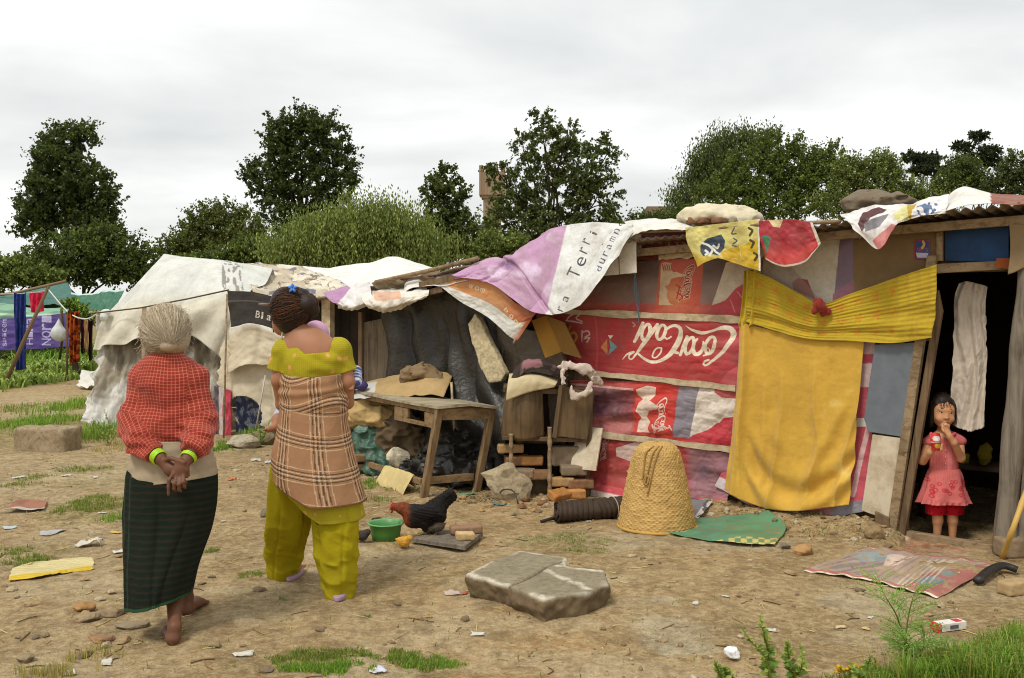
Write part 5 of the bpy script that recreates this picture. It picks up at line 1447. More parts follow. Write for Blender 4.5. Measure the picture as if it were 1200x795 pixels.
# ---- rolled mat
def make_mat():
 a, b = G(652, 612), G(713, 606); ax = unit((b - a) * A(1, 1, 0)); L = .56; pr = A(-ax[1], ax[0], 0)
 n = 150; th = np.linspace(0, 2 * math.pi * 3.1, n); r = .030 + .066 * th / th[-1]
 sx, sz = r * np.cos(th) * 1.25, r * np.sin(th) * .78
 q = np.linspace(0, 1, 60)
 P = np.zeros((60, n, 3))
 for i, s in enumerate(q):
  k = 1 + .1 * s; wob = .006 * math.sin(s * 90)
  tie = 1 - .12 * math.exp(-((s - .78) / .05) ** 2)
  P[i] = a + ax * (L * s + .0) + np.outer(sx * k * tie + wob * np.cos(th), pr) + np.outer((sz * k * tie + wob * np.sin(th)), A(0, 0, 1)) + A(0, 0, .078 * k)
  P[i] += ax * (.02 * np.sin(th * 1.0 + 1) + .012 * fbm(th * 1.5, 0, 0, 9, 2))[:, None] * (1 if s < .5 else -1)
 mb = MB(); cc = srgb(66, 54, 44) * (1 + .3 * np.sin(q * 190)[:, None, None] * .5 + .2 * fbm(P[..., 0] * 20, P[..., 1] * 20, P[..., 2] * 20, 6, 2)[..., None])
 mb.add(P.reshape(-1, 3), gridfaces(60, n), cc.reshape(-1, 3))
 m = MT('dark_mat', .8, .2); m.col(m.attr()); m.bump(m.noise(80, 4), .5, .006)
 t = thing('rolled_mat', a, 'dark brown straw mat rolled up and tied, lying left of the basket', 'mat')
 mb.build('mat_roll', m.m, t, solid=.006)
 c = a + ax * L * .78 + A(0, 0, .082); ang = np.linspace(0, 2 * math.pi, 26)
 mb = MB(); mb.tube(c + np.outer(np.cos(ang) * .118, pr) + np.outer(np.sin(ang) * .078, A(0, 0, 1)), .004, 5, srgb(180, 170, 150), cap=False); mb.build('tie_string', M_CLOTH, t)
 e = a + ax * (L + .01); rows = [[e + pr * .08 + A(0, 0, .07), e + A(0, 0, .16), e - pr * .06 + A(0, 0, .08)], [e + ax * .05 + pr * .05 + A(0, 0, .14), e + ax * .04 + A(0, 0, .23), e + ax * .05 - pr * .05 + A(0, 0, .13)]]
 mb = MB(); S = surf(rows, 14, 8); S += .01 * fbm(S[..., 0] * 60, S[..., 2] * 60, 0, 3, 2)[..., None]; mb.add(S.reshape(-1, 3), gridfaces(8, 14), srgb(44, 38, 32)); mb.build('frayed_end', m.m, t, solid=.01)
 mb = MB(); mb.tube(crom([a + A(-.0, .02, .03), a - ax * .07 + A(0, 0, .02), a - ax * .12 + A(0, 0, .008)], 8), [.016, .014, .013, .012, .012, .012, .012, .012], 7, srgb(52, 44, 38)); mb.build('loose_strap', m.m, t)
make_mat()

# ---- basket
def make_basket():
 p = G(770, 617); p[2] -= .005
 t = thing('basket', p, 'tall straw coloured wicker basket standing upside down in front of the shack', 'basket')
 rg = np.array([(0, .272), (.03, .270), (.12, .252), (.25, .226), (.38, .198), (.48, .174), (.545, .152), (.580, .118), (.596, .07), (.602, .012)])
 nv, nu = 220, 400
 s = np.concatenate([[0], np.cumsum(np.linalg.norm(np.diff(rg, axis=0), axis=1))])
 q = np.linspace(0, s[-1], nv); zz = np.interp(q, s, rg[:, 0]); rr = np.interp(q, s, rg[:, 1])
 k = np.ones(5) / 5; zz[2:-2] = np.convolve(zz, k, 'valid'); rr[2:-2] = np.convolve(rr, k, 'valid')
 th = np.arange(nu) / nu * 2 * math.pi
 T, Q = np.meshgrid(th, np.arange(nv)); row = Q // 4
 over = (.45 + .55 * np.cos(T * 40 + math.pi * (row % 2))) * np.sin((Q % 4 + .5) / 4 * math.pi)
 jit = fbm(T * 9, row * 3.3, 0, 12, 2)
 R = rr[:, None] + .0042 * over * np.minimum(1, rr[:, None] / .15) + .004 * jit * np.minimum(1, rr[:, None] / .1)
 band = np.exp(-((zz - .40) / .006) ** 2)[:, None]; R = R + .004 * band * np.cos(T * 60)
 lean = .02 * (zz / .6)[:, None]
 P = np.stack([p[0] + R * np.cos(T) + .012 * np.sin(T * 2) * (1 - zz[:, None]) , p[1] + R * np.sin(T), p[2] + zz[:, None] + .004 * jit], -1)
 c = srgb(190, 154, 92) * (1 + .14 * jit + .22 * _hash(row.astype(int), (T * 20 / math.pi).astype(int), np.zeros_like(row), 4) - .1)[..., None]
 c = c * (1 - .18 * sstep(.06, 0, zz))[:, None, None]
 mb = MB(); mb.add(P.reshape(-1, 3), gridfaces(nv, nu, True)[:, ::-1], c.reshape(-1, 3))
 m = MT('wicker', .65, .3); m.col(m.mix(m.ramp(m.noise(7, 5), [(.45, 0), (.7, .4)]), m.attr(), srgb(140, 108, 56))); m.bump(m.noise(120, 3), .3, .003)
 mb.build('weave', m.m, t)
 mb = MB(); an = np.linspace(0, 2 * math.pi, 60); mb.tube(p + np.stack([.275 * np.cos(an), .275 * np.sin(an), .012 + 0 * an], 1), .011, 8, srgb(190, 150, 76), cap=False); mb.build('rim', m.m, t)
 mb = MB()
 def on(a, z): return p + A((np.interp(z, rg[:, 0], rg[:, 1]) + .012) * math.cos(a), (np.interp(z, rg[:, 0], rg[:, 1]) + .012) * math.sin(a), z)
 for a0, a1, zb in ((-1.9, -2.12, .33), (-1.7, -2.0, .27), (-2.2, -2.2, .36)):
  mb.tube(crom([on(a0 + .3, .585), on(a0, .54), on((a0 + a1) / 2, .45), on(a1, zb)], 18), .0055, 6, srgb(160, 124, 66))
 mb.tube(crom([on(-2.05, .40), on(-2.15, .36), on(-2.05, .33), on(-1.98, .37), on(-2.06, .40)], 14), .006, 6, srgb(160, 124, 66)); mb.build('carrying_cord', m.m, t)
make_basket()

# ---- flat things on the ground
def p_green(s, t, px, py):
 c = np.ones(px.shape + (3,)) * srgb(84, 146, 112)
 c = c * (1 + .2 * fbm(s * 6, t * 5, 0, 121, 3))[..., None]
 k = sstep(.25, .55, fbm(s * 12, t * 6, 0, 122, 3)); c = blend(c, k, srgb(120, 130, 96), .7)
 ck = (np.floor(px / 7).astype(int) + np.floor(py / 4).astype(int)) % 2 == 0
 c = blend(c, inpoly(px, py, [(838, 634), (870, 630), (915, 630), (908, 646), (842, 640)]) & ck, srgb(214, 196, 120)); return c
tag(cloth('plastic_sheet', flat([[(806, 611), (845, 608), (900, 611)], [(796, 618), (850, 622), (921, 622)], [(780, 627), (845, 638), (908, 642)]], .02), M_BLACKP and m_print('green_plastic', .4, .4, .4, .3), 120, 60, amp=.012, paint=p_green),
 'green plastic sheet with a yellow checked corner lying on the dirt right of the basket', 'plastic sheet')
tag(cloth('litter_sheet', flat([[(800, 588), (836, 590)], [(790, 606), (818, 612)]], .03), M_VINYL, 30, 30, amp=.012, paint=lambda s, t, px, py: blend(blend(np.ones(px.shape + (3,)) * srgb(120, 126, 134), s > .8, srgb(206, 206, 204)), fbm(s * 6, t * 6, 0, 3, 2) > .2, srgb(74, 84, 92))), 'crumpled grey plastic scrap between the basket and the green sheet', 'plastic')
def p_rug(s, t, px, py):
 c = np.ones(px.shape + (3,)) * srgb(168, 150, 136)
 n = fbm(px * .06, py * .09, 0, 131, 4)
 c = blend(c, inpoly(px, py, [(950, 668), (1010, 645), (1040, 655), (1020, 682)]) & (np.sin(py * 1.2 + px * .2) > -.3), srgb(134, 122, 122), .8)
 c = blend(c, inpoly(px, py, [(998, 652), (1016, 646), (1044, 650), (1040, 658), (1008, 658)]), srgb(150, 162, 164))
 c = blend(c, inpoly(px, py, [(1040, 650), (1076, 652), (1052, 664), (1036, 662)]), srgb(206, 186, 172))
 c = blend(c, inpoly(px, py, [(1082, 672), (1100, 670), (1150, 662), (1166, 664), (1100, 702), (1050, 690)]), srgb(170, 110, 102))
 c = blend(c, np.hypot((px - 1090) / 18, (py - 681) / 5) < 1, srgb(118, 136, 148)); c = blend(c, np.hypot((px - 1112) / 10, (py - 672) / 3) < 1, srgb(132, 142, 138))
 for k in range(6): c = blend(c, stroke(px, py, [(1044 + k * 9, 690 - k * 1.5), (1070 + k * 9, 670 - k * 2), (1090 + k * 9, 656)], .9), srgb(206, 188, 164), .8)
 for k in range(4): c = blend(c, stroke(px, py, [(1010 + k * 12, 680), (1040 + k * 10, 664), (1064 + k * 9, 652)], .8), srgb(150, 120, 104), .7)
 c = blend(c, (t > .93) & (s < .7), srgb(184, 104, 98)); c = blend(c, t > .975, srgb(226, 214, 194)); c = blend(c, t < .03, srgb(186, 100, 98)); c = blend(c, sstep(.1, .5, fbm(px * .12, py * .2, 0, 133, 4)), srgb(170, 146, 110), .75)
 return c * (1 + .25 * n)[..., None]
tag(cloth('rug', flat([[(1021, 642), (1075, 651), (1120, 656), (1166, 663)], [(990, 654), (1040, 664), (1090, 673), (1140, 680)], [(942, 671), (1008, 681), (1050, 691), (1098, 703)]], .014), M_CLOTH, 260, 130, lambda s, t: .006 * fbm(s * 9, t * 6, 0, 141, 3) + .004 * np.sin(s * 40), paint=p_rug),
 'worn pink and grey rug lying before the open door', 'rug')
def p_yel2(s, t, px, py):
 c = np.ones(px.shape + (3,)) * srgb(206, 192, 140); return blend(c, t > .75, srgb(206, 174, 56)) * (1 + .1 * np.sin(t * 60))[..., None]
tag(cloth('sack_cloth', flat([[(35, 664), (75, 656), (108, 653)], [(15, 670), (60, 665), (110, 658)], [(10, 683), (60, 676), (110, 668)]], .012), M_CLOTH, 80, 40, amp=.012, paint=p_yel2, ragged=.006), 'flat cream sackcloth with a frayed yellow edge lying left of the old woman', 'cloth')
tag(cloth('rag', flat([[(20, 594), (40, 589), (56, 589)], [(2, 602), (28, 601), (52, 599)]], .03), M_CLOTH, 40, 30, amp=.03, paint=lambda s, t, px, py: blend(np.ones(px.shape + (3,)) * srgb(160, 112, 92), t > .85, srgb(196, 190, 180))), 'crumpled dusty red rag on the ground at the far left edge', 'rag')

def slab():
 z1 = .135; poly = [pz(*q, z1)[:2] for q in ((547, 672), (578, 656), (609, 645), (664, 653), (664, 663), (676, 665), (708, 667), (713, 683), (690, 694), (637, 701), (596, 687))]
 C = np.mean(poly, 0); h = .011
 lo = np.min(poly, 0) - .06; hi = np.max(poly, 0) + .06
 xs, ys, zs = np.arange(lo[0], hi[0], h), np.arange(lo[1], hi[1], h), np.arange(-.06, z1 + .03, h)
 X, Y = np.meshgrid(xs, ys, indexing='ij')
 pp = [tuple(q) for q in poly]
 d = seg_dist(X, Y, pp + [pp[0]]) * np.where(inpoly(X, Y, pp), -1, 1)
 Zg = zs[None, None, :]
 und = (z1 - Zg)
 d3 = d[..., None] + .035 * fbm(X[..., None] * 8, Y[..., None] * 8, Zg * 14, 4, 4) * sstep(0, .04, und) + .35 * np.maximum(und - .03, 0) * .3 + .010 * fbm(X[..., None] * 30, Y[..., None] * 30, Zg * 30, 9, 3)
 topz = Zg - z1 - (.005 * fbm(X * 9, Y * 9, 0, 14, 3))[..., None]
 cr = [pz(*q, z1)[:2] for q in ((596, 687), (622, 676), (640, 664), (662, 657))]
 cd = seg_dist(X, Y, [tuple(q) for q in cr]); topz = topz + (.02 * np.exp(-(cd / .008) ** 2))[..., None]
 V = np.maximum(d3, topz)
 v, f = nets(V, A(lo[0], lo[1], -.06), h)
 ed = -(seg_dist(v[:, 0], v[:, 1], pp + [pp[0]]) * np.where(inpoly(v[:, 0], v[:, 1], pp), -1, 1))
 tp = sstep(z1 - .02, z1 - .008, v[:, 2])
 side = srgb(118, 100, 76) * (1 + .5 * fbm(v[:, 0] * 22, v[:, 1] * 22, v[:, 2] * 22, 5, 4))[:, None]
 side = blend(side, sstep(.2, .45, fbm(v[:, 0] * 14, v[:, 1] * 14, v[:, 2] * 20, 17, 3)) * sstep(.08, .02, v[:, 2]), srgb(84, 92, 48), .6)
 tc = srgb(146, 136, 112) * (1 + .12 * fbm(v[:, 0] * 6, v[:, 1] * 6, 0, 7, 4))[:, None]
 chip = sstep(.2, -.15, fbm(v[:, 0] * 5, v[:, 1] * 5, 0, 18, 2)) * sstep(.035, .015, ed + .025 * fbm(v[:, 0] * 16, v[:, 1] * 16, 0, 8, 3)); c2 = [pz(*q, z1)[:2] for q in ((640, 668), (655, 676), (690, 690))]; c3 = [pz(*q, z1)[:2] for q in ((655, 664), (706, 669))]
 for cc in (c2, c3): chip = np.maximum(chip, sstep(.03, .008, seg_dist(v[:, 0], v[:, 1], [tuple(q) for q in cc]) + .02 * fbm(v[:, 0] * 20, v[:, 1] * 20, 0, 9, 3)))
 tc = blend(tc, chip, srgb(208, 200, 180), .9); tc = blend(tc, np.exp(-(seg_dist(v[:, 0], v[:, 1], [tuple(q) for q in cr]) / .006) ** 2), srgb(60, 54, 44), .9)
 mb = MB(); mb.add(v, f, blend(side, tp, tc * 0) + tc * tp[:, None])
 tag(top(mb.build('concrete_slab', M_STONE), A(C[0], C[1], 0)), 'thick cracked grey concrete slab lying in the middle of the yard', 'concrete slab')
slab()

def block():
 p = G(56, 527); S = SDF().rbox((0, 0, .1), (.31, .16, .15), .03)
 v, f = S.mesh(.018, lambda P: .03 * fbm(P[:, 0] * 6, P[:, 1] * 6, P[:, 2] * 6, 8, 4)); v = v @ rotz(-.15).T + p
 mb = MB(); mb.add(v, f, srgb(160, 142, 114) * (1 + .15 * fbm(v[:, 0] * 8, v[:, 1] * 8, v[:, 2] * 8, 2, 3))[:, None]); tag(top(mb.build('stone_block', M_STONE), p), 'squared grey stone block on the ground at the left', 'stone')
block()

# ---- feeding corner: basin, plank, two bricks
def feeding():
 p = G(452, 633); r = .122
 prof = [(0, .0), (.082, .0), (.090, .004), (.098, .05), (.108, .105), (.116, .112), (.121, .110), (.122, .116), (.116, .120), (.104, .112), (.094, .055), (.086, .012), (0, .010)]
 th = np.arange(48) / 48 * 2 * math.pi
 P = np.array([[(p[0] + a * math.cos(q), p[1] + a * math.sin(q), p[2] + z) for q in th] for a, z in prof])
 mb = MB(); rim = np.array([srgb(96, 160, 96) if 5 <= i <= 9 else srgb(58, 122, 48) for i in range(len(prof))])
 mb.add(P.reshape(-1, 3), gridfaces(len(prof), 48, True)[:, ::-1], np.repeat(rim, 48, 0))
 tag(top(mb.build('basin', m_print('green_bowl_plastic', .35, .45, .25, .1)), p), 'green plastic basin on the dirt between the woman in yellow and the hen', 'basin')
 a, b, c, d = G(482, 638), G(545, 648), G(566, 631), G(508, 627)
 mb = MB(); up = A(0, 0, .018); q = [a, b, c, d]
 mb.add([x + up for x in q] + [x + up + A(0, 0, .024) for x in q], [(3, 2, 1, 0)[::-1], (4, 5, 6, 7)] + [(i, (i + 1) % 4, (i + 1) % 4 + 4, i + 4) for i in range(4)])
 tag(top(mb.build('wooden_plank', M_POST, smooth=False, bevel=.003), a), 'flat grey wooden plank lying under the black hen', 'plank')
 z = A(0, 0, .044)
 pb = G(546, 633) + z; brick(pb, (.21, .10, .055), .25, srgb(150, 116, 92), 'reddish grey brick on the plank, behind the smaller tan brick', 91, None)
 pb = G(545, 641) + z; brick(pb, (.115, .085, .055), .15, srgb(206, 178, 128), 'small tan brick at the right end of the plank', 92, None)
feeding()

# ---- right edge: bamboo, tube, bricks
mb = MB(); pts = crom([G(1175, 655, .01), D(1187, 620, 6.05), D(1203, 575, 6.15), D(1222, 520, 6.25)], 16)
mb.tube(pts, .017 + .003 * (np.arange(16) % 4 == 0), 10, srgb(196, 160, 84)); _m = MT('bamboo', .5, .35); _m.col(_m.attr())
tag(top(mb.build('bamboo_pole', _m.m), pts[0]), 'yellow bamboo pole leaning on the wall at the right edge', 'pole')
mb = MB(); pts = crom([G(1146, 687, .03), G(1160, 677, .04), G(1176, 671, .04), G(1192, 674, .03)], 16); mb.tube(pts, .030, 10, srgb(40, 40, 42), flat=.7)
tag(top(mb.build('rubber_tube', M_BLACKP), G(1160, 677)), 'length of black rubber tube curved beside the rug corner', 'tube')
brick(G(1190, 696), (.18, .1, .075), .3, srgb(178, 152, 110), 'tan brick at the right edge in front of the black tube', 93, None)
brick(G(1190, 652), (.24, .12, .12), .1, srgb(140, 122, 96), 'grey brown block at the foot of the right door post', 94, None)
rock(919, 643, (.085, .07, .06), srgb(132, 122, 106), 31, 'rounded grey stone at the corner of the green plastic sheet')
rock(943, 650, (.13, .09, .085), srgb(178, 138, 92), 32, 'brown stone right of the rounded grey stone by the green sheet')
rock(1026, 632, (.16, .12, .1), srgb(150, 126, 90), 34, 'earth coloured stone against the wall footing left of the door')
rock(97, 716, (.125, .09, .075), srgb(170, 130, 84), 35, 'brown squarish stone lying left of the old woman feet')
rock(100, 727, (.15, .1, .05), srgb(160, 138, 106), 36, 'low tan stone just below the brown squarish stone')
rock(133, 722, (.15, .09, .05), srgb(150, 130, 102), 37, 'flat stone right of the low tan stone, left of the old woman')
rock(122, 750, (.16, .10, .03), srgb(158, 120, 90), 38, 'flat reddish stone in the left foreground'); rock(30, 775, (.10, .08, .05), srgb(150, 132, 104), 39, 'grey stone near the lower left corner')
rock(158, 735, (.2, .1, .03), srgb(150, 134, 110), 41, 'long flat stone beside the old woman left foot')
rock(312, 606, (.10, .10, .11), srgb(120, 112, 92), 42, 'grey upright stone behind the legs of the woman in yellow')
rock(283, 525, (.42, .26, .2), srgb(176, 164, 142), 43, 'large pale lumpy stone sack at the foot of the white tent'); rock(305, 520, (.5, .3, .24), srgb(134, 120, 92), 44, 'grey brown mound of earth behind the pale stone at the tent foot')
rg = np.random.default_rng(19); STC = [srgb(150, 130, 100), srgb(172, 146, 108), srgb(126, 110, 88), srgb(186, 168, 136)]
for i in range(44):
 x = rg.uniform(0, 320) if i < 26 else rg.uniform(300, 1180); y = rg.uniform(545, 790) if i < 26 else rg.uniform(640, 780)
 s = rg.uniform(.02, .06); rock(x, y, (s * 1.5, s, s * .6), STC[i % 4], 200 + i, 'small loose stone half sunk in the dirt yard', group='loose stones in the yard', rz=rg.uniform(0, 3))

# ---- litter
def scrap(px, py, w, col, seed, label, cat='litter', name='paper_scrap', group=None, cr=.14, ar=.6):
 w *= .8
 p = G(px, py); r = np.random.default_rng(seed); a = r.uniform(0, math.pi); n = 8
 g = np.linspace(-.5, .5, n); X, Y = np.meshgrid(g * w, g * w * ar)
 Zq = .006 + np.abs(cr * w * fbm(X / w * 3 + seed, Y / w * 3, 0, seed, 3))
 X = X * (1 + .3 * fbm(Y / w * 3, 0, 0, seed, 2)); Y = Y * (1 + .3 * fbm(X / w * 3, 0, 0, seed + 1, 2))
 P = np.stack([X, Y, Zq], -1).reshape(-1, 3) @ rotz(a).T + p
 P[:, 2] = gh(P[:, 0], P[:, 1]) + Zq.ravel()
 mb = MB(); mb.add(P, gridfaces(n, n)[:, ::-1], col)
 return tag(top(mb.build(name, M_VINYLW, solid=.002), p), label, cat, group)
WH = srgb(204, 200, 186)
for i, (x, y, w, c) in enumerate(((78, 558, .10, WH), (112, 560, .07, WH), (140, 648, .10, WH), (22, 560, .12, srgb(190, 196, 190)), (60, 625, .18, srgb(170, 172, 170)), (135, 625, .09, srgb(206, 170, 70)), (120, 602, .08, WH), (165, 560, .08, srgb(150, 160, 170)),
       (300, 540, .22, WH), (318, 542, .18, srgb(200, 200, 206)), (262, 612, .06, srgb(206, 200, 190)), (285, 768, .10, WH), (505, 602, .05, WH), (530, 696, .12, srgb(196, 176, 160)), (815, 708, .06, WH), (850, 700, .05, WH),
       (905, 740, .06, WH), (985, 736, .06, srgb(206, 180, 130)), (1020, 725, .05, WH), (560, 745, .09, WH), (250, 590, .06, WH), (12, 620, .12, srgb(176, 186, 190)), (82, 790, .08, WH), (125, 778, .09, WH), (1015, 738, .05, srgb(210, 176, 120)), (690, 612, .05, WH), (55, 478, .2, WH), (62, 486, .14, WH))):
 scrap(x, y, w, c, 400 + i, 'small pale scrap of litter lying on the dirt', group='scraps of litter on the dirt')
scrap(106, 640, .19, WH, 501, 'crumpled white plastic bag lying left of the skirt of the old woman', 'plastic bag', 'plastic_bag', cr=.5)
scrap(272, 563, .10, srgb(206, 96, 40), 502, 'small orange wrapper between the two women', 'wrapper', 'wrapper', cr=.4)
scrap(545, 696, .05, srgb(190, 70, 50), 503, 'tiny red scrap left of the concrete slab', 'wrapper', 'wrapper')
scrap(548, 582, .16, srgb(90, 150, 110), 504, 'green and white plastic bag scrap by the right table leg', 'plastic bag', 'plastic_bag', cr=.5); scrap(583, 592, .14, srgb(84, 128, 136), 505, 'teal plastic scrap in front of the concrete lump', 'plastic', 'plastic_scrap')
scrap(443, 788, .09, srgb(206, 206, 222), 506, 'folded pale blue paper on the grass at the bottom', 'paper', 'folded_paper', cr=.25)
def balls():
 p = G(858, 774); v, f = rock_mesh((.075, .065, .06), 9, rough=.35); mb = MB(); mb.add(v + p + A(0, 0, .028), f, srgb(238, 236, 238)); tag(top(mb.build('paper_ball', m_plain('white_paper', (.8, .8, .82), .8, .2, .08), smooth=False), p), 'crumpled ball of white paper in the near foreground', 'paper')
 p = G(1113, 738); R = rotz(.35); mb = MB(); c = srgb(232, 228, 222)
 mb.box(p + A(0, 0, .022), (.15, .058, .036), R, c); mb.box(p + R @ A(-.086, 0, .022), (.020, .060, .038), R, srgb(190, 40, 44)); mb.box(p + R @ A(.0, -.0302, .022), (.05, .002, .018), R, srgb(70, 74, 96)); mb.box(p + R @ A(.04, 0, .0412), (.04, .04, .002), R, srgb(200, 60, 60))
 tag(top(mb.build('cigarette_pack', M_VINYLW, smooth=False, bevel=.003), p), 'crushed red and white carton on the dirt in front of the rug', 'carton')
 mb = MB(); rgx = random.Random(4)
 for k in range(16):
  a = rgx.uniform(0, 6.28); c0 = G(560 + rgx.uniform(-12, 22), 583 + rgx.uniform(-4, 8), .01); mb.tube(crom([c0, c0 + A(math.cos(a) * .06, math.sin(a) * .06, rgx.uniform(.01, .05)), c0 + A(math.cos(a + .5) * .13, math.sin(a + .5) * .13, 0)], 7), .004, 5, srgb(150, 130, 96))
 tag(top(mb.build('twig_pile', M_CLOTH), G(562, 586)), 'tangle of dry twigs between the table leg and the concrete lump', 'twigs')
balls()
# ---- things lying on the roofs
def roofsack(c, r, col, label, seed, k=.06, amp=.03, name='sack'):
 S = SDF()
 for q, e in zip(c, r): S.ell(q, e, k)
 v, f = S.mesh(.012, lambda P: -amp * .7 * crumple(P[:, 0] * 7, P[:, 1] * 7, P[:, 2] * 12, seed) + amp * fbm(P[:, 0] * 6, P[:, 1] * 6, P[:, 2] * 9, seed, 4)); mb = MB()
 mb.add(v, f, np.asarray(col) * (1 + .12 * fbm(v[:, 0] * 7, v[:, 1] * 7, v[:, 2] * 12, seed, 3))[:, None]); return tag(top(mb.build(name, M_CLOTH), v[v[:, 2].argmin()]), label, 'sack')
roofsack([W(838, 254, .05), W(818, 256, .05), W(866, 256, .05)], [(.26, .2, .085), (.14, .16, .07), (.16, .16, .07)], srgb(216, 206, 178), 'bulging cream sack lying on the shack roof above the yellow printed tarpaulin', 1)
roofsack([W(1020, 238, .0), W(1045, 240, .0)], [(.2, .18, .08), (.16, .16, .07)], srgb(122, 110, 94), 'grey brown sack folded on the roof behind the crumpled plastic sheet', 2, amp=.04)
roofsack([W(455, 333, .22), W(470, 332, .22)], [(.14, .1, .06), (.12, .1, .05)], srgb(140, 128, 106), 'rough grey sack lying on the low hut roof', 3, amp=.05)
roofsack([W(497, 329, .2), W(508, 327, .2)], [(.1, .1, .06), (.08, .1, .05)], srgb(128, 108, 82), 'small brown sack on the low hut roof beside the timber', 4, amp=.04)
rock(0, 0, (.07, .07, .07), srgb(160, 148, 124), 51, 'round pebble on the roof edge in front of the bulging cream sack', base=W(859, 262, .28))
for i, x in enumerate((815, 828, 845)): brick(W(x, 263, .2), (.13, .1, .05), .3 * i, srgb(132, 92, 66), ['broken brick on the roof edge, left end under the bulging cream sack', 'broken brick on the roof edge under the middle of the cream sack', 'broken brick on the roof edge nearest the round pebble'][i], 300 + i, 'bricks on the roof edge')
tag(cloth('white_sheet', on_wall([[(476, 330, .2), (482, 322, .2), (520, 318, .2), (545, 318, .2)], [(472, 344, .36), (488, 336, .36), (520, 334, .36), (548, 328, .36)]], .3), M_VINYLW, 40, 20, amp=.015, paint=lambda s, t, px, py: np.ones(px.shape + (3,)) * srgb(232, 230, 224)), 'white plastic strip on the low hut roof, left of the lilac tarpaulin', 'plastic sheet')
def inside():
 M_SH = m_plain('dark_shelf', srgb(70, 56, 42)); t = thing('bench', W(1140, 560, -.75) * A(1, 1, 0) + A(0, 0, -.07), 'dark wooden bench standing inside the doorway behind the girl', 'bench')
 R = np.stack([WD, WN, A(0, 0, 1)], 1); c = W(1142, 545, -.78); mb = MB(); mb.box(c, (.75, .34, .03), R); mb.build('seat', M_SH, t, smooth=False)
 for a in (-.33, .33):
  for b in (-.13, .13): p = c + WD * a + WN * b; mb = MB(); mb.beam(p, p * A(1, 1, 0) + A(0, 0, -.075), .04, .04, (0, 1, 0)); mb.build('leg', M_SH, t, smooth=False)
 for x, w, h, lb in ((1153, .045, .10, 'yellow cloth bag on the dark bench inside the doorway, right of the girl'), (1128, .04, .05, 'small yellow bundle on the dark bench just behind the girl')):
  p = W(x, 545, -.74); S = SDF(); S.ell(p + A(0, 0, h * .6), (w, w, h * .7), .03); S.ell(p + A(.02, 0, h * 1.2), (w * .7, w * .6, h * .4), .03); v, f = S.mesh(.008, lambda q: -.016 * crumple(q[:, 0] * 20, q[:, 1] * 20, q[:, 2] * 14, 3)); mb = MB(); mb.add(v, f, srgb(150, 132, 40)); tag(top(mb.build('bag', M_CLOTH), p), lb, 'bag')
inside()
# ================================================================== people
def m_skin(name, base):
 m = MT(name, .55, .35); base = A(*base)
 m.col(m.mix(m.ramp(m.noise(14, 5), [(.4, 0), (.7, .5)]), m.mix(.5, base, m.attr(), 'MULTIPLY'), base * .72)); m.bump(m.noise(90, 4), .15, .003)
 m.col(m.mix(m.ramp(m.noise(12, 5), [(.4, 0), (.75, .45)]), base, base * .68))
 m.b.inputs['Subsurface Weight'].default_value = .06; m.b.inputs['Subsurface Radius'].default_value = (.01, .004, .002)
 return m.m
M_SKIN_OLD = m_skin('skin_old', srgb(108, 70, 50)); M_SKIN = m_skin('skin_brown', srgb(166, 116, 86)); M_SKIN_G = m_skin('skin_child', srgb(204, 148, 108))
M_HAIRG = m_print('grey_hair', .6, .4, .0, .1); M_HAIRB = m_print('dark_hair', .55, .35, .0, .1)
M_FAB = m_print('worn_fabric', .95, .05, .15, .25, (.05, .04, .03))

def limb_uv(v, bones):
 """cloth coordinates that run round and along the nearest limb"""
 best = np.full(len(v), 9.); U = np.zeros((len(v), 3))
 for a, b, r, off in bones:
  a, b = A(*a), A(*b); d = b - a; L = np.linalg.norm(d); d = d / L
  t = np.clip((v - a) @ d, 0, L); q = v - a - t[:, None] * d; dist = np.linalg.norm(q, axis=1) - r
  x = np.cross(d, A(0, 1, 0)); x = unit(x) if np.linalg.norm(x) > .1 else A(1, 0, 0); y = np.cross(d, x)
  ang = np.arctan2(q @ y, q @ x); w = dist < best
  U[w, 0] = (ang * r + off)[w]; U[w, 1] = ((v - a) @ d)[w]; best = np.minimum(best, dist)
 return U

def fingers(S, chains, r=.0088, k=.006):
 for c in chains: S.chain([A(*p) for p in c], [r, r * .97, r * .9, r * .8][:len(c)], k)

def strands(mb, roots_tips, bulge_c, n, r, cols, seed, jit=.01, lift=.006, pts=7):
 rg = np.random.default_rng(seed)
 for i in range(n):
  a, b = roots_tips(rg)
  P = []
  for q in np.linspace(0, 1, pts):
   p = a * (1 - q) + b * q
   P.append(p)
  P = np.array(P); c = np.asarray(bulge_c)
  # keep on the shell: push out to interpolated radius
  ra, rb = np.linalg.norm(a - c), np.linalg.norm(b - c)
  for j, q in enumerate(np.linspace(0, 1, pts)):
   d = P[j] - c; P[j] = c + d / (np.linalg.norm(d) + 1e-9) * (ra * (1 - q) + rb * q + lift * math.sin(q * math.pi) + rg.normal(0, jit * .15))
  mb.tube(P, np.linspace(r, r * .6, pts), 4, np.asarray(cols[rg.integers(0, len(cols))]) * rg.uniform(.8, 1.2), cap=False)

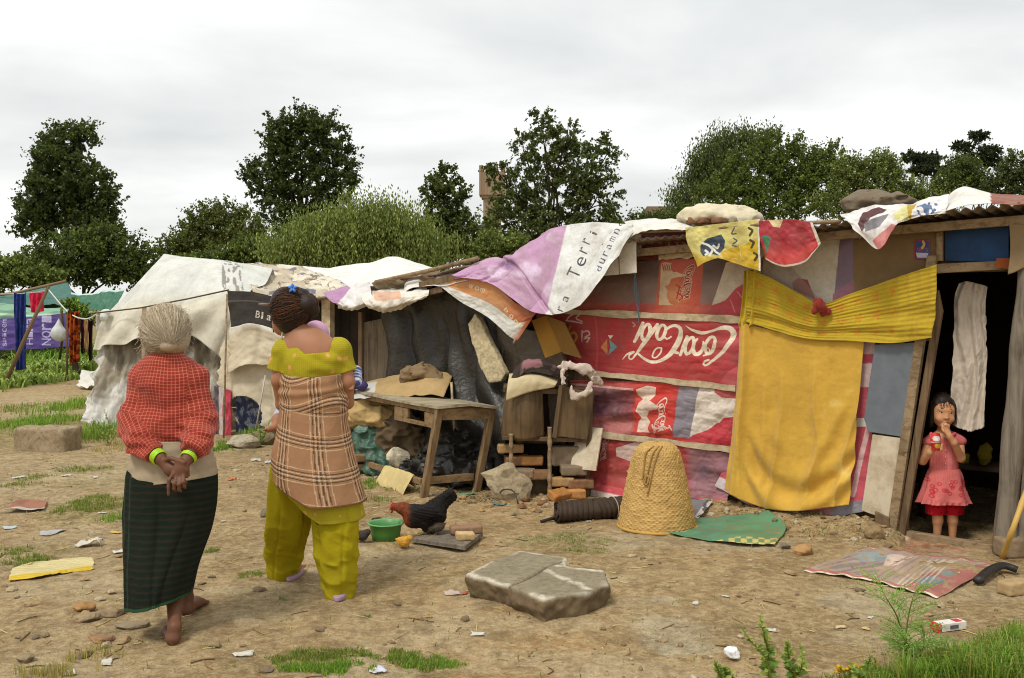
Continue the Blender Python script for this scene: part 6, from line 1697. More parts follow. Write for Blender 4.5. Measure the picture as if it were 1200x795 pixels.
# ------------------------------------------------------------------ old woman
def old_woman():
 d0 = 4.76; P = lambda x, y, dd=0.: D(x, y, d0 + dd)
 base = G(200, 742); t = thing('person', base, 'barefoot old woman with grey hair in a red checked shirt, hands clasped behind her back', 'person', None)
 h1, h2 = G(201, 757), G(217, 722)
 S = SDF()
 S.ell(P(195, 389, .02), (.082, .098, .112), .02); S.cone(P(196, 405, .0), P(197, 425, -.01), .052, .06, .03)
 S.chain([P(197, 440), P(198, 480, -.01), P(200, 520), P(200, 556)], [.10, .12, .12, .13], .05, (1, .7, 1))
 S.cone(P(197, 430), P(168, 443), .045, .045, .04); S.cone(P(197, 430), P(227, 442), .045, .045, .04)
 WL, WR = P(187, 537, -.185), P(221, 536, -.20)
 S.chain([P(168, 444), P(156, 497, -.04), P(166, 520, -.11), WL], [.052, .042, .036, .026], .02)
 S.chain([P(227, 443), P(237, 495, -.04), P(233, 518, -.12), WR], [.052, .042, .036, .026], .02)
 # left hand: palm lies across, fingers wrap behind the right one
 PL = P(200, 551, -.205); S.cone(WL, PL, .026, .028, .015, (1, .75, 1)); S.cone(PL, P(206, 556, -.20), .027, .024, .012, (1, .7, 1))
 fingers(S, [[P(204, 548, -.215), P(213, 549, -.235), P(219, 552, -.235), P(221, 557, -.225)], [P(206, 552, -.215), P(214, 555, -.24), P(219, 559, -.235)], [P(207, 556, -.215), P(214, 561, -.235), P(218, 566, -.225)],
    [P(206, 559, -.21), P(211, 566, -.225), P(214, 571, -.215)]])
 fingers(S, [[P(192, 540, -.20), P(200, 537, -.225), P(210, 540, -.245), P(216, 542, -.25)]], .0105)
 # right hand: palm down, index finger pointing at the ground
 PR = P(212, 549, -.235); S.cone(WR, PR, .025, .030, .015, (1, .7, 1)); S.cone(PR, P(207, 556, -.24), .030, .026, .012, (1, .65, 1))
 fingers(S, [[P(203, 555, -.25), P(198, 563, -.262), P(197.5, 571, -.265), P(197.5, 580, -.262)], [P(207, 559, -.25), P(204, 567, -.27), P(204, 573, -.265), P(206, 576, -.25)],
    [P(211, 560, -.25), P(209.5, 568, -.272), P(210, 574, -.265), P(212, 576, -.25)], [P(215, 558, -.25), P(215, 565, -.268), P(216, 570, -.26), P(217, 572, -.25)]])
 # legs and bare feet
 an1, an2 = h1 + A(.004, .03, .075), h2 + A(.0, .03, .085)
 S.chain([P(190, 556), P(199, 650, -.04), (an1 + P(203, 690, .06)) / 2 + A(.0, 0, .05), an1], [.085, .052, .036, .028], .03)
 S.chain([P(212, 556), P(214, 640, .12), (an2 + P(216, 690, .18)) / 2 + A(0, 0, .05), an2], [.085, .052, .036, .028], .03)
 for an, h, yaw in ((an1, h1, -.35), (an2, h2, .1)):
  f = A(math.sin(yaw), math.cos(yaw), 0); s = A(f[1], -f[0], 0)
  S.cone(an, h + A(0, .02, .030), .028, .029, .02); S.cone(h + A(0, .02, .028), h + f * .12 + A(0, 0, .034), .032, .036, .02, (1, 1, .8)); S.cone(h + f * .12 + A(0, 0, .03), h + f * .17 + A(0, 0, .02), .04, .036, .015, (1, 1, .55))
  for q in range(5): S.cone(h + f * .17 + s * (.016 * (q - 2)) + A(0, 0, .018), h + f * (.215 - .007 * abs(q - 1.5)) + s * (.018 * (q - 2)) + A(0, 0, .013), .0105, .009, .006)
 v, f = S.mesh(.0056); v[:, 2] = np.maximum(v[:, 2], gh(v[:, 0], v[:, 1]) - .004)
 mb = MB(); mb.add(v, f); body = mb.build('body', M_SKIN_OLD, t)
 # hair: loose grey hair drawn into a low knot
 hc = P(195, 386, .01); S = SDF(); S.ell(hc, (.104, .112, .112), .02); S.ell(P(196, 402, -.04), (.07, .06, .05), .05); S.ell(P(197, 405, -.105), (.042, .035, .03), .02); S.ell(P(206, 398, -.02), (.06, .07, .06), .04)
 v, f = S.mesh(.0075); mb = MB()
 gc = [srgb(178, 162, 136), srgb(200, 184, 156), srgb(156, 140, 116), srgb(214, 200, 174), srgb(190, 172, 144)]
 mb.add(v, f, srgb(168, 152, 128) * (1 + .1 * fbm(v[:, 0] * 12, v[:, 1] * 12, v[:, 2] * 12, 5, 2))[:, None])
 knot = P(197, 399, -.125)
 S = SDF(); S.ell(P(197, 403, -.115), (.034, .022, .026), .01); v, f = S.mesh(.006); mb.add(v, f, srgb(150, 132, 106))
 def rt(rg):
  a = rg.uniform(-2.0, 2.0); e = rg.uniform(-.95, 1.45); q = A(math.sin(a) * math.cos(e), -math.cos(a) * math.cos(e) * rg.uniform(-.4, 1), math.sin(e)); q = unit(q)
  return hc + q * A(.109, .117, .117), knot + rg.normal(0, .010, 3) * A(1.6, .6, 1)
 strands(mb, rt, hc, 3000, .0009, gc, 4, .016, .004, 9)
 rg = np.random.default_rng(8)
 for i in range(150):                                    # flyaway strands
  a = rg.uniform(0, 2 * math.pi); q = A(math.cos(a), rg.uniform(-.6, .2), math.sin(a) * .9 + .1); q = unit(q); p0 = hc + q * .106
  mb.tube(crom([p0, p0 + q * .012 + A(0, 0, -.01), p0 + q * rg.uniform(.01, .03) + A(rg.normal(0, .02), 0, -rg.uniform(.02, .06))], 6), .0009, 3, gc[rg.integers(0, 5)], cap=False)
 mb.build('hair', M_HAIRG, t)
 # shirt
 S = SDF(); tor = SDF()
 for Q in (S,):
  Q.cone(P(197, 454), P(198, 500), .145, .168, .05, (1, .74, 1)); Q.cone(P(198, 500), P(200, 548), .168, .165, .05, (1, .72, 1))
  Q.cone(P(197, 422, -.01), P(170, 440, -.0), .055, .058, .05); Q.cone(P(197, 422, -.01), P(225, 439, .0), .055, .058, .05); Q.ell(P(197, 448, -.055), (.115, .075, .10), .06)
  Q.cone(P(196, 416, -.005), P(196, 411, 0), .064, .060, .015)
 ARM = [[P(168, 446), P(156, 495, -.03), P(166, 520, -.11), P(180, 533, -.165)], [P(227, 445), P(236.5, 494, -.03), P(233, 518, -.12), P(225, 530, -.175)]]
 RAD = [.058, .066, .060, .048]
 for a in ARM: S.chain(a, RAD, .045)
 slv = SDF()
 for a in ARM: slv.chain(a, [r + .006 for r in RAD], .0)
 hem = P(0, 529)[2]
 def cut(q):
  ds = np.full(q.shape[:-1], 9.)
  for p in slv.p: ds = np.minimum(ds, SDF.dist(p, q))
  return np.minimum(hem + .012 * np.sin(q[..., 0] * 14 + 1) - q[..., 2], ds)
 S.cut(cut)
 for a in ARM:
  e, dr = a[3], unit(a[3] - a[2]); S.cut(lambda q, e=e, dr=dr: np.where(np.linalg.norm(q - e, axis=-1) < .10, (q - e) @ dr - .004, -1.))
 def wr(q):
  u = q[:, 0] - P(198, 0)[0]; z = q[:, 2]
  low = sstep(1.25, .95, z)
  return -.008 * crumple(q[:, 0] * 7, q[:, 1] * 5, q[:, 2] * 10, 13, 2) + .007 * fbm(q[:, 0] * 9, q[:, 1] * 9, q[:, 2] * 13, 3, 3) + .006 * low * np.sin(z * 95 + u * 22 + 3 * fbm(u * 8, z * 6, 0, 6, 2)) * sstep(-.2, .5, fbm(u * 5, z * 7, 0, 7, 2) + .2) + .004 * fbm(q[:, 0] * 26, q[:, 1] * 20, q[:, 2] * 34, 9, 2)
 v, f = S.mesh(.0062, wr)
 ua = v - P(198, 470); tv = np.stack([np.arctan2(ua[:, 0], -ua[:, 1] + .03) * .17, ua[:, 2] + .004 * np.sin(ua[:, 0] * 30), 0 * ua[:, 0]], 1)
 la = limb_uv(v, [(a[i], a[i + 1], RAD[i], .3 * k) for k, a in enumerate(ARM) for i in range(3)])
 da = np.min([SDF.dist(p, v) for p in slv.p], 0); dt = np.minimum(SDF.dist(S.p[0], v), SDF.dist(S.p[1], v))
 uv = np.where((da < dt)[:, None], la, tv)
 m = MT('red_checked_cotton', .9, .12); x = m.sep(m.attr('uvw', 'Vector'))
 fr = lambda s, p: m.math('FRACT', m.math('DIVIDE', s, p))
 l1 = m.math('LESS_THAN', fr(x[0], .0185), .12); l2 = m.math('LESS_THAN', fr(x[1], .0150), .13)
 l3 = m.math('LESS_THAN', m.math('ABSOLUTE', m.math('SUBTRACT', fr(x[0], .0185), .56)), .18); l4 = m.math('LESS_THAN', m.math('ABSOLUTE', m.math('SUBTRACT', fr(x[1], .0150), .56)), .18)
 c = m.mix(m.math('MULTIPLY', m.math('MAXIMUM', l3, l4), .45), srgb(164, 60, 46), srgb(122, 40, 36))
 c = m.mix(m.math('MULTIPLY', m.math('MAXIMUM', l1, l2), .55), c, srgb(212, 150, 120))
 c = m.mix(m.ramp(m.noise(5, 5), [(.4, 0), (.7, .35)]), c, srgb(112, 30, 28)); m.col(c); m.bump(m.noise(70, 4), .3, .004); m.b.inputs['Sheen Weight'].default_value = .15
 mb = MB(); mb.add(v, f, None, uv); mb.build('shirt', m.m, t)
 # sash cloth round the waist and wrapped skirt
 def px_ring(y, x0, x1, ry, dd=0.): a, b = P(x0, y, dd), P(x1, y, dd); return ((a[0] + b[0]) / 2, d0 + dd, a[2], (b[0] - a[0]) / 2, ry)
 PT, ff, aa, tt = loft([px_ring(514, 158, 244, .135), px_ring(530, 155, 248, .145), px_ring(546, 151, 252, .155), px_ring(562, 150, 254, .16)], 90, 50,
      lambda a, q: 1 + .008 * np.sin(q * 22 + a * 2) + .008 * fbm(a * 3, q * 5, 0, 3, 3))
 PT[..., 2] += -.028 * np.cos(aa - math.pi * .75 - .6) * tt * .9
 mb = MB(); mb.add(PT.reshape(-1, 3), ff, srgb(168, 152, 128) * (1 + .08 * fbm(aa * 5, tt * 12, 0, 4, 3)).reshape(-1, 1)); mb.build('waist_sash', M_FAB, t)
 def fold(a, q):
  k = q ** .8
  back = np.exp(-((np.angle(np.exp(1j * (a - (-math.pi / 2 + .15 + .25 * q))))) / .22) ** 2)
  sharp = -.10 * (1 - np.abs(np.sin((a + math.pi / 2 - .32 * q + .1) * 1.5))) ** 6 * sstep(.05, .35, q) - .05 * (1 - np.abs(np.sin((a + .75 + .4 * q) * 2))) ** 7 * k
  return 1 + sharp + .035 * k * np.sin(a * 5 + 2 * q + .6) + .018 * k * np.sin(a * 11 + 4 * q) - .09 * k * back * np.sin(np.pi * np.clip(q * 1.1, 0, 1)) + .015 * fbm(a * 2, q * 6, 0, 5, 3)
 PT, ff, aa, tt = loft([px_ring(546, 152, 252, .145), px_ring(562, 148, 254, .16), px_ring(600, 146.5, 251, .18, .0), px_ring(640, 147.5, 240, .20, -.02), px_ring(672, 150, 230, .21, -.045), px_ring(700, 152, 224, .21, -.06)], 220, 150, fold)
 PT[..., 2] += (.03 * np.cos(aa) - .005) * tt ** 3
 z = PT[..., 2]; ux = PT[..., 0] - P(200, 0)[0]
 c = np.ones(z.shape + (3,)) * srgb(27, 35, 29)
 c = blend(c, .5 + .5 * np.sin(z * 2 * math.pi / .031 + .4 * np.sin(aa * 2)) > .68, srgb(48, 40, 33), .75)
 c = blend(c, .5 + .5 * np.sin(z * 2 * math.pi / .0155) > .8, srgb(24, 40, 31), .6)
 for x0, q in ((-.195, srgb(50, 74, 58)), (-.155, srgb(46, 62, 50))): c = blend(c, (np.abs(ux - x0 - .03 * tt) < .004) & (np.sin(aa) < .2), q, .8)
 c = blend(c, tt > .975, srgb(48, 84, 58), .8)
 mb = MB(); mb.add(PT.reshape(-1, 3), ff, c.reshape(-1, 3)); mb.build('skirt', M_FAB, t)
 mbg = m_plain('lime_glass', srgb(176, 222, 40), .25, .5, .15, 30)
 for (wp, ax, nn) in ((P(186, 536, -.18), unit(WL - P(170, 523, -.12)), 5), (P(220.5, 536.5, -.2), unit(WR - P(232, 520, -.13)), 3)):
  mb = MB(); x = unit(np.cross(ax, A(0, 0, 1))); y = np.cross(ax, x); an = np.linspace(0, 2 * math.pi, 24)
  for k in range(nn): mb.tube(wp + ax * (.007 * (k - nn / 2)) + .034 * (np.cos(an)[:, None] * x + np.sin(an)[:, None] * y), .0036, 6, cap=False)
  mb.build('bangles', mbg, t)
old_woman()

# ------------------------------------------------------------------ woman in yellow
def young_woman():
 d0 = 5.36; P = lambda x, y, dd=0.: D(x, y, d0 + dd)
 t = thing('person', G(365, 694), 'woman with dark hair in a bun, yellow clothes and a brown checked shawl', 'person')
 fl, fr = G(338, 683), G(395, 706)
 S = SDF()
 hd = P(338, 368, .04)
 S.ell(hd, (.078, .095, .105), .02); S.ell(P(331, 380, .07), (.055, .07, .065), .03); S.cone(P(345, 385, .0), P(354, 404, -.01), .044, .048, .03)
 S.ell(P(332.5, 381, .0), (.012, .02, .028), .008)
 S.chain([P(362, 408, -.0), P(366, 440, 0), P(366, 500, 0), P(366, 560, 0)], [.12, .125, .115, .14], .05, (1, .68, 1))
 S.cone(P(353, 405), P(333, 411), .042, .044, .05); S.cone(P(357, 405), P(398, 410), .044, .044, .05); S.ell(P(366, 416, -.03), (.115, .065, .085), .05)
 S.chain([P(332, 411), P(327, 446, .0), P(331, 474, .05), P(345, 470, .20)], [.046, .039, .034, .03], .02)
 S.chain([P(399, 410), P(407, 448, .0), P(407, 472, .06), P(390, 466, .22)], [.046, .039, .034, .03], .02)
 for wq, sx in ((P(345, 470, .20), 1), (P(390, 466, .22), -1)):          # hands under the baby
  pm = wq + A(.05 * sx, .03, .01); S.cone(wq, pm, .028, .032, .012, (1, .7, 1))
  fingers(S, [[pm + A(.02 * sx, .0, .02 - .016 * q), pm + A(.05 * sx, .015, .018 - .016 * q), pm + A(.075 * sx, .01, .016 - .016 * q)] for q in range(4)]); fingers(S, [[wq + A(.02 * sx, 0, .03), wq + A(.05 * sx, .0, .05), wq + A(.07 * sx, 0, .055)]], .0095)
 for a, ft in ((P(345, 560), fl + A(0, .07, 0)), (P(388, 565), fr + A(0, .07, 0))):
  S.chain([a, (a + ft) / 2 + A(0, .02, .02), ft + A(0, .02, .08)], [.09, .062, .038], .03); S.cone(ft + A(0, .02, .05), ft + A(0, .15, .03), .034, .034, .02, (1, 1, .7))
  for q in range(5): S.cone(ft + A(.014 * (q - 2), .17, .026), ft + A(.016 * (q - 2), .215, .022), .010, .009, .006)
 v, f = S.mesh(.007); mb = MB(); mb.add(v, f); body = mb.build('body', M_SKIN, t)
 # hair with a rolled bun
 hc = P(339, 363, .02); S = SDF(); S.ell(hc, (.096, .105, .118), .02); S.ell(P(342, 380, .0), (.062, .064, .06), .04); S.ell(P(333, 360, .05), (.075, .09, .11), .03)
 b0 = P(360, 357, -.02); S.ell(b0, (.058, .062, .058), .012); S.ell(P(354, 346, .0), (.045, .05, .036), .012); S.ell(P(366, 363, -.01), (.04, .045, .04), .012)
 v, f = S.mesh(.0065, lambda q: .003 * fbm(q[:, 0] * 50, q[:, 1] * 18, q[:, 2] * 24, 3, 3)); mb = MB()
 hcol = [srgb(46, 30, 20), srgb(72, 44, 24), srgb(30, 22, 18), srgb(104, 64, 34)]
 mb.add(v, f, srgb(40, 27, 19) * (1 + .3 * fbm(v[:, 0] * 60, v[:, 1] * 20, v[:, 2] * 30, 5, 2))[:, None])
 def rt(rg):
  a = rg.uniform(-2.1, 2.0); e = rg.uniform(-1.1, 1.35); q = unit(A(math.sin(a) * math.cos(e), -math.cos(a) * math.cos(e), math.sin(e)))
  return hc + q * A(.098, .107, .120), b0 + rg.normal(0, .016, 3)
 strands(mb, rt, hc, 1500, .0011, hcol, 14, .01, .003, 8)
 rg = np.random.default_rng(18)
 for i in range(130):                                   # coils of the bun
  c = b0; x = unit(rg.normal(0, 1, 3)); x = unit(x * A(1, .5, 1)); y = unit(np.cross(x, A(.3, 1, .2))); r0 = rg.uniform(.056, .062); an = np.linspace(rg.uniform(0, 6), rg.uniform(6, 9), 9)
  mb.tube(c + r0 * (np.cos(an)[:, None] * x + np.sin(an)[:, None] * y), .0016, 4, np.asarray(hcol[rg.integers(0, 4)]), cap=False)
 for i in range(30):
  p0 = P(320 + rg.uniform(0, 4), 345 + rg.uniform(0, 20), .06); mb.tube(crom([p0, p0 + A(-.012, 0, -.05), p0 + A(-.004 + rg.normal(0, .006), 0, -.12)], 7), .0011, 3, hcol[rg.integers(0, 4)], cap=False)
 hair = mb.build('hair', M_HAIRB, t)
 mb = MB(); c = P(343, 338, -.06)
 for k in range(5):
  a = k * 2 * math.pi / 5 + .3; q = A(math.cos(a), -.3, math.sin(a)); mb.tube([c, c + q * .016, c + q * .026], [.010, .008, .003], 6, srgb(70, 130, 216))
 mb.build('hair_clip', m_plain('blue_plastic', srgb(70, 130, 216), .3, .5, .1), hair)
 mb = MB(); an = np.linspace(0, 2 * math.pi, 24); mb.tube(P(357, 351, -.045) + np.stack([.026 * np.cos(an), .01 * np.sin(an), .022 * np.sin(an)], 1), .008, 6, srgb(120, 50, 50), cap=False); mb.build('hair_band', M_FAB, hair)
 mb = MB()
 for q in np.linspace(-.2, 1.15, 34):
  a = -math.pi / 2 + (q - .5) * 2.2; p = P(354, 392, -.0) + A(.066 * math.cos(a), .060 * math.sin(a), -.006 + .012 * math.cos(a)); vv, f2 = ICO1; mb.add(vv * .0055 + p, f2, srgb(190, 40, 30))
 mb.build('necklace', m_plain('red_beads', srgb(190, 40, 30), .3, .5, .1), t)
 mb = MB(); e = P(331.5, 385, -.022); mb.tube([e, e + A(-.004, 0, -.03), e + A(-.010, 0, -.075)], [.003, .004, .006], 6, srgb(216, 206, 190)); mb.build('earring', m_plain('pale_metal', srgb(216, 206, 190), .3, .5, .1), t)
 # blouse with a wide low neckline at the back and short sleeves
 S = SDF(); S.cone(P(365, 432), P(366, 470), .160, .160, .05, (1, .72, 1)); S.cone(P(356, 406, .0), P(335, 411), .062, .056, .05); S.cone(P(366, 406), P(396, 410), .064, .056, .05); S.ell(P(366, 426, -.045), (.14, .085, .09), .05)
 ARM = [[P(332, 412), P(326, 433, .005)], [P(399, 411), P(406, 434, .005)]]
 S.chain(ARM[0], [.060, .056], .03); S.chain(ARM[1], [.060, .056], .03); slv = SDF(); slv.chain(ARM[0], [.078, .072], 0); slv.chain(ARM[1], [.078, .072], 0)
 zc = P(0, 456)[2]; S.cut(lambda q: zc - q[..., 2])
 nl = [A(P(x, y)[0], 0, P(x, y)[2]) for x, y in ((341, 376), (345, 392), (351, 405), (362, 414), (389, 412), (391, 398), (388, 376))]; npoly = [(p[0], p[2]) for p in nl]
 def neck(q):
  d = seg_dist(q[..., 0], q[..., 2], npoly + [npoly[0]]); return np.where(inpoly(q[..., 0], q[..., 2], npoly), d, -d)
 S.cut(neck)
 for a in ARM:
  e, dr = a[1], unit(a[1] - a[0]); S.cut(lambda q, e=e, dr=dr: np.where(np.linalg.norm(q - e, axis=-1) < .09, (q - e) @ dr - .008, -1.))
 v, f = S.mesh(.0052, lambda q: -.005 * crumple(q[:, 0] * 8, q[:, 1] * 6, q[:, 2] * 8, 17, 2) + .006 * fbm(q[:, 0] * 10, q[:, 1] * 10, q[:, 2] * 14, 3, 3) + .003 * np.sin(q[:, 2] * 90 + q[:, 0] * 30) * sstep(0, .4, fbm(q[:, 0] * 6, q[:, 2] * 6, 0, 7, 2)))
 ua = v - P(366, 430); uv = np.stack([np.arctan2(ua[:, 0], -ua[:, 1] + .03) * .17, ua[:, 2], 0 * ua[:, 0]], 1)
 m = MT('yellow_print_cotton', .85, .15); x = m.sep(m.attr('uvw', 'Vector')); fr_ = lambda s, p: m.math('FRACT', m.math('DIVIDE', s, p))
 g = m.math('MAXIMUM', m.math('LESS_THAN', fr_(x[0], .011), .22), m.math('LESS_THAN', fr_(x[1], .011), .22))
 c = m.mix(m.math('MULTIPLY', g, .35), srgb(168, 156, 36), srgb(132, 122, 28))
 vo = m.vor(17, m.attr('uvw', 'Vector')); c = m.mix(m.math('MULTIPLY', m.math('LESS_THAN', vo, .22), .8), c, srgb(214, 150, 100)); c = m.mix(m.math('LESS_THAN', vo, .09), c, srgb(196, 190, 40))
 m.col(c); m.bump(m.noise(80, 4), .25, .003); MY = m.m
 mb = MB(); mb.add(v, f, None, uv); mb.build('blouse', MY, t)
 # trousers, kurta hem, shawl
 def ring(y, x0, x1, ry, dd=0.): a, b = P(x0, y, dd), P(x1, y, dd); return ((a[0] + b[0]) / 2, d0 + dd, a[2], (b[0] - a[0]) / 2, ry)
 mb = MB(); yc = srgb(164, 150, 26)
 def pf(sd): return lambda a, q: 1 + .065 * crumple(a * .9 + sd + q * 2, q * 8 - a * .5, 0, int(sd * 9), 2) * sstep(.2, .6, q) + .05 * np.sin(a * 3 + 5 * q + sd) * q + .045 * np.sin(q * 30 + 2.5 * np.sin(a + sd)) * sstep(.35, .9, q) * (.5 + .5 * np.sin(a * 2 + sd)) + .055 * np.sin(a * 7 + sd) * (1 - q) - .09 * (1 - np.abs(np.sin(a * 2.5 + sd + .8 * q))) ** 5 * sstep(.15, .4, q) + .02 * fbm(a * 2, q * 9, 0, int(sd * 3), 3)
 for rg_, sd in (([ring(545, 318, 372, .11), ring(580, 314, 366, .12, .04), ring(620, 312, 362, .115, .10), ring(648, 311, 356, .11, .24), ring(667, 313, 353, .105, .30), ring(676, 315, 351, .10, .32)], 1.0),
     ([ring(545, 362, 418, .11), ring(580, 364, 420, .12, -.02), ring(620, 366, 421, .12, -.05), ring(660, 370, 420, .115, -.05), ring(687, 377, 417, .105, -.05), ring(699, 379, 415, .10, -.05)], 2.3)):
  PT, ff, aa, tt = loft(rg_, 110, 130, pf(sd)); mb.add(PT.reshape(-1, 3), ff, (yc * (1 + .0 * aa)[..., None]).reshape(-1, 3))
 mb.build('trousers', M_FAB, t)
 PT, ff, aa, tt = loft([ring(540, 326, 418, .17), ring(575, 330, 421, .18), ring(606, 338, 427, .195)], 100, 40, lambda a, q: 1 + .02 * np.sin(a * 9) * q + .01 * fbm(a * 3, q * 5, 0, 3, 2))
 PT[..., 2] += np.where(np.cos(aa) < -.1, .14 * np.abs(np.cos(aa)) * tt, 0)
 uv = np.stack([aa * .19, PT[..., 2], 0 * aa], -1); mb = MB(); mb.add(PT.reshape(-1, 3), ff, None, uv.reshape(-1, 3)); mb.build('kurta_hem', MY, t)
 def sf(a, q):
  wrap = .022 * crumple(a * 1.2, q * 4 + a * .3, 0, 21, 2)
  wrap = wrap + .035 * np.sin(q * 60 + a * 1.5 + 2 * np.sin(a)) * np.exp(-((q - .16) / .10) ** 2) + .05 * np.exp(-((q - .22 + .02 * np.sin(a * 2)) / .05) ** 2)
  return 1 + wrap + .012 * np.sin(a * 6 + q * 3) * q + .012 * fbm(a * 2, q * 6, 0, 5, 3)
 PT, ff, aa, tt = loft([ring(436, 331, 404, .14), ring(450, 328, 406, .155), ring(470, 329, 407, .15), ring(500, 326, 410, .165), ring(535, 320, 417, .20), ring(565, 318, 424, .225), ring(584, 319, 429, .235)], 320, 260, sf)
 PT[..., 2] += tt ** 3 * .14 * np.clip(-np.cos(aa), 0, 1) ** 1.2 - .01 * tt
 PT[..., 2] += (.05 * np.sin(aa)) * np.exp(-(tt / .12) ** 2) * .4
 u, w = aa * .19, PT[..., 2] + .030 * np.sin(aa * 1.3 + .8) + np.where(tt < .3, .05 * np.sin(aa * 2), 0)
 c = np.ones(u.shape + (3,)) * srgb(164, 124, 92)
 u2 = u + .05 * (PT[..., 2] - 1.0)
 for q, p, o in ((u2, .185, .03), (w, .175, .055)):
  s_ = (q + o) % p
  for pos, wd, cc in ((.022, .0026, srgb(74, 56, 46)), (.033, .002, srgb(206, 182, 152)), (.042, .003, srgb(78, 58, 46)), (.053, .002, srgb(206, 182, 152)), (.062, .0026, srgb(80, 60, 48)), (.008, .0022, srgb(206, 176, 140)), (.078, .0022, srgb(206, 176, 140))):
   c = blend(c, np.abs(s_ - pos) < wd, cc, .85)
 c = blend(c, tt > .985, srgb(120, 84, 60))
 mb = MB(); mb.add(PT.reshape(-1, 3), ff, c.reshape(-1, 3)); mb.build('shawl', M_FAB, t)
 sm = m_plain('lilac_rubber', srgb(176, 146, 170), .6, .3, .15, 12)
 for ft in (fl + A(0, .045, 0), fr + A(0, .03, 0)):
  mb = MB(); n = 12; o = []
  for q in np.linspace(0, 2 * math.pi, 28, endpoint=False): o.append((.046 * math.cos(q) * (1 + .15 * math.sin(q)), .135 * math.sin(q) + .10))
  a = np.array([ft + A(x, y, .0) for x, y in o]); a[:, 2] = ft[2] + .002; b = a + A(0, 0, .024); m_ = len(o)
  mb.add(np.concatenate([a, b]), [tuple(range(m_))[::-1], tuple(range(m_, 2 * m_))] + [(i, (i + 1) % m_, (i + 1) % m_ + m_, i + m_) for i in range(m_)]); mb.build('slipper', sm, t, bevel=.004)
young_woman()

# ------------------------------------------------------------------ baby held against her chest
def baby():
 P = lambda x, y, dd=0.: D(x, y, 5.36 + dd)
 t = thing('person', P(368, 470, .24), 'baby in a striped blue top held in front of the woman in the checked shawl', 'person')
 S = SDF(); hc = P(369, 395, .20); S.ell(hc, (.062, .066, .074), .02); S.ell(hc + A(.0, -.06, -.02), (.010, .012, .012), .01); S.cone(hc - A(0, 0, .06), P(368, 420, .22), .035, .04, .03)
 S.chain([P(368, 425, .22), P(368, 470, .23)], [.075, .085], .03)
 RA = [P(376, 425, .20), P(400, 438, .16), P(416, 436, .09), P(417, 446, .03), P(412, 448, -.01)]; S.chain(RA, [.035, .03, .027, .023, .016], .015)
 S.ell(RA[-1] + A(-.005, -.005, -.012), (.017, .014, .02), .008)
 fingers(S, [[RA[-1] + A(-.010 + .007 * q, -.012, -.02), RA[-1] + A(-.012 + .007 * q, -.018, -.036), RA[-1] + A(-.012 + .007 * q, -.010, -.044)] for q in range(4)], .0052, .003); fingers(S, [[RA[-1] + A(-.012, -.01, -.006), RA[-1] + A(-.026, -.016, -.014), RA[-1] + A(-.032, -.014, -.022)]], .006, .003)
 LL = [P(360, 475, .22), P(335, 478, .20), P(326, 492, .10), P(323, 501, .06)]; S.chain(LL, [.05, .04, .032, .024], .02); S.cone(LL[-1], LL[-1] + A(-.035, -.03, -.008), .022, .018, .012); S.chain([P(374, 475, .22), P(390, 490, .2), P(392, 500, .2)], [.05, .04, .025], .02)
 for q in range(5): S.cone(LL[-1] + A(-.04, -.035 + .010 * (q - 2), -.004 - .003 * q), LL[-1] + A(-.052, -.042 + .011 * (q - 2), -.006 - .003 * q), .006, .005, .003)
 v, f = S.mesh(.0052); mb = MB(); mb.add(v, f); mb.build('body', M_SKIN, t)
 S = SDF(); S.chain([P(368, 428, .22), P(368, 472, .23)], [.085, .095], .03); S.chain(RA[:4], [.042, .038, .036, .034], .015); v, f = S.mesh(.007, lambda q: .004 * fbm(q[:, 0] * 20, q[:, 1] * 20, q[:, 2] * 20, 3, 2))
 L = limb_uv(v, [(RA[0], RA[1], .04, 0), (RA[1], RA[2], .04, 0), (RA[2], RA[3], .035, 0), (P(368, 420, .22), P(368, 480, .23), .09, 0)]); k = np.floor(L[:, 1] / .011).astype(int) % 4
 c = np.array([srgb(224, 228, 234), srgb(76, 100, 160), srgb(196, 206, 224), srgb(120, 90, 150)])[k]; mb = MB(); mb.add(v, f, c); mb.build('striped_top', M_FAB, t)
 S = SDF(); S.chain(LL[1:3], [.046, .036], .015); v, f = S.mesh(.007); mb = MB(); mb.add(v, f, srgb(176, 180, 204)); mb.build('trouser_leg', M_FAB, t)
 S = SDF(); S.ell(hc + A(.004, .004, .012), (.074, .078, .08), .01); S.cut(lambda q: (hc[1] - .03 - q[..., 1]) * .6 + (hc[2] - .05 - q[..., 2])); v, f = S.mesh(.006); mb = MB(); mb.add(v, f, srgb(206, 160, 190)); mb.build('hood', M_FAB, t)
 for sx in (-.022, .022):
  mb = MB(); vv, ff = ICO2; mb.add(vv * A(.009, .005, .006) + hc + A(sx, -.060, .006), ff, srgb(20, 14, 10)); mb.build('eye', M_HAIRB, t)
baby()

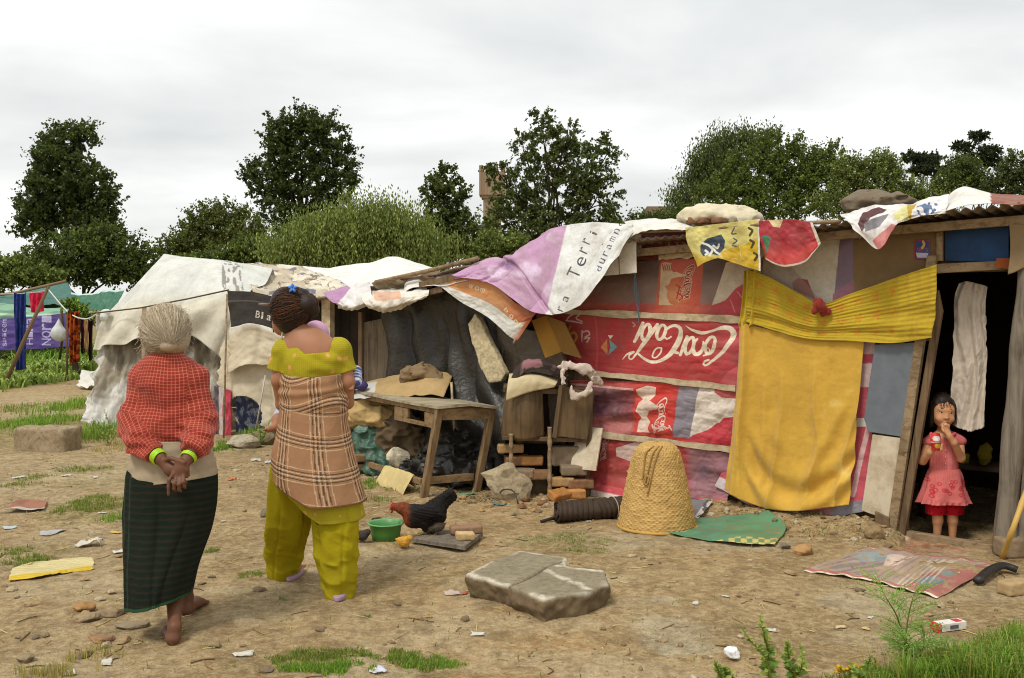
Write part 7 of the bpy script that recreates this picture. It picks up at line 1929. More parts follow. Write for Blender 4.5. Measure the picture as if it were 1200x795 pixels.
# ------------------------------------------------------------------ girl in the doorway
def girl():
 d0 = 6.78; P = lambda x, y, dd=0.: D(x, y, d0 + dd)
 fz = -.068
 base = A(P(1106, 630)[0], d0, fz); t = thing('person', base, 'little girl in a pink dress in the dark doorway, hand at her mouth', 'person')
 S = SDF(); hc = P(1104, 482, 0); Rh = roty(.06) @ rotz(-.06)
 H = lambda x, y, z: hc + Rh @ A(x, y, z)
 S.ell(H(0, .01, .022), (.080, .092, .092), .02, Rh); S.ell(H(0, -.022, -.03), (.067, .064, .078), .03, Rh); S.ell(H(0, -.055, -.092), (.028, .025, .022), .03, Rh)
 S.ell(H(0, -.083, -.028), (.012, .012, .018), .012, Rh); S.ell(H(0, -.090, -.038), (.015, .011, .009), .008, Rh)
 S.ell(H(.034, -.064, -.046), (.026, .02, .022), .02, Rh); S.ell(H(-.034, -.064, -.046), (.026, .02, .022), .02, Rh); S.ell(H(0, -.075, .018), (.05, .012, .012), .02, Rh)
 S.ell(H(.0, -.078, -.066), (.022, .010, .006), .006, Rh); S.ell(H(.0, -.076, -.077), (.018, .010, .006), .006, Rh)
 for s in (-1, 1): S.ell(H(.080 * s, .0, -.015), (.012, .018, .028), .008, Rh)
 S.cone(P(1105, 500, .015), P(1106, 512, .01), .034, .040, .02)
 S.chain([P(1106, 518), P(1106, 545), P(1107, 575)], [.085, .08, .09], .03, (1, .7, 1)); S.cone(P(1106, 514), P(1091, 517), .034, .036, .03); S.cone(P(1106, 514), P(1122, 517), .034, .036, .03)
 # arm on the right: bent up, fingers at the mouth
 RA = [P(1123, 518, -.0), P(1129, 541, -.03), P(1120, 521, -.10), P(1110, 508, -.115)]
 RA = [P(1124, 518, 0), P(1126, 537, -.06), P(1118, 519, -.12), P(1112, 511, -.125)]; S.chain(RA, [.033, .029, .023, .02], .012)
 pm = P(1109, 504, -.115); S.cone(RA[3], pm, .020, .022, .01, (1, .75, 1))
 fingers(S, [[pm + A(-.016, -.005, .008), pm + A(-.030, -.006, .022), P(1104, 497, -.095)], [pm + A(-.008, -.008, .014), pm + A(-.016, -.012, .034), P(1106, 496, -.098)], [pm + A(.002, -.008, .016), pm + A(-.002, -.014, .036), pm + A(-.008, .0, .046)], [pm + A(.012, -.006, .012), pm + A(.012, -.012, .028), pm + A(.008, .0, .038)]], .0075, .004)
 fingers(S, [[RA[3] + A(-.012, -.01, .005), pm + A(-.026, -.016, -.006), pm + A(-.032, -.008, .008)]], .008, .004)
 # arm on the left: forearm across, holding a packet
 LA = [P(1089, 518, 0), P(1081, 540, -.02), P(1090, 530, -.10)]; S.chain(LA, [.033, .029, .023], .012)
 pl = P(1096, 523, -.125); S.cone(LA[2], pl, .021, .024, .01, (1, .8, 1))
 fingers(S, [[pl + A(.012, -.012, .012 - .012 * q), pl + A(.034, -.022, .012 - .011 * q), pl + A(.044, -.010, .016 - .011 * q)] for q in range(4)], .0072, .004); fingers(S, [[pl + A(-.004, -.012, .016), pl + A(.008, -.026, .032), pl + A(.022, -.024, .040)]], .008, .004)
 ft = [A(P(1098, 630)[0], d0 - .02, fz), A(P(1116, 630)[0], d0 - .02, fz)]
 for a, q in ((P(1098, 585), ft[0]), (P(1115, 585), ft[1])):
  S.chain([a, a * .45 + q * .55 + A(0, 0, .03), q + A(0, .02, .045)], [.048, .032, .022], .02); S.cone(q + A(0, .02, .024), q + A(0, -.075, .018), .022, .022, .015, (1, 1, .75))
  for k in range(5): S.cone(q + A(.009 * (k - 2), -.085, .013), q + A(.010 * (k - 2), -.105 + .003 * abs(k - 2), .011), .0065, .006, .004)
 v, f = S.mesh(.0050); mb = MB(); mb.add(v, f); body = mb.build('body', M_SKIN_G, t)
 wm, dm, lm = m_plain('eye_white', srgb(222, 214, 204), .3, .5, .05), m_plain('eye_dark', srgb(24, 14, 10), .2, .5, .1), m_plain('lip', srgb(146, 74, 66), .5, .3, .1)
 for s in (-1, 1):
  vv, ff = ICO2; c = H(.030 * s, -.0745, -.002); mb = MB(); mb.add((vv * A(.0135, .008, .0065)) @ Rh.T + c, ff); e = mb.build('eye', wm, t)
  mb = MB(); mb.add((vv * A(.0068, .004, .0066)) @ Rh.T + c + Rh @ A(0, -.0062, 0), ff); mb.build('iris', dm, e)
  mb = MB(); mb.tube(crom([H(.015 * s, -.083, .004), H(.030 * s, -.0845, .0075), H(.045 * s, -.076, .003)], 7), .0022, 5); mb.build('eyelash', dm, e)
  mb = MB(); mb.tube(crom([H(.013 * s, -.087, .018), H(.030 * s, -.086, .024), H(.048 * s, -.075, .018)], 7), [.001, .0025, .003, .003, .003, .002, .001], 5); mb.build('eyebrow', dm, t)
 mb = MB(); vv, ff = ICO2; mb.add((vv * A(.019, .006, .004)) @ Rh.T + H(0, -.087, -.067), ff); mb.add((vv * A(.016, .007, .005)) @ Rh.T + H(0, -.085, -.076), ff); mb.build('lips', lm, t)
 # hair drawn back from the brow
 S = SDF(); S.ell(H(0, .020, .030), (.088, .098, .096), .02, Rh); S.ell(H(-.072, .0, -.045), (.020, .04, .07), .02, Rh); S.ell(H(.074, .012, -.03), (.016, .035, .05), .02, Rh)
 S.cut(lambda q: (lambda w: np.minimum(-w[..., 1] - .030 - np.maximum(0, (np.abs(w[..., 0]) - .04)) * 1.1 - np.maximum(0, w[..., 2] - .040) * 3.5, .5))((q - hc) @ Rh))
 v, f = S.mesh(.0052, lambda q: .002 * fbm(q[:, 0] * 60, q[:, 1] * 20, q[:, 2] * 20, 3, 2)); mb = MB(); mb.add(v, f, srgb(34, 22, 16))
 rg = np.random.default_rng(31); hcl = [srgb(40, 26, 18), srgb(26, 18, 14), srgb(66, 40, 24)]
 for i in range(420):
  a = rg.uniform(-1.4, 1.4); p0 = H(.078 * math.sin(a), -.055 * math.cos(a) - .012, .066 - .05 * abs(math.sin(a)) ** 2); p2 = H(.10 * math.sin(a * 1.2), .06, .05 - .06 * abs(math.sin(a))); pm_ = H(.085 * math.sin(a), .0, .128 - .07 * abs(math.sin(a)) ** 2)
  mb.tube(crom([p0 + rg.normal(0, .004, 3), pm_ + rg.normal(0, .003, 3), p2], 8), .0011, 3, hcl[rg.integers(0, 3)], cap=False)
 for i in range(60):
  sd_ = rg.choice([-1, 1]); a = rg.uniform(.9, 1.35) * sd_; p0 = H(.08 * math.sin(a), -.045 * math.cos(a) - .01, .05); mb.tube(crom([p0, H(.088 * math.sin(a), -.03 + rg.normal(0, .008), -.01), H(.082 * math.sin(a) + rg.normal(0, .006), -.025 + rg.normal(0, .01), -.06 - rg.uniform(0, .05))], 7), .001, 3, hcl[rg.integers(0, 3)], cap=False)
 for i in range(26):
  x = rg.uniform(-.05, .05); mb.tube(crom([H(x, -.06, .085), H(x * 1.1, -.085, .055), H(x * 1.25 + rg.normal(0, .006), -.088, .03 + rg.uniform(-.01, .015))], 6), .0009, 3, hcl[rg.integers(0, 3)], cap=False)
 mb.build('hair', M_HAIRB, t)
 # dress
 def ring(y, x0, x1, ry, dd=0.): a, b = P(x0, y, dd), P(x1, y, dd); return ((a[0] + b[0]) / 2, d0 + dd, a[2], (b[0] - a[0]) / 2, ry)
 pk = srgb(210, 112, 108)
 mb = MB()
 S = SDF(); S.cone(P(1106, 521), P(1106, 553), .098, .096, .03, (1, .76, 1)); S.cone(P(1106, 514, .0), P(1093, 516), .044, .044, .03); S.cone(P(1106, 514, 0), P(1121, 516), .044, .044, .03)
 S.ell(P(1125, 517, -.0), (.044, .045, .036), .015); S.ell(P(1088, 518, .0), (.044, .045, .036), .015)
 zc = P(0, 555)[2]; S.cut(lambda q: zc - q[..., 2]); nc = P(1105, 507, -.05); S.cut(lambda q: .045 - np.linalg.norm((q - nc) * A(1, .8, 1.1), axis=-1))
 v, f = S.mesh(.0052, lambda q: .004 * fbm(q[:, 0] * 20, q[:, 1] * 20, q[:, 2] * 20, 3, 3)); zz = np.abs(v[:, 0] - P(1108, 0)[0])
 c = np.tile(pk, (len(v), 1)) * (1 + .12 * np.sign(np.sin(v[:, 0] * 420)) * .4)[:, None]; c = blend(c, (zz < .012), srgb(220, 128, 130), .7); mb.add(v, f, c)
 def sk(a, q): return 1 + .10 * q * np.sin(a * 9 + 2 * np.sin(a * 2)) + .05 * q * crumple(a * 1.5, q * 2, 0, 3, 2) + .03 * q * np.sin(a * 5 + 1) + .05 * sstep(.88, 1, q) * np.sin(a * 27)
 PT, ff, aa, tt = loft([ring(549, 1089, 1124, .078), ring(556, 1086, 1127, .09), ring(574, 1081, 1131, .11), ring(589, 1076, 1136, .12)], 170, 70, sk)
 c = np.ones(aa.shape + (3,)) * pk * (1 + .05 * np.sign(np.sin(PT[..., 0] * 420)))[..., None]
 for k in range(26):
  cx_, cy_ = rg.uniform(1084, 1134), rg.uniform(560, 580); p = P(cx_, cy_); c = blend(c, np.abs(np.hypot(PT[..., 0] - p[0], PT[..., 2] - p[2]) - .010) < .004, srgb(190, 52, 66), .8)
 mb.add(PT.reshape(-1, 3), ff, c.reshape(-1, 3)); dress = mb.build('dress', M_FAB, t)
 S = SDF(); S.cone(P(1099, 514, -.075), P(1091, 508, -.045), .012, .010, .008); S.cone(P(1112, 514, -.075), P(1119, 508, -.045), .012, .010, .008); v, f = S.mesh(.005); mb = MB(); mb.add(v, f, srgb(214, 84, 96)); mb.build('collar', M_FAB, dress)
 mb = MB(); vv, ff = ICO1
 for y in (520, 528, 536, 544): mb.add(vv * A(.005, .003, .005) + P(1108, y, -.078), ff, srgb(226, 170, 170))
 mb.build('buttons', M_FAB, dress)
 mb = MB()
 for x0, x1 in ((1086, 1107), (1106, 1128)): PT, ff, aa, tt = loft([ring(572, x0, x1, .06), ring(590, x0 - 1, x1 + 1, .064), ring(602, x0 - 1, x1 + 1, .066)], 40, 24, lambda a, q: 1 + .02 * np.sin(a * 7) * q); mb.add(PT.reshape(-1, 3), ff, blend(np.ones(aa.shape + (3,)) * srgb(178, 26, 36), (np.sin(aa * 12) * np.sin(tt * 16) > .7), srgb(120, 14, 24)).reshape(-1, 3))
 mb.build('shorts', M_FAB, t)
 # packet in her hand: a thing of its own
 pc = P(1097, 517, -.150); rows = [[pc + A(-.040, .012, .050), pc + A(0, 0, .055), pc + A(.030, .008, .050)], [pc + A(-.040, .0, .0), pc + A(-.005, -.016, .0), pc + A(.034, -.002, .0)], [pc + A(-.024, .010, -.062), pc + A(.008, .0, -.065), pc + A(.040, .008, -.060)]]
 def p_pk(s, t_, px, py):
  c = np.ones(px.shape + (3,)) * srgb(206, 30, 34); c = blend(c, np.hypot((s - .55) / .35, (t_ - .32) / .16) < 1, srgb(232, 220, 214)); c = blend(c, np.hypot((s - .6) / .3, (t_ - .74) / .14) < 1, srgb(222, 180, 60)); return blend(c, np.abs(t_ - .52) < .04, srgb(226, 200, 196))
 S0 = surf(rows, 20, 26); s, t_ = np.meshgrid(np.linspace(0, 1, 20), np.linspace(0, 1, 26)); S0 = S0 + normals(S0) * (.004 * fbm(s * 5, t_ * 5, 0, 3, 3))[..., None]
 mb = MB(); mb.add(S0.reshape(-1, 3), gridfaces(26, 20), p_pk(s, t_, s, t_).reshape(-1, 3)); tag(top(mb.build('snack_packet', M_VINYL, solid=.008), pc - A(0, 0, .06)), 'shiny red snack packet held by the girl in the doorway', 'packet')
girl()
# ================================================================== hen and chicks
M_FEATH = MT('feathers', .7, .2); M_FEATH.col(M_FEATH.mix(M_FEATH.ramp(M_FEATH.noise(60, 5), [(.4, 0), (.7, .5)]), M_FEATH.attr(), srgb(20, 16, 14))); M_FEATH.bump(M_FEATH.noise(90, 4, M_FEATH.scaled(M_FEATH.obj(), (.4, 1, 1))), .5, .006); M_FEATH = M_FEATH.m
M_FLUFF = m_print('chick_down', .95, .05, .0, .5)
M_SHANK = m_plain('yellow_shank', srgb(150, 124, 66), .6, .3, .3, 40)
def hen():
 d0 = 6.62; P = lambda x, y, dd=0.: D(x, y, d0 + dd)
 zf = G(498, 634)[2] + .044
 t = thing('hen', A(P(500, 634)[0], d0, zf), 'black hen with a russet neck and red comb standing on the grey plank', 'hen')
 S = SDF(); S.ell(P(494, 604), (.105, .075, .068), .03, roty(.18)); S.ell(P(486, 609), (.075, .066, .060), .03); S.ell(P(506, 601), (.085, .062, .055), .03, roty(-.3))
 S.chain([P(482, 600), P(472, 596), P(463.5, 594)], [.052, .036, .024], .03); S.ell(P(461, 595), (.024, .018, .019), .012)
 for k, (x, y) in enumerate(((530, 578), (533, 584), (526, 576))): S.cone(P(510, 595), P(x, y, .01 * (k - 1)), .040, .016, .03, (1, .55, 1))
 S.ell(P(516, 606), (.04, .05, .045), .03); S.cone(P(499, 614, -.03), P(498, 621, -.03), .034, .018, .02); S.cone(P(507, 614, .03), P(506, 621, .03), .034, .018, .02)
 v, f = S.mesh(.0052, lambda q: .0015 * np.sin(q[:, 0] * 260 + q[:, 2] * 150 + 3 * fbm(q[:, 0] * 20, q[:, 2] * 20, 0, 3, 2)) * sstep(P(478, 0)[0], P(490, 0)[0], q[:, 0]) + .003 * fbm(q[:, 0] * 40, q[:, 1] * 40, q[:, 2] * 40, 4, 2))
 c = np.tile(srgb(28, 23, 20), (len(v), 1)); k = sstep(P(485, 0)[0], P(476, 0)[0], v[:, 0] + .02 * fbm(v[:, 0] * 40, v[:, 1] * 40, v[:, 2] * 40, 5, 3)); c = blend(c, k, srgb(124, 60, 30)); c = blend(c, sstep(P(464, 0)[0], P(460, 0)[0], v[:, 0]), srgb(150, 44, 36))
 mb = MB(); mb.add(v, f, c); mb.build('body', M_FEATH, t)
 for s in (-1, 1):
  S = SDF(); S.ell(P(497, 601, .068 * s), (.078, .016, .042), .01, roty(-.12)); S.cone(P(505, 602, .066 * s), P(519, 604, .055 * s), .026, .012, .02, (1, .5, 1)); v, f = S.mesh(.005, lambda q: .002 * np.sin(q[:, 2] * 320 + q[:, 0] * 60)); mb = MB(); mb.add(v, f, srgb(25, 22, 21)); mb.build('wing', M_FEATH, t)
 mb = MB()
 for k in range(11):
  a0 = P(514, 596, .02 * math.sin(k * 2.1)); tp = P(526 + 8 * math.sin(k * .9), 575 + 11 * (k / 11), .035 * math.sin(k * 1.7)); mb.tube(crom([a0, a0 * .5 + tp * .5 + A(0, 0, .012), tp], 7), [.010, .013, .014, .014, .013, .010, .003], 6, srgb(30, 28, 28), flat=.3)
 rgf = np.random.default_rng(6)
 for i in range(170):
  q = unit(rgf.normal(0, 1, 3) * A(1, 1, .8)); c0 = P(494, 604) + roty(.18) @ (q * A(.104, .075, .068)); mb.tube([c0, c0 + A(.018, 0, -.003) + q * .004, c0 + A(.032, 0, -.008) + q * .003], [.006, .008, .002], 5, srgb(30, 24, 20) * rgf.uniform(.7, 1.5), flat=.3)
 mb.build('plumage', M_FEATH, t)
 red = m_plain('comb_red', srgb(186, 40, 36), .5, .3, .2, 40)
 S = SDF()
 for x, y in ((458.5, 592.5), (460.5, 590.8), (462.8, 591)): S.cone(P(461, 594), P(x, y - .8), .010, .006, .004, (1, .4, 1))
 S.ell(P(459, 599.5), (.008, .012, .013), .004); v, f = S.mesh(.0025); mb = MB(); mb.add(v, f); mb.build('comb', red, t)
 mb = MB(); mb.tube([P(458.5, 596), P(456.8, 597), P(455.6, 598.6)], [.008, .006, .001], 6); mb.build('beak', M_SHANK, t)
 for s, x, x2 in ((-1, 498, 496.5), (1, 506, 507)):
  a = P(x, 620, .03 * s); b = A(P(x2, 633, .03 * s)[0], d0 + .03 * s, zf + .008); mb = MB(); mb.tube([a, (a + b) / 2 + A(.006, 0, 0), b], [.011, .008, .007], 7)
  for an in (-2.6, 3.14, 2.6, .1): L = .045 if abs(an) > 1 else .022; mb.tube([b, b + A(math.cos(an) * L, math.sin(an) * L, -.004)], [.006, .003], 5)
  mb.build('leg', M_SHANK, t)
 mb = MB(); vv, ff = ICO1
 for s in (-1, 1): mb.add(vv * .005 + P(460.5, 594.5, .017 * s), ff, srgb(16, 10, 8))
 mb.build('eyes', M_BLACKP, t)
hen()
def chick(px, py, r, col, head, label, tilt=0, z=0.):
 p = G(px, py) + A(0, 0, z); t = thing('chick', p, label, 'chick'); hx = head
 S = SDF(); S.ell(p + A(0, 0, r * 1.25), (r * 1.15, r * .9, r * .9), r * .4); hc = p + A(hx * r * 1.0, -.1 * r, r * (1.9 - tilt)); S.ell(hc, (r * .6, r * .55, r * .55), r * .5); S.cone(p + A(-hx * r * .6, 0, r * 1.4), p + A(-hx * r * 1.3, 0, r * 1.7), r * .5, r * .2, r * .4)
 v, f = S.mesh(r * .11, lambda q: r * .10 * fbm(q[:, 0] / r * 5, q[:, 1] / r * 5, q[:, 2] / r * 5, 3, 3)); mb = MB(); mb.add(v, f, np.asarray(col) * (1 + .3 * fbm(v[:, 0] / r * 4, v[:, 1] / r * 4, v[:, 2] / r * 4, 6, 2))[:, None])
 rg = np.random.default_rng(4)
 for i in rg.integers(0, len(v), 260): n = unit(v[i] - (p + A(0, 0, r * 1.3))); mb.tube([v[i], v[i] + n * r * .18], [r * .03, r * .01], 3, np.asarray(col) * rg.uniform(.8, 1.3), cap=False)
 mb.build('body', M_FLUFF, t)
 mb = MB(); mb.tube([hc + A(hx * r * .5, 0, 0), hc + A(hx * r * .85, 0, -r * .12)], [r * .14, r * .02], 5); mb.build('beak', M_SHANK, t)
 for s in (-1, 1):
  mb = MB(); a = p + A(0, s * r * .35, r * .6); b = p + A(0, s * r * .35, .004); mb.tube([a, b], r * .1, 5)
  for q in (-.5, 0, .5): mb.tube([b, b + A(hx * r * .5 * math.cos(q), r * .5 * math.sin(q), 0)], [r * .08, r * .04], 4)
  mb.build('leg', M_SHANK, t)
chick(473, 643, .036, srgb(206, 156, 66), 1, 'fluffy yellow chick at the left end of the plank')
chick(512, 634, .040, srgb(84, 74, 64), -1, 'dark grey chick under the tail of the black hen', .9, .044)
chick(424, 636, .036, srgb(70, 64, 60), 1, 'dark chick beside the right foot of the woman in yellow')
rock(443, 611, (.10, .06, .05), srgb(52, 46, 42), 55, 'small blackened stone behind the green basin')

# ================================================================== weeds in the near right corner
def leafquads(mb, base, tip, w, col):
 base, tip = np.asarray(base), np.asarray(tip); d = tip - base; s = np.cross(d, A(0, -.8, .6)); s = s / (np.linalg.norm(s) + 1e-9) * w
 m = (base + tip) / 2 + A(0, 0, .12 * np.linalg.norm(d)); mb.add([base, m - s, tip, m + s], [(0, 1, 2, 3)], col)
def weed(px, py, stems, label, kind, seed, name='weed_plant', d=None):
 p = G(px, py); rg = np.random.default_rng(seed); d = p[1]
 t = thing(name, p, label, 'weed'); ms, ml = MB(), MB()
 for pts in stems:
  C = crom([p + A(rg.normal(0, .01), rg.normal(0, .02), 0)] + [D(x, y, d + rg.normal(0, .04)) for x, y in pts], 22); ms.tube(C, np.linspace(.0055, .0014, 22), 6, srgb(124, 130, 54))
  for i in range(3, 22):
   q = i / 21
   if kind == 'broad':
    for k in range(3 if q < .7 else 5):
     a = rg.uniform(0, 6.28); L = (.038 * (1 - q) + .012) * rg.uniform(.6, 1.2); dv = A(math.cos(a), math.sin(a) * .8, rg.uniform(-.1, .6)) * L; leafquads(ml, C[i], C[i] + dv, L * .26, np.asarray([srgb(112, 142, 58), srgb(134, 158, 66), srgb(92, 122, 52), srgb(168, 170, 84)][rg.integers(0, 4)]) * rg.uniform(.8, 1.2))
   else:
    for s in range(1 + i % 2):
     a = rg.uniform(0, 6.28); L = (.15 * math.sin(q * 2.6) + .03) * rg.uniform(.5, 1.1); dv = A(math.cos(a), math.sin(a) * .7, rg.uniform(.1, .7)); e = C[i] + dv * L; R = crom([C[i], C[i] + dv * L * .55 + A(0, 0, .01), e], 8); ms.tube(R, .0011, 3, srgb(120, 146, 64), cap=False)
     for j in range(1, 8):
      for ss in (-1, 1): tp = R[j] + (np.cross(dv, A(0, -1, .3)) * ss * .6 + dv * .7) * L * .22 * (1.1 - j / 9); leafquads(ml, R[j], tp, .0022, srgb(134, 172, 78) * rg.uniform(.8, 1.2))
 ms.build('stem', M_LEAF, t); ml.build('leaves', M_LEAF, t, smooth=False)
weed(902, 803, [[(900, 765), (893, 735), (891, 722)], [(896, 770), (880, 752), (868, 734)], [(900, 775), (899, 752), (900, 740)]], 'leafy weed with upright pale spikes at the bottom, left of the grass corner', 'broad', 1)
weed(932, 803, [[(925, 772), (922, 752)], [(940, 780), (938, 756)], [(928, 780), (912, 768)]], 'shorter bushy weed just right of the spiky weed at the bottom', 'broad', 2)
weed(846, 803, [[(844, 790), (838, 776)], [(850, 790), (848, 782)]], 'tiny weed tip at the bottom edge below the paper ball', 'broad', 3)
weed(1058, 800, [[(1062, 765), (1052, 725), (1038, 700), (1030, 684)], [(1062, 745), (1066, 715), (1072, 694)]], 'tall feathery weed rising in front of the rug', 'feather', 4)
weed(1072, 798, [[(1080, 770), (1084, 740)], [(1070, 770), (1060, 748)]], 'low feathery weed at the foot of the tall feathery weed', 'feather', 5)
weed(1010, 803, [[(1005, 790), (996, 776)], [(1014, 788), (1020, 770)]], 'low broad weed at the left end of the grass corner', 'broad', 6)
weed(305, 524, [[(305, 505), (302, 492)], [(312, 505), (318, 490)], [(296, 508), (290, 498)]], 'leafy green weed growing among the stones at the tent foot', 'broad', 7)
weed(128, 522, [[(128, 500), (122, 480)], [(140, 500), (146, 478)], [(116, 505), (108, 490)]], 'leafy weed at the left corner of the white tent', 'broad', 8)
def flowers():
 p = G(994, 800); t = thing('yellow_flowers', p, 'yellow flower head at the bottom edge left of the tall grass', 'flower'); ms, ml = MB(), MB(); rg = np.random.default_rng(3)
 for i in range(26):
  c = D(994 + rg.uniform(-14, 16), 783 + rg.uniform(-4, 5), p[1] + rg.uniform(-.05, .05)); ms.tube([p, (p + c) / 2 + A(0, 0, .01), c], .0014, 4, srgb(110, 130, 50), cap=False); vv, ff = ICO1; ml.add(vv * A(.011, .011, .006) + c, ff, srgb(226, 180, 30) * rg.uniform(.8, 1.1))
 ms.build('stem', M_LEAF, t); ml.build('petals', M_LEAF, t)
flowers()
# ================================================================== trees
M_BARK = m_plain('bark', srgb(64, 54, 42), .95, .1, .4, 6, .6, 30, .03)
DKG = [srgb(60, 72, 32), srgb(48, 58, 28), srgb(72, 84, 40), srgb(86, 96, 46), srgb(40, 50, 26)]
MDG = [srgb(84, 98, 40), srgb(100, 114, 48), srgb(70, 84, 38), srgb(116, 126, 56), srgb(58, 72, 34)]
LTG = [srgb(122, 134, 66), srgb(136, 146, 74), srgb(104, 118, 56), srgb(150, 156, 86), srgb(90, 106, 50)]
OLV = [srgb(92, 100, 52), srgb(106, 112, 60), srgb(74, 84, 42), srgb(118, 122, 68)]
PIN = [srgb(34, 44, 30), srgb(44, 54, 36), srgb(28, 38, 26), srgb(52, 62, 42)]
def tree(label, d, lobes, n, leaf, cols, name='tree', mode='round', base=None, gap=.0, seed=0, clus=70, sig=.5, group=None, trunk=.16, cat='tree'):
 rg = np.random.default_rng(seed); k = d / F
 lob = [(D(cx, cy, d + rg.uniform(-.4, .4) * min(rx, ry) * k), rx * k, ry * k) for cx, cy, rx, ry in lobes]
 bx = lobes[0][0] if base is None else base; b = A((bx - CX) * k, d, float(gh((bx - CX) * k, d)) - .05)
 t = thing(name, b, label, cat, group)
 area = np.array([rx * rz for _, rx, rz in lob]); pick = area / area.sum()
 # clusters: on and within every lobe, some left empty so sky shows through
 cl = []
 for (c, rx, rz), w in zip(lob, pick):
  m = max(14, int(clus * (1.6 if mode == 'droop' else 3.6) * w)); ry = (rx + rz) / 2 * .85
  q = rg.normal(0, 1, (m, 3)); q /= np.linalg.norm(q, axis=1)[:, None]; r = rg.uniform(.05, 1.0, (m, 1)) ** .45
  cl.append(c + q * r * A(rx, ry, rz) * .93)
 cl = np.concatenate(cl); cl = cl[rg.uniform(0, 1, len(cl)) > gap]
 trunk *= .5; s0 = sig * (.8 if mode != 'droop' else 1) * np.mean([min(rx, rz) for _, rx, rz in lob])
 m = int(n * 2.3) // len(cl); N = m * len(cl)
 csz = rg.uniform(.55, 1.3, len(cl))
 if mode == 'droop':
  cen = np.repeat(cl, m, 0); st = np.repeat(rg.normal(0, s0 * .6, (len(cl) * 7, 3)), -(-m // 7), 0)
  st = np.concatenate([np.repeat(rg.normal(0, s0 * .6, (7, 3)), -(-m // 7), 0)[:m] for _ in range(len(cl))])
  hang = rg.uniform(0, 1, (N, 1)); P = cen + st + np.where(rg.uniform(0, 1, (N, 1)) < .5, rg.normal(0, 1, (N, 3)) * s0 * .55, A(0, 0, -1) * hang * s0 * 3.2) + rg.normal(0, leaf * .3, (N, 3)); P[:, 0] += hang[:, 0] * .12 * np.sign(st[:, 0]) * s0
  ax = A(0, 0, -1) + rg.normal(0, .25, (N, 3))
 else:
  near = np.array([lob[np.argmin([np.linalg.norm(q - c) for c, _, _ in lob])][0] for q in cl]); out = cl - near; out /= np.linalg.norm(out, axis=1)[:, None] + 1e-6
  K = 3; td = out[:, None] * .9 + A(0, 0, {'round': .55, 'airy': .15, 'pine': -.1}[mode]) + rg.normal(0, .6, (len(cl), K, 3)); td /= np.linalg.norm(td, axis=2)[..., None]
  ki = np.tile(np.arange(m) % K, len(cl)); ci = np.repeat(np.arange(len(cl)), m); q = rg.uniform(-.35, 1, (N, 1)) * rg.uniform(.7, 1.7, (len(cl), K))[ci, ki][:, None]
  P = cl[ci] + td[ci, ki] * q * s0 * 1.15 + rg.normal(0, 1, (N, 3)) * s0 * (.17 if mode != 'airy' else .12) * csz[ci][:, None]
  if mode == 'airy': P[:, 2] -= .35 * s0 * np.maximum(q[:, 0], 0) ** 2
  ax = rg.normal(0, 1, (N, 3)) + A(0, 0, -.35)
 ax /= np.linalg.norm(ax, axis=1)[:, None]; sd = np.cross(ax, rg.normal(0, 1, (N, 3))); sd /= np.linalg.norm(sd, axis=1)[:, None] + 1e-9
 leaf *= .54; L = leaf * rg.uniform(.55, 1.25, (N, 1)); wd = (.26 if mode == 'droop' else .40)
 P[:, 2] = np.maximum(P[:, 2], .05)
 V = np.stack([P - ax * L * .6, P + sd * L * wd, P + ax * L * .6, P - sd * L * wd], 1).reshape(-1, 3)
 if mode == 'droop': csz = None
 tone = np.repeat(rg.uniform(.72, 1.3, len(cl)), m) * rg.uniform(.75, 1.25, N); C = np.array(cols)[rg.integers(0, len(cols), N)] * tone[:, None]
 mb = MB(); mb.add(V, np.arange(N * 4).reshape(-1, 4), np.repeat(C, 4, 0)); mb.build('crown', M_LEAF, t, smooth=False)
 mb = MB(); topc = np.mean([c for c, _, _ in lob], 0); zt = max(c[2] for c, _, _ in lob)
 fork = b * .45 + topc * .55; fork[0] = b[0] * .6 + topc[0] * .4; mb.tube(crom([b, (b + fork) / 2 + A(rg.normal(0, .1), 0, 0), fork], 8), np.linspace(trunk, trunk * .6, 8), 8)
 for c, rx, rz in lob:
  e = c + A(0, 0, rz * .6); mb.tube(crom([fork, (fork + c) / 2 + A(rg.normal(0, .15), rg.normal(0, .1), .1), c, e], 9), np.linspace(trunk * .5, trunk * .1, 9), 6)
 for i in rg.choice(len(cl), min(len(cl), 46), replace=False):
  j = np.argmin([np.linalg.norm(cl[i] - c) for c, _, _ in lob]); a = lob[j][0] * .8 + fork * .2; mb.tube(crom([a, (a + cl[i]) / 2 + A(0, 0, .15), cl[i]], 5), np.linspace(trunk * .2, trunk * .04, 5), 4)
 mb.build('trunk', M_BARK, t)
 return t
tree('tall dark poplar with a ragged crown at the left', 38, [(78, 205, 42, 50), (58, 238, 38, 42), (108, 236, 32, 48), (72, 168, 24, 22), (98, 160, 16, 16), (40, 258, 24, 26), (112, 275, 34, 30), (128, 240, 14, 22)], 15000, .22, DKG, 'poplar_tree', gap=.08, seed=1, clus=170, sig=.40, trunk=.28)
tree('dark bushy tree filling the space below the tall poplar at the far left', 35, [(88, 305, 50, 34), (135, 305, 48, 30), (50, 318, 40, 26), (165, 318, 36, 22), (120, 280, 26, 20)], 11000, .2, DKG + MDG, seed=2, clus=150, sig=.45)
tree('small light green bush at the far left behind the green shelter', 33, [(12, 318, 30, 18), (40, 326, 36, 14), (-10, 325, 30, 20)], 4000, .18, MDG + LTG, 'bush', seed=3, clus=70, cat='bush')  # mid and light greens mixed
tree('olive green tree with an open top left of the round dark tree', 42, [(245, 268, 36, 28), (268, 252, 24, 18), (225, 282, 24, 20), (288, 275, 26, 24), (205, 300, 30, 20)], 9000, .19, OLV, gap=.08, seed=4, clus=130, sig=.42)
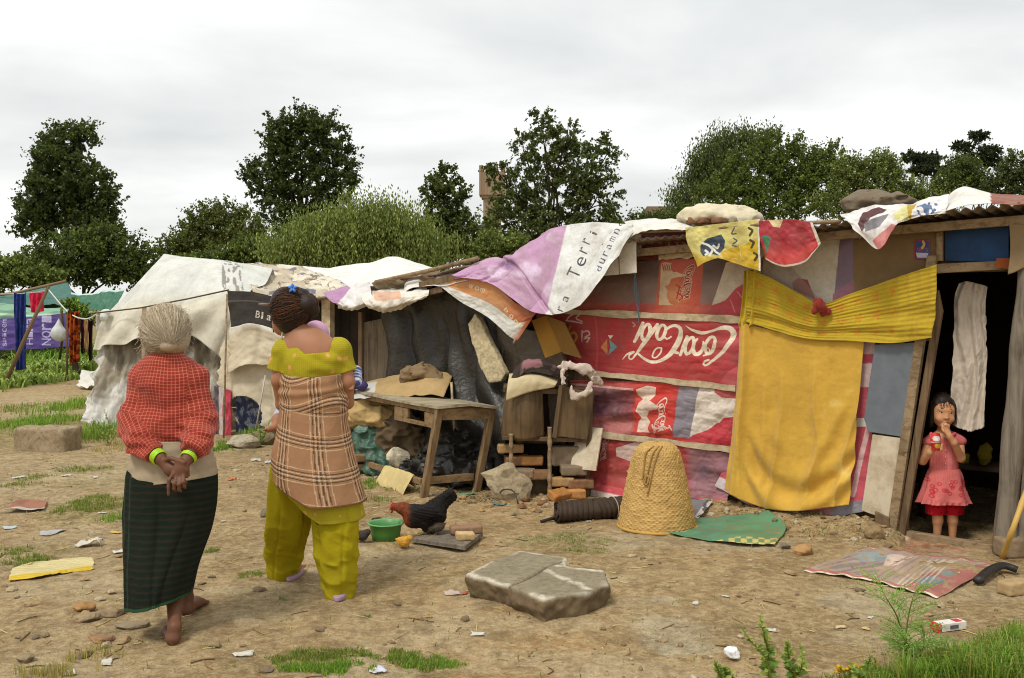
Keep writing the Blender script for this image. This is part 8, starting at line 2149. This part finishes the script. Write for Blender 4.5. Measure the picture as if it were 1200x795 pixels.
tree('big round dark tree standing above the willow', 40, [(352, 178, 50, 42), (318, 212, 34, 30), (388, 205, 32, 36), (330, 158, 26, 24), (372, 148, 30, 22), (345, 142, 20, 16), (355, 232, 56, 24), (350, 262, 50, 22), (402, 178, 16, 22), (296, 205, 14, 16)], 18000, .2, DKG, gap=.05, seed=5, clus=210, sig=.36, trunk=.3)
tree('pale green willow with hanging twigs, behind the white tent roofs', 30, [(380, 275, 46, 28), (432, 256, 46, 24), (345, 288, 42, 20), (470, 272, 40, 24), (500, 292, 36, 18), (415, 285, 50, 22)], 26000, .17, LTG, 'willow_tree', 'droop', seed=6, clus=200, sig=.55)
tree('dark green low tree between the olive tree and the willow', 32, [(300, 295, 34, 22), (270, 305, 36, 16), (325, 300, 26, 18), (232, 312, 30, 14)], 8000, .15, MDG, seed=7, clus=110, sig=.45)
tree('small feathery tree with a forked top, right of the willow', 38, [(520, 212, 18, 20), (508, 225, 14, 18), (533, 228, 15, 16), (518, 252, 26, 24), (538, 274, 32, 30), (506, 282, 36, 28)], 8000, .2, OLV + DKG, gap=.12, seed=8, clus=130, sig=.36)
tree('tall airy tree with fine drooping leaves, in the middle behind the lilac tarpaulin', 32, [(640, 178, 36, 34), (688, 192, 34, 38), (604, 222, 26, 40), (650, 232, 46, 40), (700, 232, 32, 34), (612, 172, 18, 20), (716, 172, 16, 18), (634, 142, 16, 14), (666, 158, 20, 18), (600, 265, 40, 42), (655, 275, 62, 34), (705, 272, 40, 28), (582, 200, 12, 16)], 23000, .145, DKG + OLV, mode='airy', gap=.18, seed=9, clus=260, sig=.36, trunk=.22)
tree('bright green sapling at the foot of the tall airy tree', 28, [(575, 290, 22, 18), (598, 290, 20, 16), (560, 300, 18, 12)], 4000, .12, MDG + LTG, 'bush', seed=10, clus=60, cat='bush')
tree('low dark bush behind the shack roof, between the airy tree and the green thicket', 34, [(760, 268, 36, 18), (728, 278, 34, 18), (795, 262, 26, 20), (700, 288, 30, 14)], 7000, .14, DKG + MDG, 'bush', gap=.05, seed=11, clus=100, cat='bush')
tree('dark tree with weeping branch tips at the left of the green thicket', 37, [(838, 176, 24, 26), (816, 198, 18, 22), (862, 165, 18, 18), (888, 160, 22, 16), (842, 205, 30, 20), (802, 232, 20, 18)], 10000, .17, DKG + OLV, 'tree', 'droop', gap=.1, seed=12, clus=130, sig=.42)
tree('broad mid green tree behind the cream sack on the roof', 34, [(885, 205, 46, 34), (935, 192, 42, 28), (850, 232, 46, 26), (960, 222, 44, 32), (905, 240, 60, 24), (915, 170, 30, 16), (975, 190, 22, 22)], 19000, .15, MDG, gap=.03, seed=13, clus=240, sig=.38)
tree('light olive tree with fine foliage behind the grey sack on the roof', 31, [(1022, 218, 42, 30), (1062, 232, 38, 24), (998, 205, 26, 22), (1035, 195, 22, 18), (985, 240, 40, 20), (1085, 245, 36, 18)], 14000, .12, LTG + MDG + OLV, gap=.03, seed=14, clus=190, sig=.42)
tree('far dark pine with a flat layered top, left of the taller pine', 55, [(1086, 186, 20, 8), (1068, 184, 13, 6), (1098, 198, 14, 9), (1080, 200, 16, 8)], 5000, .2, PIN, 'pine_tree', 'pine', seed=15, clus=60, sig=.5)
tree('taller far pine with dark layered crown, near the right edge', 58, [(1148, 160, 16, 7), (1130, 172, 16, 7), (1158, 178, 18, 8), (1140, 188, 18, 8), (1165, 192, 14, 8)], 6000, .2, PIN, 'pine_tree', 'pine', seed=16, clus=75, sig=.5)
tree('round dark green tree in front of the two pines', 46, [(1128, 205, 26, 22), (1112, 222, 22, 18), (1145, 222, 22, 18)], 8000, .17, DKG + MDG, seed=17, clus=110, sig=.4)
tree('grey green tree at the right edge above the roof', 44, [(1186, 200, 18, 20), (1172, 222, 20, 18), (1200, 222, 24, 22), (1215, 195, 20, 20)], 8000, .17, PIN + OLV, gap=.08, seed=18, clus=110, sig=.4)
tree('green vine bush climbing beside the green shelter', 22, [(92, 364, 14, 10), (102, 374, 12, 8), (82, 356, 10, 7)], 2200, .09, MDG + FRESH, 'bush', seed=19, clus=40, cat='bush')
tree('distant olive green tree seen low behind the willow and airy tree', 50, [(560, 285, 60, 30), (480, 285, 80, 28), (640, 290, 60, 24), (740, 280, 60, 24), (260, 295, 70, 26)], 12000, .24, OLV + DKG, seed=20, clus=110)

# ================================================================== brick tower and house beyond the trees
M_FARB = MT('far_brick', .9, .1); _b = M_FARB.n('ShaderNodeTexBrick', {'Color1': srgb(150, 128, 106), 'Color2': srgb(134, 112, 92), 'Mortar': srgb(166, 150, 132)}); _b.inputs['Scale'].default_value = 1.6; M_FARB.put(_b.inputs[0], M_FARB.obj()); M_FARB.col(_b.outputs[0]); M_FARB = M_FARB.m
def tower():
 d = 120; p = D(577, 360, d) * A(1, 1, 0); k = d / F; t = thing('brick_tower', p, 'old brick tower with a wider battlemented top, half hidden by the airy tree', 'tower'); z = lambda y: CH + (HY - y) * k
 w = 24 * k; mb = MB(); mb.box(p + A(0, 0, z(230) / 2), (w * .86, w * .86, z(230))); mb.build('shaft', M_FARB, t, smooth=False)
 mb = MB(); mb.box(p + A(0, 0, (z(230) + z(203)) / 2), (w * 1.25, w * 1.25, z(203) - z(230)))
 mb.box(p + A(0, 0, z(231)), (w * 1.05, w * 1.05, .5)); mb.build('head', M_FARB, t, smooth=False)
 mb = MB()
 for i in range(4):
  for s in (-1, 1): mb.box(p + A(w * (-.53 + .353 * i), s * w * .58, (z(203) + z(196)) / 2), (w * .2, w * .12, z(196) - z(203)))
 for s in (-1, 1):
  for i in (1, 2): mb.box(p + A(s * w * .58, w * (-.53 + .353 * i), (z(203) + z(196)) / 2), (w * .12, w * .2, z(196) - z(203)))
 mb.build('battlement', M_FARB, t, smooth=False)
 for y in (216, 250): mb = MB(); mb.box(p + A(-w * .15, -w * (.63 if y < 230 else .435), z(y)), (.35, .06, .9)); mb.build('window', M_DARKIN, t, smooth=False)
 d = 62; k = d / F; p = D(778, 360, d) * A(1, 1, 0); z = lambda y: CH + (HY - y) * k; t = thing('house', p, 'far brown roofed house mostly hidden behind the low bush', 'house')
 mb = MB(); mb.box(p + A(0, 0, z(256) / 2), (44 * k, 3, z(256))); mb.build('wall', M_FARB, t, smooth=False)
 mb = MB(); a = 25 * k; mb.add([p + A(-a, -1.8, z(256)), p + A(a, -1.8, z(256)), p + A(a, 1.8, z(256)), p + A(-a, 1.8, z(256)), p + A(-a * .8, 0, z(242)), p + A(a * .8, 0, z(242))], [(0, 1, 5, 4), (2, 3, 4, 5), (1, 2, 5), (3, 0, 4), (3, 2, 1, 0)]); mb.build('roof', m_plain('red_tiles', srgb(112, 90, 74), .9, .1), t, smooth=False)
 for s in (-.5, .4): mb = MB(); mb.box(p + A(s * 40 * k, -1.52, z(275)), (.9, .06, 1.2)); mb.build('window', M_DARKIN, t, smooth=False)
tower()

# ================================================================== white tent and its sheets
M_CANVAS = m_print('tent_canvas', .85, .1, .42, .3, srgb(146, 142, 130))
def rows3(r): return [[D(*p) for p in q] for q in r]
def tent():
 t = thing('tent', G(190, 500), 'white canvas ridge tent patched with grey plastic and a black banner', 'tent'); wc = srgb(212, 213, 206)
 def p_roof(s, t_, px, py):
  c = np.ones(px.shape + (3,)) * wc; c = blend(c, sstep(.55, .7, t_), srgb(206, 198, 174), .7); n = fbm(px * .05, py * .08, 0, 3, 3)
  c = blend(c, (px > 262) & (px < 285) & (py < 345) & (fbm(px * .4, py * .25, 0, 5, 2) > .1), srgb(110, 104, 100), .8); return c * (1 + .05 * n)[..., None]
 def w_roof(s, t_): return .07 * (1 - np.abs(np.sin(s * 5.5 + t_ * 1.5 * (s - .4) + fbm(s * 2, t_, 0, 5, 2)))) ** 2 * sstep(.1, .6, t_) + .05 * np.sin(s * 26 + 7 * t_) * sstep(.55, 1, t_) - .16 * np.sin(np.pi * s) * np.sin(np.pi * np.clip(t_ * 1.5, 0, 1)) + .03 * fbm(s * 3, t_ * 3, 0, 3, 2)
 cloth('canvas', cr=.004, rows=rows3([[(192, 297, 13.6), (225, 301, 13.6), (265, 305, 13.6), (320, 314, 13.6)], [(168, 324, 13.2), (206, 322, 13.1), (250, 326, 13.1), (312, 330, 13.0)], [(122, 368, 12.9), (180, 360, 12.6), (235, 356, 12.5), (292, 345, 12.4)],
      [(103, 408, 12.8), (150, 402, 12.55), (205, 388, 12.45), (240, 404, 12.4), (263, 426, 12.35)]]), mat=M_CANVAS, nu=140, nv=110, wrinkle=w_roof, paint=p_roof, parent=t)
 def p_grey(s, t_, px, py):
  c = np.ones(px.shape + (3,)) * srgb(150, 140, 122); n = fbm(px * .10 + py * .03, py * .035, 0, 8, 4); c = blend(c, sstep(0, .3, n), srgb(214, 212, 206), .85); c = blend(c, sstep(.2, .5, -n), srgb(86, 74, 58), .7); return blend(c, sstep(455, 480, py) * sstep(200, 140, px), srgb(222, 220, 214), .8)
 def w_grey(s, t_): return .05 * crumple(s * 16, t_ * 4 + s * 3, 0, 9, 4) + .05 * fbm(s * 6, t_ * 2, 0, 10, 2) + .022 * np.sin(s * 38 + 3 * t_ + 3 * fbm(s * 3, t_ * 3, 0, 4, 2))
 cloth('plastic_wall', rows3([[(120, 372, 13.1), (180, 368, 12.9), (230, 372, 12.8), (268, 380, 12.7)], [(108, 440, 12.8), (170, 440, 12.65), (225, 440, 12.6), (264, 440, 12.5)], [(98, 497, 12.5), (160, 512, 12.45), (215, 512, 12.4), (262, 510, 12.4)]]), M_CANVAS, 150, 110, w_grey, paint=p_grey, parent=t, ragged=.06)
 def p_blk(s, t_, px, py):
  c = np.ones(px.shape + (3,)) * srgb(58, 56, 56); c = blend(c, np.abs(t_ - .26) < .015, srgb(90, 86, 80))
  for k, ch in enumerate('Black'): c = blend(c, text_mask(px, -py, ch, 298.5 + 6.6 * k, -(372 + k * 1.6), 5 if ch != 'l' else 2, 8 if ch in 'Blk' else 6, -.18), srgb(216, 206, 190))
  return c
 o = cloth('black_banner', rows3([[(266, 341, 12.25), (300, 343, 12.1), (345, 355, 11.9), (392, 366, 11.6)], [(271, 388, 12.2), (305, 384, 12.05), (345, 398, 11.85), (392, 410, 11.55)]]), m_print('black_cloth', .9, .1, .2, .2), 260, 90, lambda s, t_: .02 * fbm(s * 5, t_ * 3, 0, 3, 3), paint=p_blk, parent=t)
 hole = lambda s, t_: (fbm(s * 5, t_ * 6, 0, 12, 3) * .10 + np.hypot((s - .19) / .14, (t_ - .86) / .2) < 1)
 def p_be(s, t_, px, py): return np.ones(px.shape + (3,)) * (srgb(206, 192, 166) * (1 + .06 * fbm(px * .06, py * .06, 0, 4, 3))[..., None])
 cloth('beige_sheet', rows3([[(262, 400, 12.28), (300, 392, 12.1), (345, 402, 11.9), (394, 412, 11.6)], [(256, 450, 12.25), (300, 448, 12.05), (345, 455, 11.85), (394, 460, 11.6)], [(272, 496, 12.2), (300, 500, 12.0), (345, 506, 11.8), (394, 506, 11.5)]]), M_CANVAS, 110, 90, lambda s, t_: .05 * fbm(s * 5, t_ * 4, 0, 14, 3), paint=p_be, parent=t, hole=hole, ragged=.05)
 cloth('beige_flap', rows3([[(270, 384, 12.12), (300, 380, 11.95), (345, 394, 11.75), (394, 406, 11.45)], [(266, 440, 12.1), (292, 428, 11.9), (345, 434, 11.7), (394, 440, 11.4)]]), M_CANVAS, 80, 50, lambda s, t_: .04 * fbm(s * 5, t_ * 3, 0, 15, 3) + .03 * np.exp(-((s - .3) / .03) ** 2), paint=lambda s, t_, px, py: blend(p_be(s, t_, px, py), t_ < .14, srgb(216, 210, 196)), parent=t, ragged=.03)
 cloth('blue_sheet', rows3([[(278, 452, 12.45), (312, 450, 12.3)], [(276, 515, 12.4), (312, 515, 12.25)]]), m_print('blue_print', .7, .2, .2), 60, 50, lambda s, t_: .05 * fbm(s * 6, t_ * 6, 0, 16, 3), paint=lambda s, t_, px, py: blend(np.ones(px.shape + (3,)) * srgb(66, 76, 112), fbm(px * .25, py * .2, 0, 3, 3) > .2, srgb(150, 156, 176)), parent=t)
 cloth('striped_strip', rows3([[(252, 452, 12.2), (272, 458, 12.15)], [(252, 516, 12.15), (270, 514, 12.1)]]), m_print('red_strip', .6, .3, .2), 40, 60, lambda s, t_: .04 * fbm(s * 4, t_ * 4, 0, 17, 3), paint=lambda s, t_, px, py: blend(blend(np.ones(px.shape + (3,)) * srgb(190, 60, 84), s < .5, srgb(196, 184, 176)), s < .25, srgb(90, 80, 96)), parent=t)
 def p_patch(s, t_, px, py):
  c = np.ones(px.shape + (3,)) * srgb(190, 176, 152); c = blend(c, sstep(.1, .3, fbm(px * .06, py * .22, 0, 22, 3)), srgb(222, 212, 192)); c = blend(c, np.abs(fbm(px * .05 + 9, py * .25, 0, 23, 3)) < .05, srgb(84, 70, 56), .8)
  return blend(c, (fbm(px * .09, py * .3, 0, 24, 2) > .5), srgb(60, 76, 120), .8)
 cloth('patched_roof', rows3([[(282, 308, 14.8), (340, 313, 14.8), (395, 326, 14.5), (428, 336, 14.2)], [(292, 330, 13.2), (340, 335, 13.0), (385, 340, 12.7), (415, 345, 12.4)], [(296, 345, 12.2), (340, 354, 12.0), (380, 358, 11.7), (400, 356, 11.5)]]), M_CANVAS, 110, 60, lambda s, t_: .07 * fbm(s * 8, t_ * 5, 0, 25, 4), paint=p_patch, parent=t)
 mb = MB(); mb.tube([D(104, 368, 12.8), D(165, 361, 12.45), D(222, 350, 12.3), D(268, 340, 12.1)], .010, 6, srgb(90, 78, 60)); mb.build('rope', M_CLOTH, t)
 mb = MB(); mb.tube([D(169, 360, 12.6), G(168, 507)], .03, 8); mb.build('tent_pole', M_BEAMX, t)
 mb = MB(); mb.tube([D(266, 345, 12.35), G(262, 514)], .012, 8, srgb(150, 140, 120)); mb.build('tent_pole', M_BEAMX, t)
 S = SDF(); S.ell(D(124, 366, 12.85), (.07, .05, .05), .03); S.ell(D(121, 372, 12.82), (.05, .05, .05), .03); v, f = S.mesh(.014, lambda q: .02 * fbm(q[:, 0] * 12, q[:, 1] * 12, q[:, 2] * 12, 3, 3)); mb = MB(); mb.add(v, f, wc); mb.build('knotted_corner', M_CANVAS, t)
 mb = MB(); mb.add([D(188, 300, 13.62), D(320, 315, 13.62), A(-3.1, 15.4, 0), A(-5.0, 15.4, 0)], [(0, 1, 2, 3)], wc); mb.add([D(188, 300, 13.62), A(-5.0, 15.4, 0), A(-5.2, 13.4, 0)], [(0, 1, 2)], wc * .9); mb.build('back_canvas', M_CANVAS, t)
 tag(cloth('tarpaulin', rows3([[(330, 309, 16.5), (392, 314, 16.5), (430, 308, 16.5), (462, 301, 16.5), (510, 316, 16.5)], [(318, 312, 15.5), (395, 322, 15.0), (440, 322, 14.8), (470, 318, 14.6), (515, 322, 14.4)], [(310, 316, 14.9), (400, 334, 14.0), (440, 342, 13.6), (480, 346, 13.3), (520, 344, 13.0)]]), M_CANVAS, 100, 60,
    lambda s, t_: .05 * fbm(s * 5, t_ * 4, 0, 28, 3), paint=lambda s, t_, px, py: np.ones(px.shape + (3,)) * srgb(228, 228, 222)), 'wide white tarpaulin over a low roof behind the hut, below the willow', 'tarpaulin')
 tag(cloth('plastic_sheet', [[G(96, 452, .25), G(112, 452, .3), G(122, 450, .3)], [G(90, 456, .05), G(108, 458, .06), G(122, 458, .05)]], M_CANVAS, 30, 20, amp=.05, cr=.03, paint=lambda s, t, px, py: np.ones(px.shape + (3,)) * srgb(214, 210, 200)), 'white plastic sheet spilling on the ground at the left corner of the tent', 'plastic sheet')
 mb = MB(); mb.tube([D(311, 440, 11.9), D(306, 470, 11.8), G(298, 512)], .009, 6, srgb(206, 196, 180)); tag(top(mb.build('rope', M_CLOTH), G(298, 512)), 'white guy rope running down from the beige tent sheet', 'rope')
tent()

# ================================================================== green shelter and washing line, far left
def shelter():
 t = thing('shelter', G(40, 428), 'low shelter roofed with green tarpaulin, a purple lettered banner on its front', 'shelter')
 gr = srgb(96, 146, 120); M_TARP = m_print('green_tarp', .5, .35, .25)
 cloth('roof', rows3([[(-60, 352, 28), (20, 342, 28), (80, 332, 28)], [(-60, 364, 25.6), (20, 358, 25.6), (92, 358, 25.6)]]), M_TARP, 60, 30, amp=.05, paint=lambda s, t_, px, py: np.ones(px.shape + (3,)) * srgb(44, 104, 92), parent=t)
 cloth('front_tarp', rows3([[(-60, 352, 25.5), (10, 356, 25.5), (40, 361, 25.5), (92, 360, 25.5)], [(-60, 378, 25.3), (20, 378, 25.3), (92, 372, 25.3)]]), M_TARP, 80, 30, lambda s, t_: .06 * np.sin(s * 20 + t_ * 5) * t_ + .05 * fbm(s * 5, t_ * 3, 0, 3, 3), paint=lambda s, t_, px, py: blend(np.ones(px.shape + (3,)) * srgb(122, 166, 140), (np.abs(t_ - .6) < .05), srgb(176, 200, 176)), parent=t)
 def p_pur(s, t_, px, py):
  c = np.ones(px.shape + (3,)) * srgb(70, 50, 126); wh = srgb(176, 168, 206); X, Y = px, -py
  for k, ch in enumerate('Hira'): c = blend(c, text_mask(X, Y, ch, 39, -(404 - k * 8), 7.5, 8, math.pi / 2), wh)
  for k, ch in enumerate('Norl'): c = blend(c, text_mask(X, Y, ch, 60, -(405 - k * 9), 8, 11, math.pi / 2), wh)
  for k, ch in enumerate('spicem'): c = blend(c, text_mask(X, Y, ch, 8, -(406 - k * 5.5), 4.5, 5, math.pi / 2), wh)
  return c
 cloth('purple_banner', rows3([[(-60, 376, 25.2), (30, 372, 25.2), (84, 366, 25.2)], [(-60, 412, 25.1), (30, 410, 25.1), (84, 406, 25.1)]]), m_print('purple_vinyl', .5, .35, .2), 300, 100, lambda s, t_: .04 * fbm(s * 6, t_ * 4, 0, 3, 3), paint=p_pur, parent=t)
 cloth('side_tarp', rows3([[(84, 345, 26.5), (120, 341, 26.5), (146, 339, 26.5)], [(88, 366, 26), (118, 364, 26), (136, 362, 26)]]), M_TARP, 50, 20, amp=.06, paint=lambda s, t_, px, py: blend(np.ones(px.shape + (3,)) * srgb(40, 104, 80), t_ < .1, srgb(196, 220, 210)), parent=t)
 mb = MB(); mb.tube([D(-60, 354, 28), D(20, 343, 27), D(76, 330, 25.8)], .04, 6, srgb(140, 116, 90)); mb.build('ridge_pole', M_CLOTH, t)
 mb = MB()
 for x in (-50, 20, 84): mb.tube([D(x, 362, 25.4), G(x, 431)], .04, 6, srgb(110, 90, 66))
 mb.build('post', M_CLOTH, t); R = np.eye(3)
 mb = MB(); a, b = D(-60, 356, 28), D(84, 345, 28); mb.add([a, b, b * A(1, 1, 0), a * A(1, 1, 0)], [(0, 1, 2, 3)], srgb(60, 80, 60)); mb.build('back_wall', M_CLOTH, t)
 tag(top(MB().tube([G(4, 455), D(30, 395, 19), D(57, 336, 19)], [.045, .04, .03], 8, srgb(112, 92, 68)).build('leaning_pole', M_CLOTH), G(4, 455)), 'long leaning pole holding up the washing line, far left', 'pole')
 tag(top(MB().tube([G(79, 447), D(78.5, 410, 20.6), D(78, 368, 20.6)], .022, 6, srgb(100, 82, 60)).build('thin_post', M_CLOTH), G(79, 447)), 'thin upright post beside the orange cloth on the washing line', 'post')
 l1, l2 = D(57, 340, 19), D(118, 366, 12.9)
 tag(top(MB().tube(crom([l1, D(80, 366, 17), D(100, 374, 15), l2], 20), .012, 5, srgb(206, 206, 200)).build('washing_line', M_CLOTH), l1), 'pale washing line from the leaning pole to the white tent', 'rope')
 tag(top(MB().tube(crom([l1, D(30, 344, 19.2), D(-40, 346, 19.6)], 12), .010, 5, srgb(190, 190, 184)).build('washing_line', M_CLOTH), l1), 'pale washing line running left from the leaning pole, blue and pink clothes on it', 'rope')
 def hang(x0, x1, y0, y1, d, col, name, label, alt=None):
  def p(s, t_, px, py):
   c = np.ones(px.shape + (3,)) * col; return c if alt is None else blend(c, fbm(px * .5, py * .35, 0, 5, 2) > .05, alt)
  tag(cloth(name, rows3([[(x0, y0, d), ((x0 + x1) / 2, y0 + 1.5, d), (x1, y0, d)], [(x0 + 1, y1, d), ((x0 + x1) / 2, y1 + 1, d), (x1 - 1, y1 - 1, d)]]), M_FAB, 50, 50, lambda s, t_: .03 * np.sin(s * 18 + t_ * 2) + .03 * fbm(s * 4, t_ * 4, 0, 3, 2), paint=p), label, 'clothing')
 hang(16, 31, 343, 433, 19.2, srgb(40, 54, 112), 'hanging_trousers', 'long dark blue trousers hanging on the washing line', srgb(52, 66, 128)); hang(34, 52, 342, 366, 19.15, srgb(206, 48, 80), 'hanging_cloth', 'bright pink cloth hanging beside the leaning pole')
 hang(79, 94, 364, 425, 16.5, srgb(172, 84, 30), 'hanging_cloth', 'orange and brown print cloth hanging on the washing line', srgb(96, 40, 22)); hang(94, 100, 373, 414, 15.6, srgb(70, 28, 44), 'hanging_cloth', 'maroon cloth hanging right of the orange print cloth'); hang(98, 106, 374, 408, 15.2, srgb(196, 166, 120), 'hanging_cloth', 'cream cloth between the two dark cloths on the washing line'); hang(103, 109, 375, 422, 14.8, srgb(54, 30, 34), 'hanging_cloth', 'very dark cloth hanging nearest to the tent')
 c = D(69, 392, 22); S = SDF(); S.ell(c, (.18, .14, .16), .05); S.cone(c + A(0, 0, .08), c + A(0, 0, .34), .12, .03, .08); v, f = S.mesh(.03, lambda q: .02 * fbm(q[:, 0] * 8, q[:, 1] * 8, q[:, 2] * 8, 3, 3)); mb = MB(); mb.add(v, f, srgb(200, 202, 200)); tag(top(mb.build('hanging_bag', M_CLOTH), c), 'white tied plastic bag hanging on a post in front of the purple banner', 'bag')
 tag(top(MB().tube([G(68, 436), c + A(0, .2, 0), D(72, 362, 22.2)], .03, 6, srgb(90, 74, 54)).build('thin_post', M_CLOTH), G(68, 436)), 'thin post behind the white hanging bag', 'post')
shelter()
